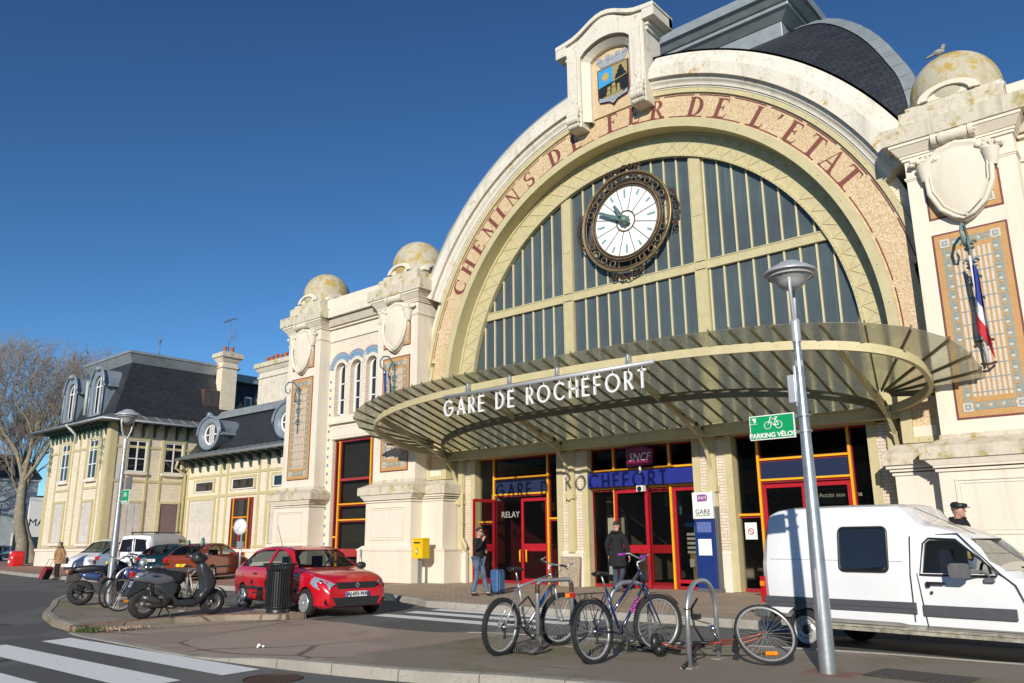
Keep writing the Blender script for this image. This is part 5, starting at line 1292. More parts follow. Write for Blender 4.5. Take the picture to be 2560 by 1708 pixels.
GREYW = mat('grey_stone_wall', (.42,.45,.46), .8, 0, .15, 1.5); DCR = mat('dull_cream_wall', (.60,.56,.48), .8, 0, .12, 1.5)
house('town_house', 'grey stone town house with slate roof at the far left edge', -100, -86, 3.0, 14, 8.6, GREYW, 2)
house('town_house', 'low pale house seen between the two plane trees', -118, -104, 18, 34, 5.2, DCR, 1)
house('town_house', 'dull cream house far behind the grey one', -140, -124, 2, 16, 7.2, DCR, 2)
a = MB(); a.box(-66.2,-66.0,6.6,9.2,2.2,5.6); bb = a.build('panel', WHITE, None); tag(bb, 'white street hoarding with black lettering between the plane trees', 'hoarding'); bb.name = 'hoarding'
text('lettering', 'MA', .9, BLACK, bb, (-65.99,7.3,3.4), (pi/2,0,pi/2))
# ================================================================ VEHICLES  (local frame: +x forward, y left, z up)
def interp(tab, x):
    return [catmull([r[0] for r in tab], [r[k] for r in tab], x) for k in range(1, len(tab[0]))]
def loft(tab, xs, off=0.0, zmin=None):
    """tab rows: x, z_bottom, z_belt, z_top, w_bottom, w_belt, w_top ; returns section rows"""
    rows = []
    for x in xs:
        zb, zl, zt, wb, wl, wt = interp(tab, x)
        zb += off; zt -= off; wb -= off; wl -= off; wt -= off; zl = min(zl, zt-.01)
        r = .07 if zt-zl > .25 else .035
        half = [(0, zb), (wb*.9, zb), (wb, zb+.06), (wb+(wl-wb)*.75, zb+(zl-zb)*.35), (wl+.005, zb+(zl-zb)*.62), (wl, zl-.04), (wl-.012, zl)]
        half += [(wl+(wt-wl)*.5, zl+(zt-zl)*.5), (wt+.02, zt-r*1.3), (wt-.02, zt-r*.45), (wt-.10, zt-.006), (wt*.5, zt+.012), (0, zt+.02)]
        rows.append([(x, y, z) for y, z in half]+[(x, -y, z) for y, z in reversed(half[1:-1])])
    return rows
def hull(tab, xs, off=0):
    m = MB(); rows = loft(tab, xs, off); n = len(rows[0])
    m.grid(rows, 0, True, True); o = 0
    m.f.append(list(range(n))[::-1]); m.m.append(0); m.sm.append(False); k = (len(rows)-1)*n
    m.f.append(list(range(k, k+n))); m.m.append(0); m.sm.append(False)
    return m
def tmp(m, name): o = m.build(name, []); return o
def boolean(o, cutters, op='DIFFERENCE'):
    for c in cutters:
        b = o.modifiers.new('b', 'BOOLEAN'); b.operation = op; b.object = c; b.solver = 'EXACT'
    bpy.context.view_layer.update(); dg = bpy.context.evaluated_depsgraph_get()
    me = bpy.data.meshes.new_from_object(o.evaluated_get(dg)); o.modifiers.clear(); o.data = me
    for c in cutters: bpy.data.objects.remove(c)
    return o
def carbody(name, root, tab, paint_, side_wins, wheels, R, front_win=None, rear_win=None, width=.85, nst=44, belt=None, interior=True, glassm=None, arch=1.13):
    x0, x1 = tab[0][0], tab[-1][0]
    xs = [x0+(x1-x0)*i/(nst-1) for i in range(nst)]
    body = hull(tab, xs).build(name, [paint_])
    cut = []
    if interior:
        tin = [(r[0], r[1]+.06, r[2], r[3], r[4], r[5], r[6]) for r in tab]
        xin = [x0+.22+(x1-x0-.44)*i/(nst-1) for i in range(nst)]
        cut.append(tmp(hull(tin, xin, .035), 'c'))
    for wpoly in side_wins:
        m = MB(); m.prism(wpoly, -2, 2, 'XZ'); cut.append(tmp(m, 'c'))
    for wpoly in [front_win, rear_win]:
        if wpoly:   # (x_lo, x_hi, half width bottom, half width top, z0, z1) box-ish frustum cutter
            xa, xb, wb, wt, z0, z1 = wpoly
            m = MB(); v = [(xa,-wb,z0),(xb,-wb,z0),(xb,wb,z0),(xa,wb,z0),(xa,-wt,z1),(xb,-wt,z1),(xb,wt,z1),(xa,wt,z1)]
            m.add(v, [(0,3,2,1),(4,5,6,7),(0,1,5,4),(1,2,6,5),(2,3,7,6),(3,0,4,7)]); cut.append(tmp(m, 'c'))
    for (wx, wy) in wheels:
        for s in (-1, 1):
            m = MB(); m.lathe([(.001,-.16),(R*arch,-.16),(R*arch,.4),(.001,.4)] if s > 0 else [(.001,-.4),(R*arch,-.4),(R*arch,.16),(.001,.16)], (wx, s*(width-.12), R), 'Y', 36, smooth=False); cut.append(tmp(m, 'c'))
    boolean(body, cut)
    for p in body.data.polygons: p.use_smooth = True
    body.parent = root
    body.data.materials.clear(); body.data.materials.append(paint_)
    try:
        es = body.modifiers.new('edge', 'EDGE_SPLIT'); es.split_angle = RAD(32)
    except Exception: pass
    # glass skin just inside the body, above the belt line only
    rows = loft(tab, xs, .018); g = MB(); n = len(rows[0]); half = 13
    up = [[r[j] for j in range(6, 19)] for r in rows if r[12][2]-r[6][2] > .12]
    g.grid(up, 0, True, False); g.build('window_glass', glassm or CARG, root)
    # dark underbody and arch liners
    u = MB(); u.box(x0+.25, x1-.25, -width+.22, width-.22, tab[len(tab)//2][1]+.01, tab[len(tab)//2][1]+.12); u.build('underbody', RUBBER, root)
    return body
def wheel(root, x, y, R, side, cap='cover', wd=.17, rim=None):
    m = MB(); r = R*.66; s = side
    m.lathe([(r,-wd/2),(R*.93,-wd/2),(R*.985,-wd*.38),(R,-wd*.2),(R,wd*.2),(R*.985,wd*.38),(R*.93,wd/2),(r,wd/2),(r,-wd/2)], (x,y,R), 'Y', 36)
    t = m.build('wheel', RUBBER, root)
    m = MB(); yo = y+s*wd/2
    if cap == 'cover':
        m.lathe([(r,-.03*s),(r*.98,.008*s),(r*.86,.012*s),(r*.80,-.01*s),(.001,.02*s)], (x,yo,R), 'Y', 36)
        for i in range(8):
            a = 2*pi*i/8; T = Matrix.Translation((x,yo,R)) @ Matrix.Rotation(a, 4, 'Y')
            m.prism([(.05,-.022),(r*.9,-.055),(r*.97,0),(r*.9,.055),(.05,.022)], .004*s, .028*s, T=T)
        m.sphere((x,yo+.02*s,R), .045, 12, 6, sq=(1,.5,1)); mm = mat('silver_wheel_cover', (.52,.54,.56), .3, .5, .05, 5)
        m.lathe([(r*.78,-.012*s),(.05,-.006*s)], (x,yo,R), 'Y', 30, 1); mats = [mm, BLACK]
    else:
        m.lathe([(r,-.03*s),(r*1.0,.0),(r*.92,.01*s),(r*.86,-.035*s),(r*.72,-.04*s),(r*.60,.012*s),(r*.48,.02*s),(r*.40,-.015*s),(.001,-.015*s)], (x,yo,R), 'Y', 36)
        m.sphere((x,yo-.005*s,R), .06, 12, 8, sq=(1,.6,1), mi=1)
        for i in range(8):
            a = 2*pi*i/8; m.sphere((x+r*.54*cos(a), yo+.014*s, R+r*.54*sin(a)), .012, 6, 4, 1)
        mats = [mat('steel_wheel', (.50,.50,.47), .4, .35, .15, 12), BLACK]
    m.build('rim', mats, t); return t
def plate_text(parent, s, w_, T, col=WHITE):
    m = MB(); m.box(-w_/2, w_/2, -.008, 0, -.055, .055, T=T); p = m.build('number_plate', col, parent)
    m = MB(); m.box(-w_/2, -w_/2+.04, -.010, -.008, -.055, .055, T=T); m.box(w_/2-.04, w_/2, -.010, -.008, -.055, .055, T=T); m.build('blue_band', mat('plate_blue', (.02,.08,.42), .3), p)
    t = text('plate_lettering', s, .115, BLACK, p, (0,0,0), bold=.001)
    t.matrix_local = T @ Matrix.Translation((0,-.0115,0)) @ Matrix.Rotation(pi/2, 4, 'X') @ Matrix.Diagonal((.9,1,1,1))
    return p
# ---------------------------------------------------------------- red hatchback (front near wheel at x=0)
CL = thing('hatchback_car', 'red five-door hatchback with black mirrors parked beside the slatted bin', 'car', (-1.95, -8.62, 0), atan2(-.33, 2.95)+RAD(-1.5))
clr = paint('signal_red_paint', (.52,.006,.018), .2)
tabc = [(-4.02,.42,.78,.80,.62,.66,.60),(-3.96,.30,.86,.93,.72,.78,.62),(-3.80,.26,.93,1.10,.80,.84,.60),(-3.5,.24,.96,1.30,.84,.87,.60),(-3.1,.23,.97,1.43,.86,.885,.61),(-2.4,.22,.97,1.49,.87,.89,.63),(-1.7,.22,.96,1.485,.87,.89,.64),(-1.2,.22,.955,1.42,.87,.89,.64),(-.85,.22,.95,1.26,.87,.885,.66),(-.50,.22,.94,1.02,.87,.88,.72),(-.2,.22,.90,.975,.86,.87,.76),(.2,.21,.82,.92,.85,.85,.74),(.45,.20,.74,.84,.82,.82,.70),(.62,.20,.62,.72,.74,.76,.66),(.70,.26,.52,.60,.62,.66,.60)]
carbody('body', CL, tabc, clr,
    [[(-3.55,1.02),(-3.42,1.20),(-3.15,1.33),(-2.62,1.405),(-1.98,1.42),(-1.98,1.00)], [(-1.88,.99),(-1.88,1.42),(-1.55,1.40),(-1.12,1.27),(-.66,1.0)]],
    [(0,0),(-3.25,0)], .30, (-1.30,-.35,.74,.60,1.02,1.405), (-4.0,-3.2,.58,.52,1.0,1.36), width=.88)
for wx in (0, -3.25):
    for s in (-1, 1): wheel(CL, wx, s*.80, .30, s)
m = MB(); m.box(.30,.60,-.5,.5,.40,.70); bb = None
for s in (-1, 1):
    m = MB(); v = [(.34,s*.835,.66),(.34,s*.835,.80),(.16,s*.86,.86),(.10,s*.865,.72),(.36,s*.60,.80),(.60,s*.45,.66),(.67,s*.50,.56),(.56,s*.76,.56)]
    rows = [[(.20,s*.862,.70),(.22,s*.858,.75),(.25,s*.845,.80),(.30,s*.80,.84)],[(.34,s*.852,.63),(.37,s*.84,.69),(.41,s*.80,.76),(.44,s*.72,.805)],[(.50,s*.80,.57),(.53,s*.77,.64),(.55,s*.70,.71),(.55,s*.61,.755)],[(.65,s*.66,.55),(.67,s*.62,.61),(.68,s*.56,.66),(.67,s*.50,.685)]]
    m.grid([[(x+.012, y+s*.012, z+.012) for x, y, z in r] for r in rows], 0, True)
    h = m.build('headlamp', HLM, CL); m = MB(); m.sphere((.46,s*.74,.72), .06, 12, 8); m.sphere((.56,s*.62,.66), .055, 12, 8); m.build('reflector', CHROME, h)
m = MB()
m.prism([(-.46,.60),(.46,.60),(.50,.73),(-.50,.73)], .66, .715, 'YZ'); gr = m.build('grille', PLAST, CL); m = MB()
for z in (.63,.66,.69,.72): m.box(.70,.722,-.46,.46,z-.006,z+.006)
m.build('grille_bar', BLACK, gr)
m = MB(); m.prism([(-.055,.665),(0,.60),(.055,.665),(0,.735)], .722, .735, 'YZ'); m.prism([(-.025,.665),(0,.632),(.025,.665),(0,.70)], .735, .738, 'YZ', 1); m.build('badge', [CHROME, BLACK], gr)
m = MB(); m.prism([(-.48,.24),(.48,.24),(.58,.42),(-.58,.42)], .66, .722, 'YZ'); ai = m.build('air_intake', PLAST, CL); m = MB()
for z in (.28,.325,.37): m.box(.715,.728,-.5,.5,z-.005,z+.005)
for i in range(14): y = -.5+i*.077; m.box(.715,.727,y-.004,y+.004,.26,.41)
m.build('grille_bar', BLACK, ai)
m = MB()
for s in (-1, 1): m.lathe([(.001,.0),(.055,.0),(.06,.02)], (.655,s*.70,.33), 'X', 18)
m.build('fog_lamp_blank', BLACK, CL)
plate_text(CL, 'AJ-693-WA', .56, Matrix.Translation((.735,0,.485)) @ Matrix.Rotation(pi/2, 4, 'Z'))
for s in (-1, 1):
    m = MB(); m.sphere((-.86,s*1.03,1.03), .12, 16, 10, sq=(.8,1.05,.72)); m.box(-.90,-.80,*sorted((s*.86,s*.98)),.95,1.0); m.build('mirror', PLAST, CL, bevel=.01)
    m = MB(); m.box(-3.0,-2.05,*sorted((s*.885,s*.912)),.50,.57); m.box(-1.95,-.42,*sorted((s*.885,s*.912)),.50,.57); m.build('side_strip', PLAST, CL, bevel=.008)
    m = MB(); m.box(-2.62,-2.44,*sorted((s*.885,s*.92)),.84,.875); m.box(-1.80,-1.62,*sorted((s*.885,s*.92)),.84,.875); m.build('door_handle', PLAST, CL, bevel=.008)
m = MB()
for s in (-1, 1):
    for x in (-1.93,-.62): m.box(x-.004,x+.004,*sorted((s*.868,s*.893)),.30,.95)
    m.box(-1.95,-.62,*sorted((s*.868,s*.890)),.262,.27)
m.build('door_gap', BLACK, CL)
m = MB(); m.box(-2.1,-1.7,-.62,-.16,.3,.95); m.box(-1.95,-1.80,-.5,-.28,.95,1.25); m.box(-2.1,-1.7,.16,.62,.3,.95); m.box(-1.95,-1.80,.28,.5,.95,1.25); m.box(-3.2,-3.0,-.6,.6,.4,1.0); m.sphere((-1.55,.38,1.0),.01,6,4); m.torus((-1.15,.38,.98), .18, .018, 'X', 20, 6); m.build('seat', mat('car_fabric', (.03,.035,.06), .9, 0, .1, 9), CL)
m = MB(); m.box(-1.15,-.6,-.72,.72,.72,.93); m.build('dashboard', PLAST, CL)
m = MB(); m.tube([(-1.05,-.60,1.005),(-.62,-.1,.985)], .012, 5); m.tube([(-1.0,.05,1.03),(-.58,.55,.985)], .012, 5); m.build('wiper', BLACK, CL)
m = MB(); m.tube([(-3.0,.0,1.49),(-3.35,.0,2.02)], .006, 4); m.build('aerial', BLACK, CL)
# ---------------------------------------------------------------- white high-roof van
VN = thing('delivery_van', 'old white high-roof van with grey side strips parked at the right edge', 'van', (8.5, -8.3, 0), RAD(-7))
# local y=0 plane is the near side; body centre at y=+.9
tabv = [(-.66,.60,1.25,1.70,.78,.80,.66),(-.60,.50,1.25,1.90,.86,.88,.70),(-.45,.46,1.25,1.99,.89,.90,.74),(-.2,.44,1.25,2.03,.90,.90,.76),(.6,.42,1.25,2.04,.90,.90,.76),(1.35,.42,1.24,2.03,.90,.90,.76),(1.50,.40,1.22,1.97,.90,.89,.74),(1.66,.40,1.13,1.77,.88,.87,.68),(1.9,.40,1.10,1.73,.87,.86,.66),(2.25,.40,1.10,1.60,.87,.86,.65),(2.55,.40,1.09,1.34,.87,.86,.68),(2.80,.40,1.08,1.14,.87,.86,.74),(3.3,.40,1.04,1.08,.87,.85,.76),(3.9,.40,.94,.98,.86,.82,.72),(4.15,.42,.80,.86,.78,.76,.66),(4.22,.5,.66,.70,.66,.66,.6)]
wht = paint('van_white', (.78,.79,.80), .28)
VC = bpy.data.objects.new('tmp', None)
vroot = VN; off = .90
tabv2 = tabv
vb = carbody('body', VN, tabv2, wht, [[(1.72,1.12),(1.75,1.50),(1.80,1.545),(2.12,1.53),(2.60,1.14),(2.58,1.12)]], [(0,0),(3.35,0)], .29, (2.2,2.95,.74,.60,1.16,1.56), None, width=.89, arch=1.16, glassm=glass('van_cab_glass', (.80,.83,.82), .78, .01))
for wx in (0, 3.35):
    for s in (-1, 1): wheel(VN, wx, s*.80, .29, s, 'steel', .16)
VN.location = Vector((8.5, -8.3, 0))+Vector((sin(RAD(7)), cos(RAD(7)), 0))*.90
for s in (-1,):
    def pane(poly, y0, y1, name, m_, par=VN, bv=0): a = MB(); a.prism(poly, y0, y1, 'XZ'); return a.build(name, m_, par, bevel=bv)
    def rr(x0, x1, z0, z1, r, n=5):
        P = []
        for cx_, cz_, a0 in ((x1-r,z1-r,0),(x0+r,z1-r,90),(x0+r,z0+r,180),(x1-r,z0+r,270)):
            P += [(cx_+r*cos(RAD(a0+90*i/n)), cz_+r*sin(RAD(a0+90*i/n))) for i in range(n+1)]
        return P
    yv = lambda z: -.905+max(0, (z-1.25))*.155
    a = MB(); P = rr(.62,1.30,1.13,1.72,.07); a.add([(x, yv(z)-.012, z) for x, z in P], [tuple(range(len(P)))]); sw = a.build('side_window', DARKG, VN)
    a = MB(); a.tube([(x, yv(z)-.012, z) for x, z in P], .018, 6, closed=True); a.build('rubber_seal', BLACK, sw)
    P = [(1.70,1.10),(1.73,1.50),(1.80,1.565),(2.14,1.55),(2.64,1.135),(2.62,1.10)]; yw = lambda z: -.868+max(0,(z-1.1))*.33
    a = MB(); a.tube([(x, yw(z)-.012, z) for x, z in P], .014, 6, closed=True); a.build('window_seal', BLACK, VN)
    a = MB(); a.tube([(1.66,-.70,1.60),(2.15,-.665,1.625),(2.66,-.86,1.13),(2.82,-.885,1.0),(2.90,-.89,.8),(2.93,-.89,.44)], .009, 5); a.tube([(1.66,-.875,1.12),(1.70,-.895,.8),(1.74,-.895,.44)], .006, 4); a.tube([(1.74,-.89,.445),(2.93,-.89,.44)], .005, 4); a.tube([(1.58,-.90,.5),(1.585,-.905,1.1),(1.60,-.82,1.6)], .008, 5); a.build('door_gap', BLACK, VN)
    a = MB(); a.box(-.60,1.62,-.925,-.895,.60,.745); a.box(1.70,2.80,-.915,-.885,.585,.72); a.box(-.60,1.62,-.935,-.925,.665,.672); st_ = a.build('side_strip', mat('grey_rubbing_strip', (.085,.09,.10), .45, 0, .12, 20), VN, bevel=.008)
    a = MB(); a.box(-.4,4.0,-.86,-.80,.33,.41); a.box(-.3,4.0,-.88,-.84,.385,.405); a.build('sill', mat('grubby_white', (.45,.42,.33), .6, 0, .4, 7), VN)
    a = MB(); a.box(1.78,2.0,-.935,-.89,.985,1.015); a.box(1.78,1.82,-.93,-.89,.95,.985); a.sphere((1.83,-.9,.88), .02, 8, 6); a.build('door_handle', BLACK, VN)
    a = MB(); a.prism(rr(2.16,2.40,1.08,1.26,.05), -1.16, -1.08, 'XZ'); a.tube([(2.38,-1.1,1.15),(2.50,-1.02,1.16),(2.54,-.93,1.12),(2.54,-.90,1.07)], .018, 6); a.box(2.49,2.60,-.93,-.88,1.03,1.08); a.build('mirror', mat('grey_mirror_back', (.14,.14,.14), .5, 0, .2, 14), VN, bevel=.012)
    a = MB(); a.box(-.70,-.62,-.86,-.76,.64,1.02,0); a.box(-.705,-.63,-.862,-.765,.88,.95,1); a.build('tail_lamp', [LREDM, ORNG], VN)
    a = MB(); a.box(-.86,-.60,-.84,.84,.42,.58); a.build('rear_bumper', mat('dark_bumper', (.09,.095,.10), .5, 0, .1, 9), VN, bevel=.03)
    a = MB(); a.tube([(-.48,-.888,1.28),(1.5,-.888,1.265),], .004, 4); a.tube([(-.42,-.78,1.80),(1.42,-.78,1.80)], .004, 4); a.tube([(2.95,-.86,1.02),(4.0,-.82,.93)], .004, 4); a.build('body_seam', mat('seam_grey', (.35,.35,.36), .5), VN)
    a = MB(); a.box(1.85,2.05,-.65,-.2,.5,1.18); a.box(1.85,1.95,-.55,-.3,1.18,1.42); a.torus((2.35,-.42,1.08), .18, .018, 'X', 20, 6); a.build('seat', mat('car_fabric', (0,0,0)), VN)
    a = MB(); a.box(2.5,2.8,-.7,.7,.9,1.08); a.build('dashboard', PLAST, VN)
    a = MB(); a.tube([(2.75,-.30,1.20),(3.05,-.62,1.13)], .012, 5); a.tube([(1.60,-.2,1.99),(.9,-.2,2.25)] if False else [(2.35,-.60,1.62),(1.62,-.60,1.98)], .005, 4); a.build('aerial', BLACK, VN)
# ---------------------------------------------------------------- cars parked nose-in by the pavilion
def simple_car(label, cat, loc, rz, tab, wins, wh, R, col, fw, rw, extra=None, name='parked_car', group='cars parked in front of the pavilion'):
    t = thing(name, label, cat, loc, rz, group); carbody('body', t, tab, col, wins, wh, R, fw, rw, width=max(r[5] for r in tab), nst=30)
    W = max(r[5] for r in tab)
    for wx, _ in wh:
        for s in (-1, 1): wheel(t, wx, s*(W-.09), R, s)
    xr = tab[0][0]; xf = tab[-1][0]
    for s in (-1, 1):
        m = MB(); m.box(xr-.0,xr+.22,*sorted((s*(W-.28),s*(W-.02))),.70,.90 if cat == 'car' else 1.25); m.build('tail_lamp', LREDM, t, bevel=.03)
        m = MB(); m.box(xf-.34,xf-.03,*sorted((s*(W-.36),s*(W-.07))),.56,.74); m.build('headlamp', HLM, t, bevel=.04)
        m = MB(); m.sphere((xf-1.25 if cat == 'van' else (xr+xf)/2+.62, s*(W+.10), 1.0), .11, 10, 8, sq=(.7,1,.75)); m.build('mirror', PLAST, t)
    m = MB(); m.box(xr-.04,xr+.05,-W+.12,W-.12,.36,.52); m.box(xf-.1,xf+.03,-W+.15,W-.15,.28,.40); m.build('bumper_strip', PLAST, t, bevel=.03)
    m = MB(); m.box((xr+xf)/2-1.2,(xr+xf)/2+1.0,W-.01,W+.02,.50,.57); m.box((xr+xf)/2-1.2,(xr+xf)/2+1.0,-W-.02,-W+.01,.50,.57); m.build('side_strip', PLAST, t)
    m = MB(); m.box((xr+xf)/2-.7,(xr+xf)/2-.3,-.5,-.2,.5,1.2); m.box((xr+xf)/2-.7,(xr+xf)/2-.3,.2,.5,.5,1.2); m.build('seat', DARKIN, t)
    return t
def rplate(t, x, z, s, col): plate_text(t, s, .5, Matrix.Translation((x,0,z)) @ Matrix.Rotation(-pi/2, 4, 'Z'), col)
YPL = mat('yellow_plate', (.75,.55,.02), .4)
tabh = [(-2.0,.40,.80,.84,.70,.72,.60),(-1.9,.30,.92,1.02,.78,.80,.62),(-1.6,.24,.95,1.26,.82,.84,.60),(-1.0,.22,.95,1.42,.83,.85,.60),(-.2,.22,.93,1.45,.83,.85,.61),(.4,.22,.92,1.33,.83,.85,.62),(.9,.22,.90,1.0,.83,.84,.70),(1.4,.22,.82,.90,.81,.82,.72),(1.8,.22,.66,.74,.74,.76,.66),(1.95,.3,.52,.58,.6,.62,.55)]
wins = [[(-1.5,1.0),(-1.35,1.2),(-.9,1.34),(-.32,1.37),(-.32,.98)],[(-.22,.98),(-.22,1.37),(.2,1.33),(.72,.98)]]
CAR_H = RAD(118.5)
def at_rear(cx, cy, L): return (cx+cos(CAR_H)*L, cy+sin(CAR_H)*L, .12)
c = simple_car('copper-orange three-door hatchback parked nose-in between the scooter and the red hatchback', 'car', at_rear(-17.5,-4.3,2.0), CAR_H, tabh, [[(-1.5,1.0),(-1.3,1.22),(-.8,1.34),(-.45,1.36),(-.62,.98)],[(-.5,.98),(-.32,1.36),(.2,1.33),(.72,.98)]], [(-1.22,0),(1.22,0)], .30, paint('copper_paint', (.30,.055,.015), .25, .4), (.3,1.0,.70,.56,.98,1.36), (-2.0,-1.2,.58,.52,1.0,1.34)); rplate(c, -2.03, .62, '17', YPL)
c = simple_car('dark teal saloon with a white rear plate parked left of the copper one', 'car', at_rear(-20.35,-4.1,2.1), CAR_H, [(r[0]*1.06,)+r[1:] for r in tabh], wins, [(-1.3,0),(1.3,0)], .30, paint('dark_teal_paint', (.006,.035,.045), .2, .2), (.3,1.05,.70,.56,.98,1.36), (-2.1,-1.0,.60,.52,.98,1.34)); rplate(c, -2.18, .78, '1632 XE 17', WHITE)
tabw = [(-2.05,.40,1.05,1.50,.80,.82,.66),(-2.0,.32,1.05,1.70,.83,.85,.68),(-1.85,.28,1.05,1.80,.85,.87,.70),(-1.0,.26,1.05,1.86,.86,.88,.72),(0,.26,1.03,1.86,.86,.88,.72),(.6,.26,1.02,1.76,.86,.88,.68),(1.05,.26,1.0,1.30,.86,.87,.68),(1.3,.26,.98,1.06,.85,.86,.72),(1.8,.26,.80,.90,.80,.80,.68),(2.05,.34,.62,.70,.66,.68,.6)]
c = simple_car('white panel van with two rear windows and a roof bar parked behind the teal saloon', 'van', at_rear(-22.6,-3.9,2.1), CAR_H, tabw, [[(.0,1.1),(.0,1.62),(.5,1.60),(.9,1.12)]], [(-1.3,0),(1.35,0)], .31, wht, (.6,1.35,.72,.6,1.1,1.66), None, name='delivery_van', group=None)
m = MB()
for s in (-1, 1): m.prism([(s*.08,1.12),(s*.66,1.12),(s*.56,1.62),(s*.10,1.66)], -2.10, -1.98, 'YZ')
m.build('rear_window', DARKG, c); m = MB(); m.box(-2.07,-2.05,-.012,.012,.5,1.7); m.box(-2.09,-2.05,.05,.13,.98,1.06); m.build('door_gap', BLACK, c); rplate(c, -2.12, .66, '8424 VX 17', WHITE)
m = MB(); m.box(-1.5,-1.3,-.62,.62,1.90,1.96); m.tube([(-1.4,-.6,1.84),(-1.4,-.6,1.93)],.03,6); m.tube([(-1.4,.6,1.84),(-1.4,.6,1.93)],.03,6); m.box(.1,.3,-.62,.62,1.90,1.96); m.build('roof_bar', PLAST, c, bevel=.02)
c = simple_car('pale blue-silver hatchback half hidden behind the left lamp post', 'car', at_rear(-24.9,-3.8,2.0), CAR_H, tabh, wins, [(-1.22,0),(1.22,0)], .30, paint('silver_blue_paint', (.30,.36,.46), .25, .5), (.3,1.0,.70,.56,.98,1.36), (-2.0,-1.2,.58,.52,1.0,1.34)); rplate(c, -2.03, .62, '17', YPL)
tabm = [(-2.1,.40,1.0,1.2,.78,.80,.62),(-2.0,.30,1.02,1.50,.84,.86,.62),(-1.5,.26,1.02,1.66,.86,.88,.64),(-.4,.24,1.0,1.70,.86,.88,.64),(.4,.24,.98,1.58,.86,.88,.64),(1.0,.24,.95,1.22,.86,.87,.68),(1.4,.24,.90,.98,.85,.86,.72),(1.9,.24,.74,.82,.78,.78,.66),(2.15,.3,.56,.62,.6,.62,.56)]
simple_car('white people carrier parked nose out beside the pavilion with its windscreen to the left', 'car', (-29.2,-2.0,.12), RAD(-62+180-180), tabm, [[(-1.7,1.08),(-1.5,1.5),(-.5,1.58),(-.5,1.04)],[(-.4,1.04),(-.4,1.58),(.3,1.50),(1.0,1.04)]], [(-1.35,0),(1.35,0)], .31, wht, (.4,1.5,.74,.6,1.04,1.58), None)
simple_car('dark blue saloon parked far down the shaded street left of the plane tree', 'car', (-79.5,9.0,.02), RAD(-40), tabh, wins, [(-1.22,0),(1.22,0)], .30, paint('navy_paint', (.008,.012,.03), .25, .2), (.3,1.0,.70,.56,.98,1.36), (-2.0,-1.2,.58,.52,1.0,1.34), group=None)
# ================================================================ BICYCLES
def bwheel(root, T, R, tyre=.022, rim_c=None, spokes=28, wall=None, name='wheel'):
    m = MB(); m.torus((0,0,0), R-tyre, tyre, 'Y', 44, 8, T=T)
    if tyre > .024:
        for i in range(66):
            a = 2*pi*i/66
            for s in (-1, 1):
                T2 = T @ Matrix.Rotation(a+s*.02, 4, 'Y') ; m.box(R-.010, R+.004, s*.012-.010, s*.012+.010, -.009, .009, T=T2)
    w_ = m.build(name, RUBBER, root)
    m = MB(); r = R-2*tyre
    m.lathe([(r+.006,-.012),(r-.016,-.013),(r-.018,0),(r-.016,.013),(r+.006,.012)], (0,0,0), 'Y', 44, T=T); m.build('rim', rim_c or ALLOY, w_)
    if wall: m = MB(); m.torus((0,0,0), r+.010, .012, 'Y', 44, 6, T=T); m.build('tan_wall', wall, w_)
    m = MB()
    for i in range(spokes):
        a = 2*pi*i/spokes; b = a+(.5 if i % 2 else -.5); s = .028 if (i//2) % 2 else -.028
        m.tube([(.022*cos(b),s,.022*sin(b)),((r-.015)*cos(a),0,(r-.015)*sin(a))], .0018, 3, T=T, cap=False)
    m.build('spokes', ALLOY, w_); m = MB(); m.lathe([(.006,-.065),(.018,-.045),(.026,-.035),(.014,-.02),(.014,.02),(.026,.035),(.018,.045),(.006,.065)], (0,0,0), 'Y', 12, T=T); m.build('hub', STEEL, w_)
    return w_
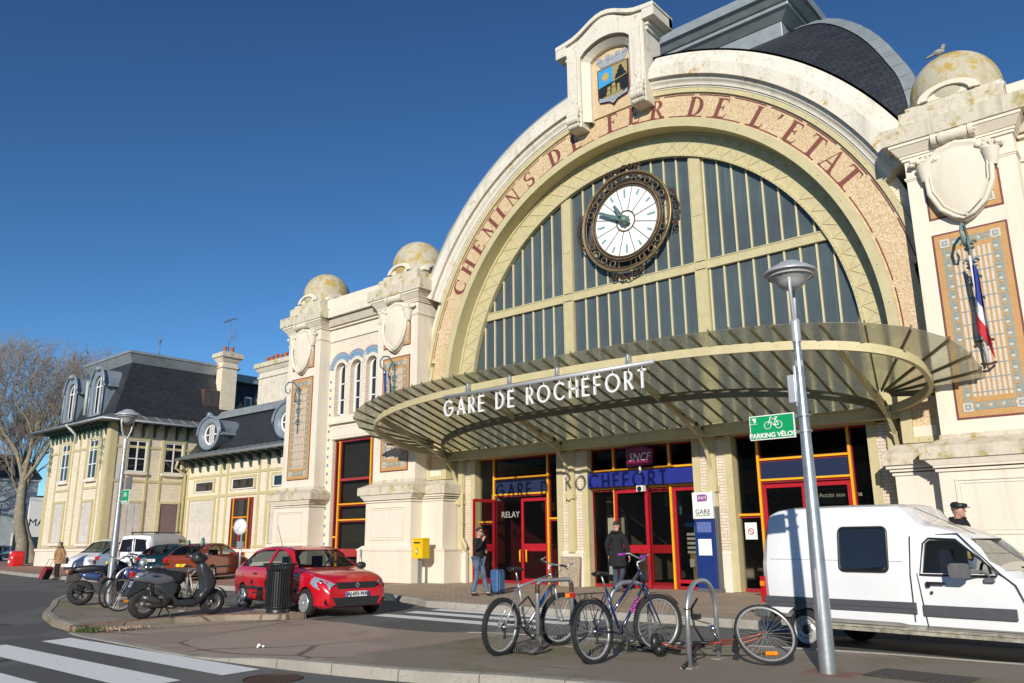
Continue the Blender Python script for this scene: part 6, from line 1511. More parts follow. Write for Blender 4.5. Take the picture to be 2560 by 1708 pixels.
def bike(name, label, rear, front, z0, R, frame_m, fork_m, lean=0, kind='mtb', steer=0, group='bicycles parked at the hoops', bar_m=None, saddle_h=1.04, tyre=.026, wall=None, extras=()):
    rear = Vector((*rear, z0)); d = Vector((front[0]-rear.x, front[1]-rear.y, 0)); L = d.length; rz = atan2(d.y, d.x)
    root = thing(name, label, 'bicycle', rear, rz, group); root.rotation_euler = (lean, 0, rz)
    RW = Vector((0,0,R)); FW = Vector((L,0,R)); k = R/.34
    BB = Vector((.44*k+.05,0,.29*k)); SC = Vector((BB.x-.20, 0, saddle_h-.20)); HT = Vector((L-.24*k,0,R+.60*k)); HB = Vector((L-.175*k,0,R+.47*k))
    if kind == 'step': HT.z += .04
    m = MB(); tb = .017*k
    m.tube([SC, BB], tb*.95, 10); m.tube([HT, HB], tb*1.15, 10); m.tube([BB, HB+Vector((-.01,0,-.02))], tb*1.1 if kind != 'mtb' else tb*1.35, 10)
    m.tube([SC-Vector((-.0,0,.05)) if kind != 'step' else BB+(SC-BB)*.50, HT-Vector((0,0,.03))], tb, 10)
    for s in (-1, 1):
        m.tube([BB+Vector((-.03,s*.03,0)), RW+Vector((.10,s*.05,0)), RW+Vector((0,s*.06,0))], .009*k, 7); m.tube([SC+Vector((-.01,s*.02,-.06)), RW+Vector((0,s*.06,0))], .008*k, 7)
    m.lathe([(.022,-.04),(.022,.04)], tuple(BB), 'Y', 14)
    m.build('frame', frame_m, root)
    St = Matrix.Translation(HB) @ Matrix.Rotation(RAD(-18), 4, 'Y') @ Matrix.Rotation(steer, 4, 'Z') @ Matrix.Rotation(RAD(18), 4, 'Y') @ Matrix.Translation(-HB)
    m = MB()
    for s in (-1, 1): m.tube([HB+Vector((.01,s*.045,-.03)), HB+Vector((.05,s*.055,-.20)), FW+Vector((-.02,s*.055,.06)), FW+Vector((0,s*.055,0))], [.015,.014,.011,.009], 8, T=St)
    m.tube([HB+Vector((0,-.05,-.02)), HB+Vector((0,.05,-.02))], .014, 8, T=St); m.build('fork', fork_m, root)
    bwheel(root, Matrix.Translation(RW), R, tyre, None, 28, wall); bwheel(root, St @ Matrix.Translation(FW), R, tyre, None, 28, wall)
    H0 = HT+Vector((-.03,0,.09)); m = MB(); m.tube([HT, H0], .013, 8, T=St); m.tube([H0, H0+Vector((.09,0,.03))], .015, 8, T=St)
    C_ = H0+Vector((.09,0,.03))
    if kind == 'mtb': pts = [(C_.x-.02,-.30,C_.z+.02),(C_.x,0,C_.z),(C_.x-.02,.30,C_.z+.02)]; m.tube(pts, .012, 8, T=St); m.tube([(C_.x-.0,-.30,C_.z+.02),(C_.x+.10,-.31,C_.z+.06)], .011, 8, T=St); m.tube([(C_.x,.30,C_.z+.02),(C_.x+.10,.31,C_.z+.06)], .011, 8, T=St)
    else: pts = [(C_.x-.20,-.29,C_.z+.06),(C_.x-.06,-.24,C_.z+.08),(C_.x,-.08,C_.z+.02),(C_.x,.08,C_.z+.02),(C_.x-.06,.24,C_.z+.08),(C_.x-.20,.29,C_.z+.06)]; m.tube(pts, .012, 8, T=St)
    hb = m.build('handlebar', STEEL if kind != 'mtb' else (fork_m if bar_m is None else STEEL), root)
    m = MB(); e0, e1 = pts[0], pts[-1]
    for e, s in ((e0,-1),(e1,1)):
        if kind == 'mtb': m.tube([(e[0]+.002,e[1]-s*.0,e[2]),(e[0]+.003,e[1]-s*.11,e[2]-.004)], .016, 8, T=St)
        else: m.tube([(e[0]-.01,e[1],e[2]),(e[0]+.09,e[1]-s*.03,e[2]+.012)], .017, 8, T=St)
        m.tube([(e[0]+.03,e[1]-s*.10,e[2]-.01),(e[0]+.07,e[1]-s*.02,e[2]-.05)], .006, 5, T=St)
    m.build('grip', bar_m or BLACK, hb)
    m = MB(); 
    for s in (-1, 1): m.tube([C_+Vector((.02,s*.12,0)), C_+Vector((.10,s*.05,-.06)), HB+Vector((.05,s*.01,-.0)), HB+Vector((.02,s*.02,-.1))], .0035, 5, T=St, cap=False)
    m.tube([C_+Vector((.02,.1,0)), C_+Vector((.12,0,-.10)), HT+Vector((.05,.02,-.05)), BB+Vector((.1,.02,.1)), BB], .003, 4, T=St, cap=False)
    m.build('cable', BLACK, root)
    top = SC+(SC-BB).normalized()*.17
    m = MB(); m.tube([SC, top], .0125, 8); m.build('seat_post', STEEL, root)
    m = MB(); rows = []
    for x, wv, zz in ((-.13,.03,.0),(-.12,.07,.015),(-.07,.078,.02),(0,.055,.012),(.08,.028,.006),(.14,.018,.0),(.155,.004,-.01)):
        rows.append([(top.x+x, wv*cos(2*pi*j/12), top.z+.02+zz+.022*sin(2*pi*j/12)) for j in range(12)])
    m.grid(rows, 0, True, True); m.f.append(list(range(len(m.v)-84, len(m.v)-72))); m.m.append(0); m.sm.append(False); m.build('saddle', BLACK, root)
    m = MB(); s = -1; yy = -.05
    m.torus((BB.x, yy, BB.z), .085*k, .006, 'Y', 28, 5); m.torus((BB.x, yy, BB.z), .05*k, .005, 'Y', 20, 5)
    for i in range(5): a = 2*pi*i/5; m.tube([(BB.x,yy,BB.z),(BB.x+.085*k*cos(a),yy,BB.z+.085*k*sin(a))], .006, 5)
    m.torus((0,yy,R), .045, .010, 'Y', 20, 5); m.torus((0,yy+.012,R), .032, .010, 'Y', 18, 5)
    m.tube([(BB.x,yy,BB.z+.085*k),(0,yy,R+.045)], .005, 4); m.tube([(BB.x,yy,BB.z-.085*k),(.02,yy,R-.13),(-.0,yy,R-.10),(.02,yy,R-.045)], .005, 4); m.box(-.0,.03,yy-.01,yy+.01,R-.15,R-.03)
    m.tube([(BB.x,yy-.03,BB.z),(BB.x+.15,yy-.04,BB.z-.06)], .009, 6); m.tube([(BB.x,-yy+.03,BB.z),(BB.x-.15,-yy+.04,BB.z+.06)], .009, 6)
    m.box(BB.x+.10,BB.x+.20,yy-.13,yy-.05,BB.z-.075,BB.z-.05); m.box(BB.x-.20,BB.x-.10,-yy+.05,-yy+.13,BB.z+.05,BB.z+.075)
    m.build('chainset', RUST if 'rust' in extras else mat('dark_steel', (.10,.10,.10), .4, .6, .2, 20), root)
    if 'rack' in extras:
        m = MB()
        for s in (-1, 1): m.tube([(.22*k,s*.05,R*2.18),(-.28*k,s*.055,R*2.2)], .006, 6); m.tube([(-.12,s*.055,R*2.19),(0,s*.07,R)], .005, 5); m.tube([(-.02,s*.055,R*2.19),(0,s*.07,R)], .005, 5)
        for x in (-.28*k,-.1,.08): m.tube([(x,-.055,R*2.2),(x,.055,R*2.2)], .005, 5)
        rk = m.build('carrier', BLACK, root); m = MB(); m.box(-.34*k,-.28*k,-.06,.06,R*2.1,R*2.26,0); m.build('rear_lamp', LREDM, rk, bevel=.01); m = MB(); m.box(-.345*k,-.32*k,-.02,.05,R*2.12,R*2.24,0); m.build('reflector', ORNG, rk)
    if 'guards' in extras or 'rack' in extras:
        m = MB()
        for (cx_, a0, a1, TT) in ((0,20,165,Matrix.Identity(4)),(L,35,150,St)):
            P = [(cx_+(R+.025)*cos(RAD(a0+(a1-a0)*i/16)),0,R+(R+.025)*sin(RAD(a0+(a1-a0)*i/16))) for i in range(17)]
            for i in range(16): p, q = P[i], P[i+1]; m.add([(p[0],-.028,p[2]),(p[0],.028,p[2]),(q[0],.028,q[2]),(q[0],-.028,q[2])], [(0,1,2,3)], T=TT)
        m.build('mudguard', BLACK, root)
    if 'lock' in extras:
        m = MB(); m.tube([(BB.x-.25,-.12,BB.z+.05),(BB.x-.05,-.16,BB.z-.12),(BB.x+.12,-.14,BB.z-.02),(BB.x+.10,-.10,BB.z+.22),(BB.x-.10,-.10,BB.z+.42),(BB.x-.28,-.08,BB.z+.30)], .014, 8, closed=True); m.build('cable_lock', BLACK, root)
    if 'amber' in extras:
        m = MB(); m.box(L-.24, L-.10, -.012, .012, R-.17, R-.12, T=St); m.build('wheel_reflector', ORNG, root)
    return root, St, BB, HT, HB
AL = mat('brushed_frame', (.45,.47,.50), .3, .6, .12, 8); NAVY = paint('navy_frame', (.008,.018,.075), .25); TAN = mat('tan_sidewall', (.50,.33,.14), .7, 0, .1, 20)
b1 = bike('bicycle', 'silver and blue mountain bike with bar ends leaning on the square hoop', (5.90,-12.04), (5.89,-10.76), .12, .365, AL, AL, RAD(3), 'mtb', RAD(-14), saddle_h=1.10, tyre=.030, extras=('lock',))
m = MB(); BB, HB = b1[2], b1[4]; p, q = BB+(HB-BB)*.35, BB+(HB-BB)*.85
m.tube([p,q], .0255, 10); dt = m.build('blue_down_tube', paint('sky_blue_band', (.04,.18,.45), .3), b1[0])
b2 = bike('bicycle', 'navy bicycle with pink lettering, purple grips and red rear lamp', (7.31,-11.89), (7.43,-10.56), .12, .375, NAVY, NAVY, RAD(-5), 'step', RAD(-22), bar_m=mat('purple_grip', (.30,.03,.34), .4), saddle_h=1.06, tyre=.030, wall=TAN, extras=('rack',))
BB, HB = b2[2], b2[4]; d_ = (HB-BB); t = text('lettering', 'GIANT', .085, mat('pink_lettering', (.75,.10,.55), .4), b2[0], tuple(BB+d_*.55+Vector((0,-.024,0))), (pi/2, -atan2(d_.z, d_.x), 0))
bike('bicycle', 'dark blue town bicycle with amber wheel reflector behind the moped tail', (-5.35,-10.80), (-5.62,-11.88), .12, .36, NAVY, NAVY, RAD(4), 'step', RAD(12), saddle_h=1.0, tyre=.02, extras=('amber',), group='bicycles parked at the hoops')
bike('bicycle', 'black city bicycle with a rack basket standing against the left lamp post', (-7.9,-10.55), (-6.95,-11.6), .12, .34, mat('charcoal_frame', (.03,.03,.035), .3), BLACK, RAD(-4), 'step', RAD(-10), saddle_h=.98, tyre=.02, extras=('guards',))
bike('bicycle', 'cream-framed bicycle mostly hidden behind the grey moped', (-5.5,-10.45), (-4.38,-10.50), .12, .36, mat('cream_frame', (.55,.50,.38), .3), AL, RAD(3), 'town', 0, saddle_h=.95, tyre=.02, extras=('guards',), wall=TAN)
# fallen copper bicycle: lying on its side with the front wheel turned up
COPP = paint('copper_frame', (.34,.07,.03), .3, .4)
fb = thing('bicycle', 'fallen copper bicycle lying on its side by the right hoop with its front wheel up', 'bicycle', (8.25,-10.8,.12), 0, 'bicycles parked at the hoops')
Wc = Vector((.72,.10,.355)); head = Vector((.24,-.10,.24)); hb0 = Vector((.02,-.2,.2))
Wt = Matrix.Translation(Wc) @ Matrix.Rotation(RAD(42), 4, 'Z') @ Matrix.Rotation(RAD(-32), 4, 'X')
bwheel(fb, Wt, .375, .019, None, 32, TAN)
m = MB(); ax = (Wt.to_3x3() @ Vector((0,1,0))).normalized()
for s in (-1, 1): m.tube([head+ax*.05*s, head+(Wc-head)*.4+ax*.06*s+Vector((0,0,-.03)), head+(Wc-head)*.8+ax*.06*s+Vector((0,0,-.02)), Wc+ax*.06*s], [.013,.012,.010,.008], 8)
m.tube([head-ax*.06, head+ax*.06], .013, 8); m.tube([head, head+Vector((-.20,-.03,-.02))], .019, 10); m.build('fork', COPP, fb)
m = MB(); r0 = Vector((-.72,.30,.06)); bbv = Vector((-.45,.05,.10)); sc_v = Vector((-.40,.50,.12))
m.tube([head+Vector((-.18,-.03,-.02)), bbv], .016, 9); m.tube([head+Vector((-.10,.0,-.02)), bbv+Vector((.1,.05,.05))], .014, 9); m.tube([bbv, Vector((-.62,-.10,.18))], .014, 9); m.tube([bbv, r0], .009, 6); m.build('frame', COPP, fb)
m = MB(); T = Matrix.Translation(Vector((-.95,.32,.05))) @ Matrix.Rotation(RAD(84), 4, 'X'); bwheel(fb, T, .34, .019, None, 24)
m = MB(); m.sphere((-.66,-.12,.18), .10, 14, 10, sq=(.7,1.1,1.2)); m.sphere((-.60,-.16,.10), .07, 12, 8); m.build('saddle', BLACK, fb)
m = MB(); m.tube([(.02,-.12,.22),(-.05,-.22,.42),(-.10,-.18,.62),(-.05,-.1,.74)], .014, 8); m.tube([(.02,-.14,.2),(.03,-.38,.16),(.06,-.6,.05),(.10,-.78,.03)], .015, 8); m.tube([(-.1,-.2,.22),(.14,-.1,.23)], .02, 8); hb_ = m.build('handlebar', BLACK, fb)
m = MB(); m.tube([(.06,-.60,.06),(.11,-.82,.03)], .022, 8); m.box(-.09,-.0,-.22,-.12,.5,.56); m.tube([(.02,-.45,.14),(.14,-.55,.1),(.18,-.7,.02)], .006, 5); m.build('grip', BLACK, hb_)
m = MB()
for s in (-1, 0, 1): m.tube([(-.08,-.2,.5),(.10,-.12+s*.04,.45),(.2,-.1,.28+s*.03),head+Vector((-.1,0,.02))], .004, 5, cap=False)
m.tube([(.03,-.4,.16),(.12,-.3,.3),(.2,-.12,.24)], .004, 5, cap=False); m.build('cable', BLACK, fb)
m = MB(); m.sphere((.16,-.14,.40), .045, 12, 8); m.tube([(.16,-.14,.36),(.2,-.1,.26)], .01, 5); m.build('bell', CHROME, fb)
m = MB(); m.box(-.06,.08,-.02,.02,-.27,-.23, T=Wt); m.build('wheel_reflector', ORNG, fb); m = MB(); m.prism([(.36,.14),(.40,.34),(.44,.36),(.43,.12)], -.09, -.05); m.build('mudguard', BLACK, fb)
m = MB(); m.torus((-.42,.02,.12), .09, .008, 'Z', 22, 5); m.tube([(-.42,.02,.12),(-.25,-.02,.14)], .01, 6); m.box(-.28,-.18,-.06,.02,.11,.15); m.tube([(-.42,.02,.16),(-.95,.3,.12)], .006, 4); m.build('chainset', RUST, fb)
# ================================================================ MOPED and MOTORCYCLE
def shell(mb, outl, hw, y0=0, mi=0, inset=.75, T=None):
    """rounded panel: outline (x,z) swollen sideways to half width hw"""
    cx = sum(p[0] for p in outl)/len(outl); cz = sum(p[1] for p in outl)/len(outl)
    rows = []
    for k, f in ((-1,inset*.7),(-.92,inset),(-.6,.96),(0,1),(.6,.96),(.92,inset),(1,inset*.7)):
        rows.append([(cx+(x-cx)*f, y0+hw*k, cz+(z-cz)*f) for x, z in outl])
    mb.grid(rows, mi, True, True, T)
    o = len(mb.v)-7*len(outl); n = len(outl)
    mb.f.append(list(range(o, o+n))[::-1]); mb.m.append(mi); mb.sm.append(True); mb.f.append(list(range(o+6*n, o+7*n))); mb.m.append(mi); mb.sm.append(True)
GREYP = mat('moped_grey', (.035,.037,.040), .38, .1, .08, 5); SILV = mat('moped_silver', (.16,.17,.19), .3, .4, .06, 5)
MP = thing('moped', 'grey and black moped on its side stand at the near edge of the island', 'moped', (-3.34,-12.44,.12), atan2(1.43,.20))
def mwheel(root, x, R, wd, sp=5, rimm=None):
    m = MB(); r = R*.60; m.lathe([(r,-wd/2),(R*.82,-wd*.52),(R*.96,-wd*.36),(R,0),(R*.96,wd*.36),(R*.82,wd*.52),(r,wd/2),(r,-wd/2)], (x,0,R), 'Y', 36); w_ = m.build('wheel', RUBBER, root)
    m = MB(); m.lathe([(r*1.02,-wd*.40),(r*.90,-wd*.40),(r*.86,0),(r*.90,wd*.40),(r*1.02,wd*.40)], (x,0,R), 'Y', 32); m.lathe([(.001,-.05),(.05,-.05),(.05,.05),(.001,.05)], (x,0,R), 'Y', 16)
    for i in range(sp):
        a = 2*pi*i/sp; T = Matrix.Translation((x,0,R)) @ Matrix.Rotation(a, 4, 'Y'); m.prism([(.03,-.022),(r*.9,-.035),(r*.9,.035),(.03,.022)], -.018, .018, T=T)
    m.build('rim', rimm or mat('dull_alloy', (.25,.23,.20), .45, .6, .2, 12), w_); return w_
mwheel(MP, 0, .285, .14); mwheel(MP, 1.40, .265, .12)
m = MB(); shell(m, [(-.30,.78),(-.18,.90),(.05,.93),(.35,.90),(.60,.80),(.66,.70),(.50,.66),(.2,.62),(-.05,.70)], .16); m.build('tail_fairing', SILV, MP)
m = MB(); shell(m, [(-.14,.88),(0,.96),(.25,.985),(.45,.93),(.70,.90),(.80,.84),(.78,.72),(.70,.64),(.45,.74),(.2,.86),(0,.87)], .15); m.build('seat', BLACK, MP)
m = MB(); shell(m, [(.05,.72),(.45,.76),(.66,.68),(.62,.5),(.55,.36),(.85,.34),(1.05,.30),(1.22,.34),(1.30,.46),(1.16,.24),(1.0,.17),(.60,.20),(.42,.34),(.30,.5)], .14, inset=.86); m.build('footboard', GREYP, MP)
m = MB(); shell(m, [(1.02,.36),(1.16,.42),(1.10,.80),(1.02,1.06),(1.12,1.12),(1.24,1.0),(1.36,.82),(1.44,.66),(1.40,.52),(1.30,.42),(1.16,.28)], .17, inset=.82); m.build('leg_shield', GREYP, MP)
m = MB(); shell(m, [(.90,1.12),(.93,1.22),(1.03,1.30),(1.16,1.24),(1.22,1.14),(1.12,1.06),(1.0,1.04)], .15, inset=.7); sh_ = m.build('handlebar_cowl', GREYP, MP)
m = MB(); m.tube([(.92,-.33,1.24),(1.0,-.14,1.22),(1.0,.14,1.22),(.92,.33,1.24)], .014, 8); m.tube([(.90,-.34,1.24),(.94,-.22,1.235)], .02, 8); m.tube([(.90,.34,1.24),(.94,.22,1.235)], .02, 8); m.tube([(.98,-.2,1.22),(.97,-.36,1.25)], .007, 5); m.build('handlebar', BLACK, sh_)
m = MB()
for s in (-1, 1): m.tube([(.98,s*.24,1.25),(1.0,s*.30,1.36),(.98,s*.36,1.42)], .008, 6); m.sphere((.96,s*.40,1.47), .085, 14, 10, sq=(.3,.9,.7 if s > 0 else 1.25))
m.build('mirror', BLACK, MP)
m = MB()
for s in (-1, 1): m.lathe([(.001,.0),(1,.0)], n=3) if False else m.add([(.935-.0,s*.40+.07*cos(2*pi*i/16),1.47+(.055 if s > 0 else .09)*sin(2*pi*i/16)) for i in range(16)], [tuple(range(16))])
m.build('mirror_glass', mat('mirror_glass', (.55,.62,.75), .03, 1, 0, 1), MP)
m = MB(); m.box(-.30,-.22,-.07,.07,.80,.92,0); m.build('tail_lamp', LREDM, MP, bevel=.02); m = MB(); m.sphere((-.14,-.15,.86), .05, 10, 8, sq=(1.6,.6,.8)); m.sphere((-.14,.15,.86), .05, 10, 8, sq=(1.6,.6,.8)); m.build('indicator', HLM, MP)
m = MB(); m.prism([(-.26,.70),(-.08,.78),(.10,.62),(-.06,.56),(-.20,.48),(-.36,.44),(-.37,.47)], -.07, .07); m.build('rear_mudguard', GREYP, MP, bevel=.02)
pp = plate_text(MP, '177', .18, Matrix.Translation((-.27,0,.68)) @ Matrix.Rotation(-pi/2, 4, 'Z') @ Matrix.Rotation(RAD(-18), 4, 'X'))
m = MB(); m.tube([(-.08,-.15,.42),(.05,-.17,.40),(.22,-.17,.34),(.36,-.13,.26)], [.05,.07,.06,.035], 12); m.build('exhaust', mat('grey_muffler', (.12,.12,.12), .35, .6, .15, 10), MP)
m = MB(); m.tube([(.0,-.10,.285),(.15,-.11,.27),(.35,-.10,.28),(.5,-.08,.33)], [.05,.075,.09,.09], 10); m.sphere((.42,0,.36), .15, 14, 10, sq=(1.2,.8,.9)); m.tube([(.25,-.12,.30),(.25,-.14,.30)], .1, 16); m.build('engine', mat('dirty_engine', (.06,.055,.05), .5, .4, .3, 15), MP)
m = MB(); m.tube([(.45,-.02,.20),(.50,-.25,.01)], .012, 6); m.tube([(.40,.05,.2),(.36,.12,.01)], .014, 6); m.tube([(.1,-.16,.30),(.08,-.13,.62)], .018, 6); m.build('stand', BLACK, MP)
m = MB()
for s in (-1, 1): m.tube([(1.24,s*.06,.58),(1.36,s*.075,.36),(1.40,s*.075,.265)], .022, 8)
m.build('fork', BLACK, MP); m = MB(); P = [(1.40+.31*cos(RAD(a)), .265+.31*sin(RAD(a))) for a in range(10, 165, 12)]
for i in range(len(P)-1): m.add([(P[i][0],-.075,P[i][1]),(P[i][0],.075,P[i][1]),(P[i+1][0],.075,P[i+1][1]),(P[i+1][0],-.075,P[i+1][1])], [(0,1,2,3)])
m.build('front_mudguard', GREYP, MP); m = MB(); m.tube([(.0,-.12,.98),(.12,-.13,1.03),(.28,-.13,1.01),(.34,-.12,.95)], .012, 8); m.tube([(.0,.12,.98),(.12,.13,1.03),(.28,.13,1.01),(.34,.12,.95)], .012, 8); m.build('grab_rail', CHROME, MP)
text('lettering', 'Nitro', .07, mat('dark_blue_lettering', (.01,.01,.08), .4), MP, (.16,-.165,.82), shear=.3)
m = MB(); m.sphere((1.16,0,1.20), .075, 12, 8, sq=(1.0,1.3,.7)); m.build('headlamp', HLM, MP)
MO = thing('motorcycle', 'blue and black motorcycle seen from behind beside the left lamp post', 'motorcycle', (-8.29,-11.66,.12), RAD(62))
mwheel(MO, 0, .30, .17, 6, BLACK); mwheel(MO, 1.38, .30, .12, 6, BLACK)
m = MB(); shell(m, [(-.28,.84),(-.1,.93),(.2,.96),(.45,.92),(.6,.84),(.3,.80),(-.05,.76)], .15); m.build('seat', BLACK, MO)
BLM = paint('metallic_blue', (.05,.08,.19), .2, .4)
m = MB(); shell(m, [(.45,.86),(.55,1.02),(.8,1.06),(1.0,.98),(1.05,.84),(.8,.74),(.5,.74)], .18); m.build('tank', mat('navy_tank', (.008,.010,.03), .2, .2), MO)
m = MB(); shell(m, [(-.10,.74),(.2,.80),(.5,.74),(.42,.56),(.1,.60)], .19); shell(m, [(.9,.86),(1.25,.98),(1.42,.82),(1.25,.58),(1.0,.48),(.82,.60)], .24); m.build('fairing', BLM, MO)
m = MB(); m.box(-.33,-.25,-.20,.20,.77,.85); bl = m.build('tail_lamp', mat('dark_red_lamp', (.22,.02,.03), .15), MO, bevel=.02); m = MB(); m.box(-.345,-.30,-.20,-.11,.775,.845); m.box(-.345,-.30,.11,.20,.775,.845); m.build('indicator', mat('peach_lens', (.70,.34,.16), .2), bl)
m = MB(); m.prism([(-.32,.76),(-.08,.76),(.0,.62),(-.14,.56),(-.34,.52)], -.10, .10); m.tube([(.05,-.16,.36),(-.12,-.20,.46)], [.06,.075], 12); m.box(.35,.95,-.15,.15,.30,.66); m.tube([(0,-.10,.3),(.5,-.12,.36)], .03, 6); m.tube([(0,.10,.3),(.5,.12,.36)], .03, 6); m.build('engine', mat('dirty_engine', (0,0,0)), MO, bevel=.02)
plate_text(MO, '177A', .2, Matrix.Translation((-.34,0,.62)) @ Matrix.Rotation(-pi/2, 4, 'Z'))
m = MB(); m.tube([(.85,-.40,1.10),(.95,-.22,1.16),(1.02,0,1.12),(.95,.22,1.16),(.85,.40,1.10)], .016, 8); m.tube([(1.05,-.08,1.1),(1.38,-.08,.3)], .026, 8); m.tube([(1.05,.08,1.1),(1.38,.08,.3)], .026, 8); m.tube([(.84,-.42,1.1),(.9,-.28,1.14)], .024, 8); m.tube([(.84,.42,1.1),(.9,.28,1.14)], .024, 8); m.build('handlebar', BLACK, MO)
m = MB()
for s in (-1, 1): m.tube([(.98,s*.2,1.15),(1.02,s*.36,1.30)], .008, 6); m.sphere((1.0,s*.44,1.33), .09, 14, 10, sq=(.35,1.2,.75))
m.build('mirror', mat('blue_mirror', (.05,.10,.30), .1, .6), MO); m = MB(); m.sphere((1.35,0,.98), .14, 14, 10, sq=(.7,1.1,1)); m.build('headlamp', HLM, MO)
# ================================================================ STREET FURNITURE
def hoop(label, p, q, h, r, square, m_=STEEL):
    t = thing('bike_hoop', label, 'bike rack', (*p, .12), atan2(q[1]-p[1], q[0]-p[0]), 'steel bike hoops'); L = hypot(q[0]-p[0], q[1]-p[1])
    c = .09 if square else L*.42
    pts = [(0,0,0),(0,0,h-c)]+[(c-c*cos(pi/2*i/6),0,h-c+c*sin(pi/2*i/6)) for i in range(1, 7)]+[(L-c+c*sin(pi/2*i/6),0,h-c+c*cos(pi/2*i/6)) for i in range(0, 7)]+[(L,0,0)]
    a = MB(); a.tube(pts, r, 12); a.build('tube', m_, t)
    if square: a = MB(); a.tube([(0,0,h-.16)]+pts[1:4], r+.002, 12, cap=False); a.tube(pts[-4:-1]+[(L,0,h-.18)], r+.002, 12, cap=False); a.build('rust_patch', RUST, t)
    a = MB(); a.box(-.12,.12,-.07,.07,-.004,.012); a.box(L-.1,L+.1,-.06,.06,-.004,.012); a.build('base_plate', KERB, t)
    return t
hoop('squared galvanised bike hoop with rusty bends holding the silver bicycle', (6.07,-11.46), (6.10,-10.72), .92, .030, True)
hoop('round-topped hoop behind the navy bicycle', (6.98,-11.05), (7.18,-10.40), .90, .030, False)
h3 = hoop('tall round-topped steel hoop with a small rusty ring beside the fallen bicycle', (8.35,-11.45), (8.27,-10.57), .96, .031, False)
a = MB(); a.torus((0,0,.66), .036, .008, 'Z', 14, 5); a.box(-.06,.06,-.012,.012,.65,.665); a.build('rusty_ring', RUST, h3)
hoop('round-topped hoop beside the left lamp post', (-6.98,-11.42), (-6.75,-10.7), .90, .03, False)
hoop('hoop mostly hidden behind the grey moped', (-4.53,-10.9), (-4.75,-10.2), .88, .03, True)
a = MB(); a.tube([(-.28,.0,.03),(-.15,.06,.04),(0,.0,.05),(.14,-.04,.05),(.2,.06,.12),(.24,.0,.25)], .035, 8)
for i in range(14): u = i/13; a.torus((-.28+.5*u,.02,.05+.10*u*u), .045, .008, 'X', 12, 5)
o = a.build('chain', mat('grey_chain_sleeve', (.10,.10,.09), .6, 0, .4, 20)); o.location = (6.1,-11.75,.12); tag(o, 'discarded coiled chain lock lying at the foot of the square hoop', 'chain lock')
def lamp_post(label, loc):
    t = thing('street_lamp', label, 'street lamp', loc, 0, 'silver street lamps')
    a = MB(); a.lathe([(.092,0),(.090,.5),(.083,1.3),(.070,2.2),(.055,3.2),(.043,3.95),(.040,4.0)], n=28); p = a.build('pole', STEEL, t)
    a = MB(); a.lathe([(.052,3.92),(.055,3.95),(.055,4.20),(.048,4.22)], n=24); a.lathe([(.046,3.72),(.046,3.78)], n=20); a.lathe([(.052,3.6),(.052,3.68)], n=20); a.box(-.14,-.05,-.06,.02,3.15,3.50); a.box(-.07,-.04,-.03,.03,3.1,3.62)
    a.build('collar', LAMPM, t, bevel=.006)
    a = MB()
    for s in (-1, 1):
        pts = [(s*.02,0,4.12),(s*.045,0,4.22),(s*.13,0,4.42),(s*.17,0,4.62),(s*.165,0,4.80)]
        a.tube(pts, [.020,.020,.020,.022,.032], 8)
    hd_rot = RAD(68); T = Matrix.Rotation(RAD(104), 4, 'Z'); 
    for i, v in enumerate(a.v): a.v[i] = tuple(T @ Vector(v))
    a.build('fork', LAMPM, t)
    a = MB(); a.lathe([(.001,5.005),(.08,5.0),(.12,4.985),(.15,4.955),(.23,4.915),(.30,4.865),(.325,4.835),(.32,4.82),(.30,4.825)], n=48); hd = a.build('lamp_hood', LAMPM, t)
    a = MB(); a.lathe([(.30,4.825),(.27,4.79),(.20,4.745),(.17,4.70),(.12,4.64),(.06,4.615),(.001,4.61)], n=48); a.lathe([(.272,4.80),(.28,4.79),(.27,4.78)], n=48); a.build('diffuser', mat('frosted_bowl', (.42,.42,.41), .3, 0, .05, 6), hd)
    a = MB(); a.box(-.015,.015,-.088,-.08,.45,1.15); a.build('hatch', LAMPM, p)
    a = MB(); a.box(-.26,.30,-.22,.24,-.004,.006); a.build('footing', mat('red_mortar', (.26,.14,.10), .9, 0, .25, 8), t)
    for c in t.children_recursive:
        for v in c.data.vertices:
            if v.co.z > .5: v.co.z = .5+(v.co.z-.5)*.962
    return t
LP = lamp_post('silver street lamp standing right of the fallen bicycle in front of the van', (9.76,-10.90,.12))
dup(LP, (-7.62,-11.25,.12), 0, 'silver street lamp rising among the bicycles at the left end of the island')
GREEN = mat('sign_green', (.0,.30,.10), .4, 0, .05, 3)
def bicycle_icon(mb, cx, cz, s, y):
    for dx in (-.42, .42): mb.torus((cx+dx*s, y, cz-.12*s), .26*s, .028*s, 'Y', 24, 4)
    L_ = lambda p, q, w_=.03: mb.tube([(cx+p[0]*s,y,cz+p[1]*s),(cx+q[0]*s,y,cz+q[1]*s)], w_*s, 5)
    L_((-.42,-.12),(-.22,.34)); L_((-.22,.30),(.22,.34)); L_((-.24,.22),(.02,-.12)); L_((.02,-.12),(.26,.40)); L_((.02,-.12),(.42,-.12)); L_((.42,-.12),(.22,.30)); L_((.14,.44),(.38,.42),.05); L_((-.24,.38),(-.08,.50)); L_((-.20,.34),(-.24,.48)); L_((.02,-.12),(.20,-.16),.07)
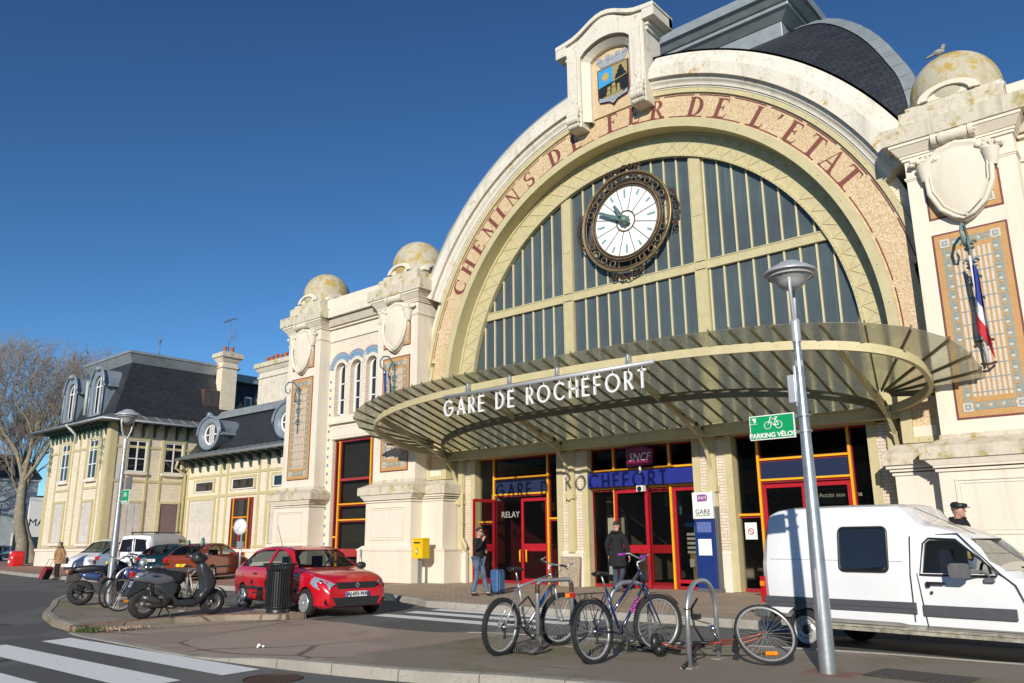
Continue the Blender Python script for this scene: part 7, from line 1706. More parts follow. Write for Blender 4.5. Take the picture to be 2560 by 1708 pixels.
def green_sign(label, loc, w_, h, txt, sc_=1, side=-1):
    t = thing('parking_sign', label, 'sign', loc)
    a = MB(); a.box(-w_/2, w_/2, -.012, .012, -h/2, h/2); pl_ = a.build('plate', WHITE, t); a = MB(); a.box(-w_/2+.012, w_/2-.012, -.016, -.012, -h/2+.012, h/2-.012); a.build('green_face', GREEN, pl_)
    a = MB(); bicycle_icon(a, .0 if sc_ < 1 else .02, .04*h/.3, .165*sc_, -.019); a.build('bicycle_symbol', WHITE, pl_)
    text('lettering', txt, .082 if sc_ == 1 else .072, WHITE, pl_, (.0,-.018,-h/2+.048), bold=.002, sx=.97 if sc_ == 1 else .8)
    if sc_ == 1:
        a = MB(); a.prism([(-w_/2+.03,h/2-.03),(-w_/2+.09,h/2-.03),(-w_/2+.085,h/2-.08),(-w_/2+.065,h/2-.085),(-w_/2+.05,h/2-.05)], -.018, -.016); a.build('emblem', WHITE, pl_); text('lettering', 'Rochefort', .022, WHITE, pl_, (-w_/2+.06,-.018,h/2-.10))
    a = MB()
    for z in (-h*.3, h*.33): a.box(*sorted((-side*w_/2, -side*(w_/2+.05))), -.012, .012, z-.02, z+.02); a.lathe([(.082 if sc_ == 1 else .075, z-.012),(.082 if sc_ == 1 else .075, z+.012)], (-side*(w_/2+.115), 0, 0), n=24)
    a.build('bracket', STEEL, t); return t
green_sign('green PARKING VÉLOS sign with white bicycle on the right lamp post', (9.36,-10.90,2.91), .57, .30, 'PARKING VÉLOS')
green_sign('small green bicycle parking sign on the left lamp post', (-7.28,-11.25,2.72), .40, .34, 'Parking Vélos', .8, 1)
a = MB(); a.prism([(-.16,-.16),(.14,-.16),(.17,-.13),(.17,.13),(.14,.16),(-.16,.16)], -.01, .01); o = a.build('back_plate', mat('grey_sign_back', (.18,.18,.18), .5, .3)); o.name = 'sign_plate'; o.location = (-7.30,-11.2,3.05); tag(o, 'blank grey back of a small sign above the green one on the left lamp post', 'sign')
# slatted bin
BN = thing('litter_bin', 'black slatted steel litter bin with flared rim in front of the red hatchback', 'litter bin', (-2.42,-9.90,.12))
a = MB(); N = 34
for i in range(N):
    t = 2*pi*i/N; T = Matrix.Rotation(t, 4, 'Z'); R0 = .43
    rows = []
    for r, z in ((R0,.10),(R0+.005,.14),(R0,.84),(R0+.02,.90),(R0+.07,.97),(R0+.14,1.02)):
        rows.append([(r-.004,-.024,z),(r+.006,-.024,z),(r+.006,.024,z),(r-.004,.024,z)])
    a.grid(rows, 0, False, True, T)
sl_ = a.build('slats', BLACK, BN)
a = MB(); a.torus((0,0,1.02), .57, .018, 'Z', 48, 8); a.torus((0,0,.84), .43, .012, 'Z', 48, 6); a.torus((0,0,.12), .43, .012, 'Z', 48, 6); a.lathe([(.40,0),(.40,.12),(.36,.12)], n=36); a.build('hoop', BLACK, BN)
a = MB(); a.lathe([(.001,.12),(.37,.12),(.37,.92),(.34,.92),(.34,.2)], n=32); a.build('liner', PLAST, BN)
for c in BN.children_recursive:
    for v in c.data.vertices: v.co.x *= .64; v.co.y *= .64; v.co.z *= .985
# hydrant, no-entry-type round sign
HY = thing('fire_hydrant', 'red fire hydrant at the left corner of the pavilion', 'hydrant', (-49.6,.6,.1)); a = MB(); a.prism([(-.42,0),(.42,0),(.50,.75),(.40,1.0),(-.32,1.05),(-.48,.8)], -.35, .35); hb_ = a.build('body', mat('hydrant_red', (.62,.012,.012), .35, 0, .05, 3), HY, bevel=.08); a = MB(); a.box(-.38,-.1,-.37,-.35,.25,.42); a.box(.1,.4,-.37,-.35,.55,.66); a.box(-.2,.0,-.37,-.35,.85,1.0); a.build('label', WHITE, hb_)
RS = thing('round_sign', 'round white sign on a short grey post between the copper car and the red hatchback', 'sign', (-11.9,-5.25,.12), RAD(22)); a = MB(); a.lathe([(.001,-.01),(.27,-.01),(.27,.01),(.001,.01)], (0,0,1.98), 'Y', 28); d_ = a.build('disc', WHITE, RS); a = MB(); a.torus((0,-.012,1.98), .25, .012, 'Y', 28, 5); a.tube([(-.15,-.012,1.84),(.15,-.012,2.12)], .010, 5); a.build('stripe', mat('pale_grey_stripe', (.4,.4,.4), .5), d_); a = MB(); a.tube([(.05,.03,0),(.05,.03,2.0)], .035, 8); a.box(-.06,.14,-.04,.06,1.25,1.50); a.build('post', STEEL, RS)
# ================================================================ PEOPLE
def skinmesh(name, m_, root, nodes_, edges, sub=2, scale=1.0):
    """nodes_: name -> ((x,y,z),(rx,ry))"""
    keys = list(nodes_); me = bpy.data.meshes.new(name); me.from_pydata([Vector(nodes_[k][0])*scale for k in keys], [(keys.index(a_), keys.index(b_)) for a_, b_ in edges], [])
    o = bpy.data.objects.new(name, me); COL.objects.link(o); sm = o.modifiers.new('skin', 'SKIN'); sm.branch_smoothing = .6; sm.use_smooth_shade = True
    sv = me.skin_vertices[0].data
    for i, k in enumerate(keys): r = nodes_[k][1]; sv[i].radius = ((r if isinstance(r, (int, float)) else r[0])*scale, (r if isinstance(r, (int, float)) else r[1])*scale); sv[i].use_root = (i == 0)
    s = o.modifiers.new('sub', 'SUBSURF'); s.levels = sub; s.render_levels = sub
    bpy.context.view_layer.update(); me2 = bpy.data.meshes.new_from_object(o.evaluated_get(bpy.context.evaluated_depsgraph_get())); o.modifiers.clear(); o.data = me2
    me2.materials.clear(); me2.materials.append(m_)
    for p in me2.polygons: p.use_smooth = True
    me2.name = name; o.parent = root; return o
def person(label, loc, rz, H, J, top_m, trouser_m, shoe_m, hair_m=None, hair='short', coat_len=0, coat_w=.2, headyaw=0, sleeve=1.0, thick=1.0, group=None):
    root = thing('person', label, 'person', loc, rz, group); k = H/1.75
    D = dict(hip=(0,0,.95), belly=(.01,0,1.10), chest=(0,0,1.30), neck=(.0,0,1.47), nk2=(.015,0,1.53), headc=(.03,0,1.63), crown=(.02,0,1.70),
             ls=(0,.18,1.41), le=(-.02,.24,1.13), lw=(.06,.24,.89), rs=(0,-.18,1.41), re=(-.02,-.24,1.13), rw=(.06,-.24,.89),
             lh=(0,.09,.91), lk=(.03,.10,.50), la=(-.02,.10,.085), lt=(.15,.12,.03), rh=(0,-.09,.91), rk=(.03,-.10,.50), ra=(-.02,-.10,.085), rt=(.15,-.12,.03))
    D.update(J); V = {q: Vector(p) for q, p in D.items()}
    N_ = dict(hip=(V['hip'],(.13,.10)), belly=(V['belly'],(.10,.075)), chest=(V['chest'],(.105,.075)), up=(V['chest']+(V['neck']-V['chest'])*.55,(.08,.06)), neck=(V['neck'],.058), nk2=(V['nk2'],.052), headc=(V['headc'],(.078,.092)), crown=(V['crown'],(.062,.075)))
    E_ = [('hip','belly'),('belly','chest'),('chest','up'),('up','neck'),('neck','nk2'),('nk2','headc'),('headc','crown')]
    for s in 'lr':
        N_.update({s+'s':(V[s+'s'],.045), s+'e':(V[s+'e'],.040), s+'w':(V[s+'w'],.027), s+'h':(V[s+'h'],.085), s+'k':(V[s+'k'],.055), s+'a':(V[s+'a'],.040), s+'t':(V[s+'t'],.035)})
        E_ += [('up',s+'s'),(s+'s',s+'e'),(s+'e',s+'w'),('hip',s+'h'),(s+'h',s+'k'),(s+'k',s+'a'),(s+'a',s+'t')]
        # palm, four fingers and a side thumb
        hd = (V[s+'w']-V[s+'e']).normalized(); hd = Vector(D.get(s+'dir', hd)).normalized(); side = hd.cross(Vector((0,1 if s == 'l' else -1,0))); side = side.normalized() if side.length > .1 else hd.orthogonal().normalized(); curl = hd.cross(side).normalized()*(1 if s == 'r' else -1)
        pm = V[s+'w']+hd*.05; N_[s+'p'] = (pm,(.030,.022)); E_.append((s+'w',s+'p'))
        for f, (o, ln) in enumerate(((-.028,.068),(-.010,.078),(.009,.073),(.027,.056))):
            b0 = pm+hd*.035+side*o; b1_ = b0+hd*ln*.5+curl*.010; b2_ = b1_+hd*ln*.35+curl*.028
            N_[s+'f%da' % f] = (b0,.0105); N_[s+'f%db' % f] = (b1_,.0090); N_[s+'f%dc' % f] = (b2_,.0078); E_ += [(s+'p',s+'f%da' % f),(s+'f%da' % f,s+'f%db' % f),(s+'f%db' % f,s+'f%dc' % f)]
        t0 = V[s+'w']+hd*.035-side*.03; N_[s+'ta'] = (t0,.011); N_[s+'tb'] = (t0+hd*.04-side*.018+curl*.012,.009); E_ += [(s+'p',s+'ta'),(s+'ta',s+'tb')]
    skinmesh('body', SKIN, root, N_, E_, 2, k)
    # clothes as thicker continuous skins
    C_ = dict(belly=(V['belly'],(.16*thick,.125*thick)), chest=(V['chest'],(.165*thick,.13*thick)), up=(V['chest']+(V['neck']-V['chest'])*.55,(.155,.12)), neck=(V['neck'],.078), hip=(V['hip']+Vector((0,0,-.03)),(.155*thick,.13*thick)))
    Ec = [('belly','chest'),('chest','up'),('up','neck'),('belly','hip')]
    for s in 'lr':
        C_.update({s+'s':(V[s+'s'],.098*sleeve), s+'e':(V[s+'e'],.062*sleeve), s+'w':(V[s+'w'],.046*sleeve)}); Ec += [('up',s+'s'),(s+'s',s+'e'),(s+'e',s+'w')]
    skinmesh('jacket' if not coat_len else 'coat', top_m, root, C_, Ec, 2, k)
    if coat_len:
        a = MB(); rows = []
        for i in range(7):
            u = i/6; z = V['belly'].z-.02-(coat_len)*u; rr_ = coat_w*(.92+.28*u); c = V['belly'].lerp(V['hip'], min(1, u*2))
            rows.append([((c.x+rr_*.78*cos(2*pi*j/20)*(1+.03*sin(5*j)))*k, (c.y+rr_*sin(2*pi*j/20))*k, z*k) for j in range(20)])
        a.grid(rows, 0, True, True); a.build('coat_skirt', top_m, root)
    T_ = dict(hip=(V['hip'],(.135,.115)), lh=(V['lh'],.098), rh=(V['rh'],.098), lk=(V['lk'],.072), rk=(V['rk'],.072), la=(V['la']+Vector((0,0,-.005)),.066), ra=(V['ra']+Vector((0,0,-.005)),.066))
    skinmesh('trousers', trouser_m, root, T_, [('hip','lh'),('hip','rh'),('lh','lk'),('rh','rk'),('lk','la'),('rk','ra')], 2, k)
    for s in 'lr':
        A, T2 = V[s+'a'], V[s+'t']; S_ = dict(a=(A+Vector((-.03,0,-.035)),(.048,.045)), b=(A.lerp(T2,.5)+Vector((0,0,-.01)),(.048,.042)), c=(T2+Vector((.03,0,.012)),(.042,.030)))
        skinmesh('shoe', shoe_m, root, S_, [('a','b'),('b','c')], 1, k)
    # head details
    hc = V['headc']; Th = Matrix.Scale(k, 4) @ Matrix.Translation(hc) @ Matrix.Rotation(headyaw, 4, 'Z') @ Matrix.Scale(.93, 4)
    a = MB(); a.sphere((0,0,.015), .10, 18, 14, sq=(.98,.80,1.16), T=Th); a.sphere((.03,0,-.045), .07, 14, 10, sq=(.9,.78,.9), T=Th)
    a.prism([(.085,.030),(.118,-.012),(.112,-.024),(.088,-.022)], -.013, .013, T=Th)
    for s in (-1, 1): a.sphere((.0,s*.082,.0), .024, 8, 6, sq=(.6,.4,1.2), T=Th)
    a.sphere((.078,0,-.075), .024, 10, 8, sq=(.8,1.1,.8), T=Th); hd_ = a.build('face', SKIN, root)
    a = MB()
    for s in (-1, 1): a.sphere((.086,s*.032,.018), .011, 8, 6, T=Th, sq=(.6,1.3,.8))
    a.build('eye', BLACK if hair == 'shades' else mat('eye_white', (.35,.32,.30), .3), hd_)
    a = MB(); a.box(.080,.098,-.022,.022,-.052,-.046, T=Th); a.build('mouth', mat('lip', (.30,.10,.08), .5), hd_)
    if hair_m is not None:
        a = MB(); rnd = random.Random(int(H*100))
        if hair in ('short', 'shades'):
            rows = []
            for i in range(8):
                t = RAD(-8)+RAD(98)*i/7
                rows.append([((-.006+.105*cos(t)*cos(2*pi*j/20)*(.98 if cos(2*pi*j/20) < .3 or t > .9 else .80))*1, .088*cos(t)*sin(2*pi*j/20), .03+.105*sin(t)+(.03 if cos(2*pi*j/20) > .5 and t < .6 else 0)) for j in range(20)])
            a.grid(rows, 0, True, True, Th)
        else:
            for i in range(70):
                t = rnd.uniform(.15, pi-.2); f = rnd.uniform(RAD(50), RAD(310)) if t > 1.1 else rnd.uniform(0, 2*pi); a.sphere((-.01+.10*sin(t)*cos(f), .095*sin(t)*sin(f), .03+.115*cos(t)), .028, 6, 5, T=Th)
        a.build('hair', hair_m, root)
    if hair == 'shades':
        a = MB(); a.box(.082,.100,-.062,.062,.004,.034, T=Th); a.box(-.0,.09,.082,.09,.016,.026, T=Th); a.box(-.0,.09,-.09,-.082,.016,.026, T=Th); a.build('sunglasses', BLACK, root)
    return root, Th, V, k
JEAN = mat('faded_denim', (.11,.16,.25), .85, 0, .4, 5, .2, 60); JEAND = mat('dark_denim', (.045,.06,.09), .85, 0, .35, 5, .2, 60); CLOTHB = mat('black_cloth', (.010,.010,.011), .9, 0, .2, 12, .2, 50); SHOEB = mat('black_shoe', (.02,.02,.02), .4); SHOEG = mat('grey_trainer', (.20,.21,.22), .6, 0, .3, 15)
HAIRD = mat('dark_hair', (.03,.024,.02), .7, 0, .3, 40); HAIRG = mat('grey_hair', (.16,.14,.12), .8, 0, .4, 40)
pr = person('man in sunglasses and black jacket smoking beside a blue suitcase', (-2.03,-4.0,.15), RAD(8), 1.78, dict(lk=(.12,.08,.50), la=(.20,.10,.085), lt=(.37,.12,.035), rk=(.02,-.10,.50), ra=(-.12,-.10,.085), rt=(.05,-.12,.03), re=(.10,-.24,1.16), rw=(.17,-.04,1.40), rdir=(.2,.3,1), le=(.06,.22,1.16), lw=(.24,.02,1.12), ldir=(.5,-1,0)),
            CLOTHB, JEAN, SHOEB, HAIRD, 'shades', thick=1.08, sleeve=1.05)
a = MB(); a.tube([(.15,-.05,1.56),(.235,-.09,1.60)], .006, 6); a.build('cigarette', WHITE, pr[0])
SC = thing('suitcase', 'blue hard-shell wheeled suitcase standing behind the smoking man', 'suitcase', (-2.02,-3.25,.15), RAD(14), 'wheeled suitcases'); a = MB(); a.box(-.13,.13,-.21,.21,.05,.66); bd = a.build('case', mat('suitcase_blue', (.035,.10,.25), .5, 0, .12, 6), SC, bevel=.05)
a = MB(); a.box(.13,.15,-.15,.15,.12,.58); a.build('pocket', mat('suitcase_pale', (.07,.17,.36), .6, 0, .1, 6), bd, bevel=.01); a = MB(); a.tube([(-.1,-.1,.64),(-.12,-.1,.95),(-.12,.1,.95),(-.1,.1,.64)], .010, 6); a.tube([(0,-.07,.66),(0,-.05,.70),(0,.05,.70),(0,.07,.66)], .012, 6); a.build('handle', BLACK, SC); a = MB()
for y in (-.17,.17): a.lathe([(.001,-.02),(.05,-.02),(.05,.02),(.001,.02)], (-.08,y,.05), 'Y', 14)
a.box(.05,.11,-.2,-.14,0,.06); a.box(.05,.11,.14,.2,0,.06); a.build('caster', BLACK, SC)
pr = person('man in a long black coat seen from behind walking to the sliding doors', (.30,-.80,.15), RAD(108), 1.94, dict(lk=(.10,.08,.50), la=(.04,.09,.085), lt=(.20,.11,.03), rk=(.10,-.10,.52), ra=(-.22,-.10,.20), rt=(-.10,-.12,.08), le=(-.05,.25,1.13), re=(-.02,-.27,1.12), rw=(.02,-.30,.88)),
            CLOTHB, JEAND, SHOEG, HAIRD, 'short', coat_len=.44, coat_w=.205, headyaw=RAD(-20), thick=1.12, sleeve=1.12)
a = MB(); a.torus((-.04*1.1,0,1.47*1.108), .10, .045, 'Z', 20, 8); a.build('hood', CLOTHB, pr[0])
pr = person('man in a black flat cap and yellow scarf standing behind the white van', (9.96,-5.0,.15), RAD(-18), 1.95, dict(ls=(0,.20,1.50), rs=(0,-.20,1.50), chest=(0,0,1.36), neck=(0,0,1.53), nk2=(.01,0,1.57), headc=(.03,0,1.66), crown=(.02,0,1.72), le=(-.05,.27,1.18), re=(-.05,-.27,1.18), lw=(-.14,.14,.98), rw=(-.14,-.14,.98)), CLOTHB, mat('light_jeans', (.30,.38,.48), .85, 0, .15, 8), SHOEB, HAIRG, 'short', headyaw=RAD(12), thick=1.12, sleeve=1.15)
Th, V, k = pr[1], pr[2], pr[3]
a = MB(); rows = []
for z, r, fx in ((.045,.108,0),(.075,.125,.012),(.105,.120,.018),(.125,.09,.012),(.132,.01,0)): rows.append([(fx+r*cos(2*pi*j/22)*1.02, r*.92*sin(2*pi*j/22), z+(.02 if cos(2*pi*j/22) < -.2 else 0)) for j in range(22)])
a.grid(rows, 0, True, True, Th); a.prism([(.10+.075*cos(RAD(t_)), .075*sin(RAD(t_))) for t_ in range(-90, 91, 15)]+[(.07,.08),(.07,-.08)], .050, .062, 'XY', T=Th); a.build('flat_cap', BLACK, pr[0])
YS_ = mat('yellow_scarf', (.66,.50,.16), .85, 0, .12, 25, .3, 60); a = MB()
for s in (-1, 1):
    P = [(-.03,s*.075,1.53),(.06,s*.085,1.47),(.135,s*.085,1.36),(.155,s*.08,1.20),(.15,s*.085,1.02 if s < 0 else 1.06)]
    rows = [[(x*k,(y-.042)*k,z*k),(x*k+.012,y*k,z*k),(x*k,(y+.042)*k,z*k),(x*k-.012,y*k,z*k)] for x, y, z in P]; a.grid(rows, 0, True, True)
    for j in range(8): y = (P[-1][1]-.038+.011*j)*k; a.tube([(P[-1][0]*k,y,P[-1][2]*k),(P[-1][0]*k+.004,y,P[-1][2]*k-.06)], .003, 4)
a.tube([(-.01*k,.08*k,1.53*k),(-.07*k,.04*k,1.52*k),(-.07*k,-.04*k,1.52*k),(-.01*k,-.08*k,1.53*k)], .03, 8); a.build('scarf', YS_, pr[0])
a = MB()
for s in (-1, 1): a.torus((.093,s*.034,.018), .020, .0022, 'X', 14, 4, T=Th)
a.build('glasses', BLACK, pr[0])
pr = person('woman in a camel coat and grey beret pulling a red suitcase at the kerb', (-27.6,-4.95,0), RAD(-58), 1.66, dict(lk=(.10,.07,.50), la=(.08,.08,.085), lt=(.22,.09,.03), re=(-.06,-.27,1.13), rw=(-.16,-.34,.90)), mat('camel_coat', (.36,.20,.09), .9, 0, .1, 10, .2, 50), mat('black_trousers', (.012,.012,.014), .9), SHOEB, HAIRG, 'long', coat_len=.34, coat_w=.20, thick=1.15, sleeve=1.15)
Th = pr[1]; a = MB(); a.sphere((-.02,0,.075), .115, 16, 10, sq=(1,1,.5), T=Th); a.build('beret', mat('grey_wool', (.20,.20,.20), .95, 0, .3, 30), pr[0])
a = MB(); a.torus((.0,0,1.44), .10, .055, 'Z', 20, 8); a.build('scarf', mat('brown_scarf', (.20,.15,.10), .9, 0, .3, 30), pr[0]); a = MB(); a.box(-.05,.12,.26,.44,.70,.98); a.tube([(.03,.28,.95),(.03,.34,1.2),(.03,.42,.95)], .012, 6); a.build('handbag', mat('brown_leather', (.14,.09,.06), .5), pr[0], bevel=.03)
a = MB()
for z in (1.3,1.18,1.06,.94):
    for y in (-.05,.05): a.sphere((.15,y,z), .013, 6, 5)
a.build('buttons', BLACK, pr[0])
S2 = thing('suitcase', 'red and black soft suitcase pulled along the road by the woman in the camel coat', 'suitcase', (-28.15,-5.35,0), RAD(20), 'wheeled suitcases'); T = Matrix.Rotation(RAD(28), 4, 'Y'); a = MB(); a.box(-.12,.12,-.2,.2,.06,.62, T=T); a.build('case', mat('suitcase_red', (.26,.02,.03), .7, 0, .15, 8), S2, bevel=.04); a = MB(); a.box(.12,.15,-.17,.17,.1,.5, T=T); a.tube([T @ Vector((-.08,-.12,.6)), T @ Vector((-.08,-.12,.98)), T @ Vector((-.08,.12,.98)), T @ Vector((-.08,.12,.6))], .011, 6); a.build('handle', BLACK, S2)
# driver of the red hatchback
cl_p = person('curly-haired driver sitting in the near front seat of the red hatchback', (0,0,0), 0, 1.5, dict(hip=(0,0,.62), belly=(-.03,0,.76), chest=(-.06,0,.96), neck=(-.06,0,1.13), nk2=(-.05,0,1.18), headc=(-.02,0,1.29), crown=(-.03,0,1.36), ls=(-.06,.17,1.07), rs=(-.06,-.17,1.07), le=(.10,.22,.86), re=(.10,-.22,.86), lw=(.34,.14,.92), rw=(.34,-.14,.92), lh=(0,.09,.60), rh=(0,-.09,.60), lk=(.42,.12,.62), rk=(.42,-.12,.62), la=(.55,.12,.30), ra=(.55,-.12,.30), lt=(.68,.12,.32), rt=(.68,-.12,.32)),
             mat('grey_jumper', (.10,.10,.12), .9), CLOTHB, SHOEB, mat('ash_curls', (.30,.23,.15), .8, 0, .3, 40), 'curly')[0]
cm = Matrix.Translation(CL.location) @ Matrix.Rotation(CL.rotation_euler.z, 4, 'Z') @ Matrix.Translation((-1.62,-.40,.10)); cl_p.location = cm.translation; cl_p.rotation_euler = (0,0,CL.rotation_euler.z)
# ================================================================ GROUND
def sheet(name, pts, z, m_, thick=0):
    from mathutils.geometry import tessellate_polygon as tp
    P = [Vector((x,y,0)) for x, y in pts]; tri = tp([P]); n = len(pts); a = MB()
    a.add([(x,y,z) for x, y in pts], [tuple(t) for t in tri])
    if thick:
        for i in range(n): j = (i+1) % n; p, q = pts[i], pts[j]; a.add([(p[0],p[1],z-thick),(q[0],q[1],z-thick),(q[0],q[1],z),(p[0],p[1],z)], [(0,1,2,3)])
    o = a.build(name, m_, None, recalc=False)
    bm = bmesh.new(); bm.from_mesh(o.data); bmesh.ops.recalc_face_normals(bm, faces=bm.faces)
    up = sum(f.normal.z*f.calc_area() for f in bm.faces)
    if up < 0: bmesh.ops.reverse_faces(bm, faces=bm.faces)
    bm.to_mesh(o.data); bm.free(); return struct(o)
def kerb(name, line, w_, h, z0, m_, side=1, hs=None):
    """kerb stones following a polyline (top outer edge = line); side +1 puts the stone on the left of the line"""
    a = MB(); P = [Vector((x,y,0)) for x, y in line]; rows = []
    Q = []
    for i in range(len(P)-1):
        L = (P[i+1]-P[i]).length; n = max(1, int(L/.25))
        for k in range(n): Q.append(P[i].lerp(P[i+1], k/n))
    Q.append(P[-1]); acc = 0
    for i, p in enumerate(Q):
        d = (Q[min(i+1,len(Q)-1)]-Q[max(i-1,0)]).normalized(); nn = Vector((-d.y,d.x,0))*side; hh = h if hs is None else hs(p)
        j = .004*sin(i*7.1)
        rows.append([tuple(p+Vector((0,0,z0-.05))), tuple(p+nn*.008+Vector((0,0,z0+hh*.8+j))), tuple(p+nn*.028+Vector((0,0,z0+hh+j))), tuple(p+nn*w_+Vector((0,0,z0+hh+.004))), tuple(p+nn*w_+Vector((0,0,z0-.05)))])
    a.grid(rows, 0, False)
    for i in range(3, len(Q), 4):   # dark joints between stones
        r = rows[i]; d = (Q[min(i+1,len(Q)-1)]-Q[i-1]).normalized()*.005
        a.add([tuple(Vector(r[k])+d*s+Vector((0,0,.002))-(Vector(r[3])-Vector(r[0])).normalized()*.003*(k < 3)) for s in (-1,1) for k in (0,1,2,3)], [(0,1,5,4),(1,2,6,5),(2,3,7,6)], 1)
    o = a.build(name, [m_, mat('joint_dirt', (.05,.045,.03), .9)], None, recalc=False)
    bm = bmesh.new(); bm.from_mesh(o.data)
    for f in bm.faces:
        if f.normal.z < -.01: f.normal_flip()
    bm.to_mesh(o.data); bm.free(); return struct(o)
struct(sheet('road', [(-600,-600),(600,-600),(600,900),(-600,900)], 0.0, ASPH))
# station forecourt pavement
FR = [(-2.75,-5.55),(-1.9,-6.05),(-.5,-6.14),(3,-6.1),(8,-6.05),(40,-5.9)]
LFT = [(-13,-5.1),(-20,-5.0),(-27.4,-4.85),(-33,-4.4),(-40.3,-3.4),(-50,-1.9),(-60,-.6),(-66,2),(-68,12),(-68,40)]
sheet('pavement', [(p[0],p[1]+.12) for p in FR]+[(40,8),(-8.6,8),(-8.6,-5.0),(-4,-5.0)], .150, PAVER, .15)
sheet('pavement', [(-8.6,8),(-68,8)]+[(p[0]+.0,p[1]+.12) for p in reversed(LFT[:-2])]+[(-8.6,-4.98)], .146, mat('red_pavement', (.36,.20,.15), .85, 0, .2, 1.2, .4, 30), .146)
kerb('kerb', list(reversed([(-8.6,-5.1),(-4.2,-5.12),(-2.75,-5.6)]+FR[1:])), .14, .152, 0, KERB, -1)
kerb('kerb', list(reversed(list(reversed(LFT[:-2]))+[(-8.6,-5.1)])), .14, .15, 0, KERB, -1)
# bicycle island, left raised part
ISL = [(-13.1,-9.75),(-12.95,-10.24),(-12.0,-10.75),(-10.8,-11.35),(-8.8,-12.15),(-6.9,-12.98),(-4.7,-13.60),(-2.9,-13.86)]
INN = [(-2.9,-13.86),(-3.0,-13.0),(-3.02,-11.9),(-2.75,-10.95),(-2.25,-10.45),(-1.78,-10.15),(-1.80,-9.66)]
sheet('pavement', ISL+INN[1:]+[(-13.1,-9.66)], .116, ASPH_ISL, .12)
kerb('kerb', ISL[::-1], .15, .125, 0, KERB, -1); kerb('kerb', [(-13.1,-9.75),(-12.9,-9.6),(-1.8,-9.62)][::-1], .14, .12, 0, KERB, 1)
kerb('red_kerb', INN, .20, .128, 0, KERBR, 1)
# crossing ramp and right island: one gently rising surface each
def hz(x): u = min(1, max(0, (x-1.6)/2.8)); return .012+.112*u*u*(3-2*u)
def fronty(x): return catmull([-3.2,-2.3,0,1.3,3.7,5.0,6.1,7.0,9.0,14.0,30], [-13.9,-14.03,-14.12,-14.16,-14.0,-13.84,-13.58,-13.28,-12.85,-12.3,-11.5], x)
def backy(x): return catmull([-3.2,-1.0,1,3.4,6.0,9.1,14,30], [-9.7,-9.75,-9.9,-10.1,-9.75,-8.95,-8.75,-8.4], x)
def slab(name, xa, xb, m_, n=60, zo=0):
    rows = []
    for i in range(n+1):
        x = xa+(xb-xa)*i/n; y0, y1 = fronty(x)+.16, backy(x); rows.append([(x, y0+(y1-y0)*j/24, hz(x)+zo+.005*sin(x*3.1+j)*sin(j*.7)) for j in range(25)])
    a = MB(); a.grid(rows, 0, True); o = a.build(name, m_, None, recalc=False)
    if o.data.polygons[0].normal.z < 0: o.data.flip_normals()
    return struct(o)
slab('pavement', -2.95, 4.3, ASPH_OLD); slab('pavement', 4.3, 30, ASPH_ISL, 100)
kerb('kerb', [(x/4, fronty(x/4)) for x in range(-12, 100)], .16, .12, 0, KERB, 1, hs=lambda p: hz(p.x)+.004)
kerb('kerb', [(x/4, backy(x/4)+.06) for x in range(14, 100)], .13, .12, 0, KERB, -1, hs=lambda p: hz(p.x)+.006)
# painted crossings
def stripe(pts, z=.006): return sheet('crossing_stripe', pts, z, PAINT)
for y0, y1, xl, xr in ((-14.74,-14.22,-2.15,3.72),(-15.86,-15.28,-2.0,3.72),(-17.0,-16.42,-2.0,3.6),(-18.15,-17.55,-2,3.5)): stripe([(xl,y1),(xl+.12,y0),(xr,y0),(xr-.05,y1+.04)])
for y0, y1 in ((-6.62,-6.22),(-7.42,-6.98),(-8.36,-7.90)): stripe([(-1.12,y0),(3.45,y0),(3.35,y1),(-1.2,y1)])
for i in range(5): stripe([(-64-i*3.2,1.0+i*1.6),(-62.6-i*3.2,.4+i*1.6),(-60.0-i*3.2,-2.6+i*1.6),(-61.4-i*3.2,-2.4+i*1.6)])
# manhole, inspection cover, rubble, grass, litter
a = MB(); a.torus((0,0,0), .34, .012, 'Z', 40, 5, sq=1); a.lathe([(.001,.004),(.30,.004),(.33,.0)], n=40); 
for i in range(7): y = -.24+i*.08; a.box(-sqrt(max(0,.28**2-y*y)), sqrt(max(0,.28**2-y*y)), y-.012, y+.012, .004, .008)
o = a.build('manhole_cover', RUST); o.location = (4.45,-14.5,.004); tag(o, 'round rusty manhole cover in the road at the bottom edge', 'manhole cover')
a = MB(); a.box(-.5,.5,-.3,.3,0,.008); o = a.build('inspection_cover', brick('cover_grid', (.10,.09,.075), (.08,.07,.06), (.04,.035,.03), .06, .06, 'XY', .01, .7, .5, 0, .2)); o.location = (10.62,-10.55,.128); o.rotation_euler = (0,0,RAD(-6)); tag(o, 'rectangular dark inspection cover right of the lamp base', 'inspection cover')
a = MB(); rnd = random.Random(3)
for i in range(260):
    x, y = rnd.gauss(.1,.16), rnd.gauss(.1,.20); r = rnd.uniform(.006,.024)*(1 if rnd.random() < .85 else 1.6); a.sphere((x,y,r*.3), r, 6, 4, sq=(1,rnd.uniform(.6,1.2),rnd.uniform(.4,.8)))
o = a.build('rubble', SOIL); o.location = (-2.72,-13.25,.05); tag(o, None, None, None, 'stuff')
a = MB()
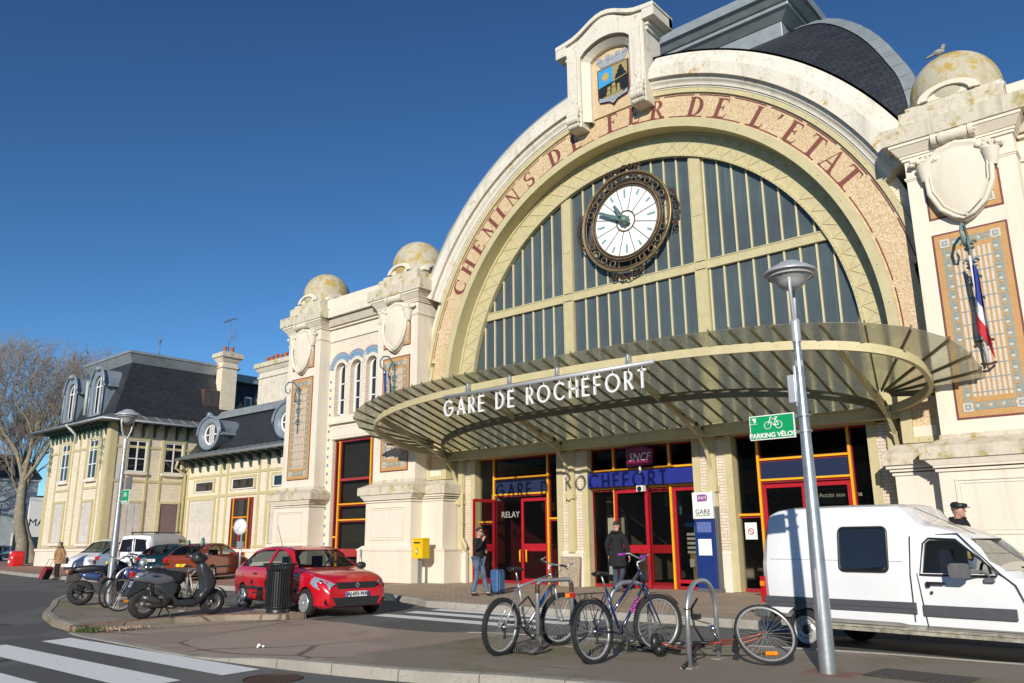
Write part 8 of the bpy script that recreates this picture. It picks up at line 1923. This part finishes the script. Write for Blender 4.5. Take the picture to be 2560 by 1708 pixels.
for i in range(900):
    x, y = rnd.gauss(0,.16), rnd.gauss(0,.13); h = rnd.uniform(.03,.09); t = rnd.uniform(0,2*pi); dx, dy = .004*cos(t), .004*sin(t); lx, ly = rnd.gauss(0,.02), rnd.gauss(0,.02)
    a.add([(x-dx,y-dy,0),(x+dx,y+dy,0),(x+lx,y+ly,h)], [(0,1,2)])
for i in range(900):
    u = rnd.random(); x, y = .4+1.0*u*.9, .4+3.4*u+rnd.gauss(0,.03); h = rnd.uniform(.01,.035); a.add([(x-.004,y,0),(x+.004,y,0),(x+rnd.gauss(0,.01),y+rnd.gauss(0,.01),h)], [(0,1,2)])
o = a.build('grass', GRASS, recalc=False); o.location = (-2.75,-13.65,.03); tag(o, None, None, None, 'stuff')
a = MB(); a.sphere((0,0,.03), .035, 8, 6, sq=(1,.8,.8)); a.sphere((.07,.03,.02), .025, 7, 5, sq=(1.2,.8,.7)); a.sphere((.03,-.04,.015), .02, 7, 5); o = a.build('litter', WHITE); o.location = (1.85,-13.05,.025); tag(o, 'crumpled white paper lying on the reddish tarmac', 'litter')
# houses on the far side of the square, behind the camera: they show in the glass
WARM = mat('ochre_house_wall', (.50,.36,.24), .85, 0, .1, 1.5)
for (x0, x1, h, m_, lb) in ((-75,-38,8.5,DCR,'dull cream house row across the square mirrored in the station glass'),(-36,-12,10.2,WARM,'ochre house across the square mirrored in the station glass'),(-10,14,9.2,GREYW,'grey house across the square mirrored in the station glass'),(18,46,8.8,WARM,'wide ochre house across the square to the right')):
    t = thing('town_house', lb, 'building', (0,0,0)); a = MB(); a.box(x0,x1,-74,-62,0,h); a.build('wall', m_, t); a = MB(); a.frus((x0-.4,x1+.4,-74.4,-61.6),(x0+2,x1-2,-72,-64), h, h+3); a.build('roof', SLATE, t)
    for r_ in range(3):
        x = x0+1.6
        while x < x1-1.2: a = MB(); a.box(x-.5,x+.5,-62,-61.95,.9+r_*3.0,2.9+r_*3.0); w_ = a.build('window', DARKG, t); a = MB(); a.box(x-.62,x-.5,-62,-61.9,.85+r_*3,2.95+r_*3); a.box(x+.5,x+.62,-62,-61.9,.85+r_*3,2.95+r_*3); a.build('frame', WHITE, w_); x += 3.2
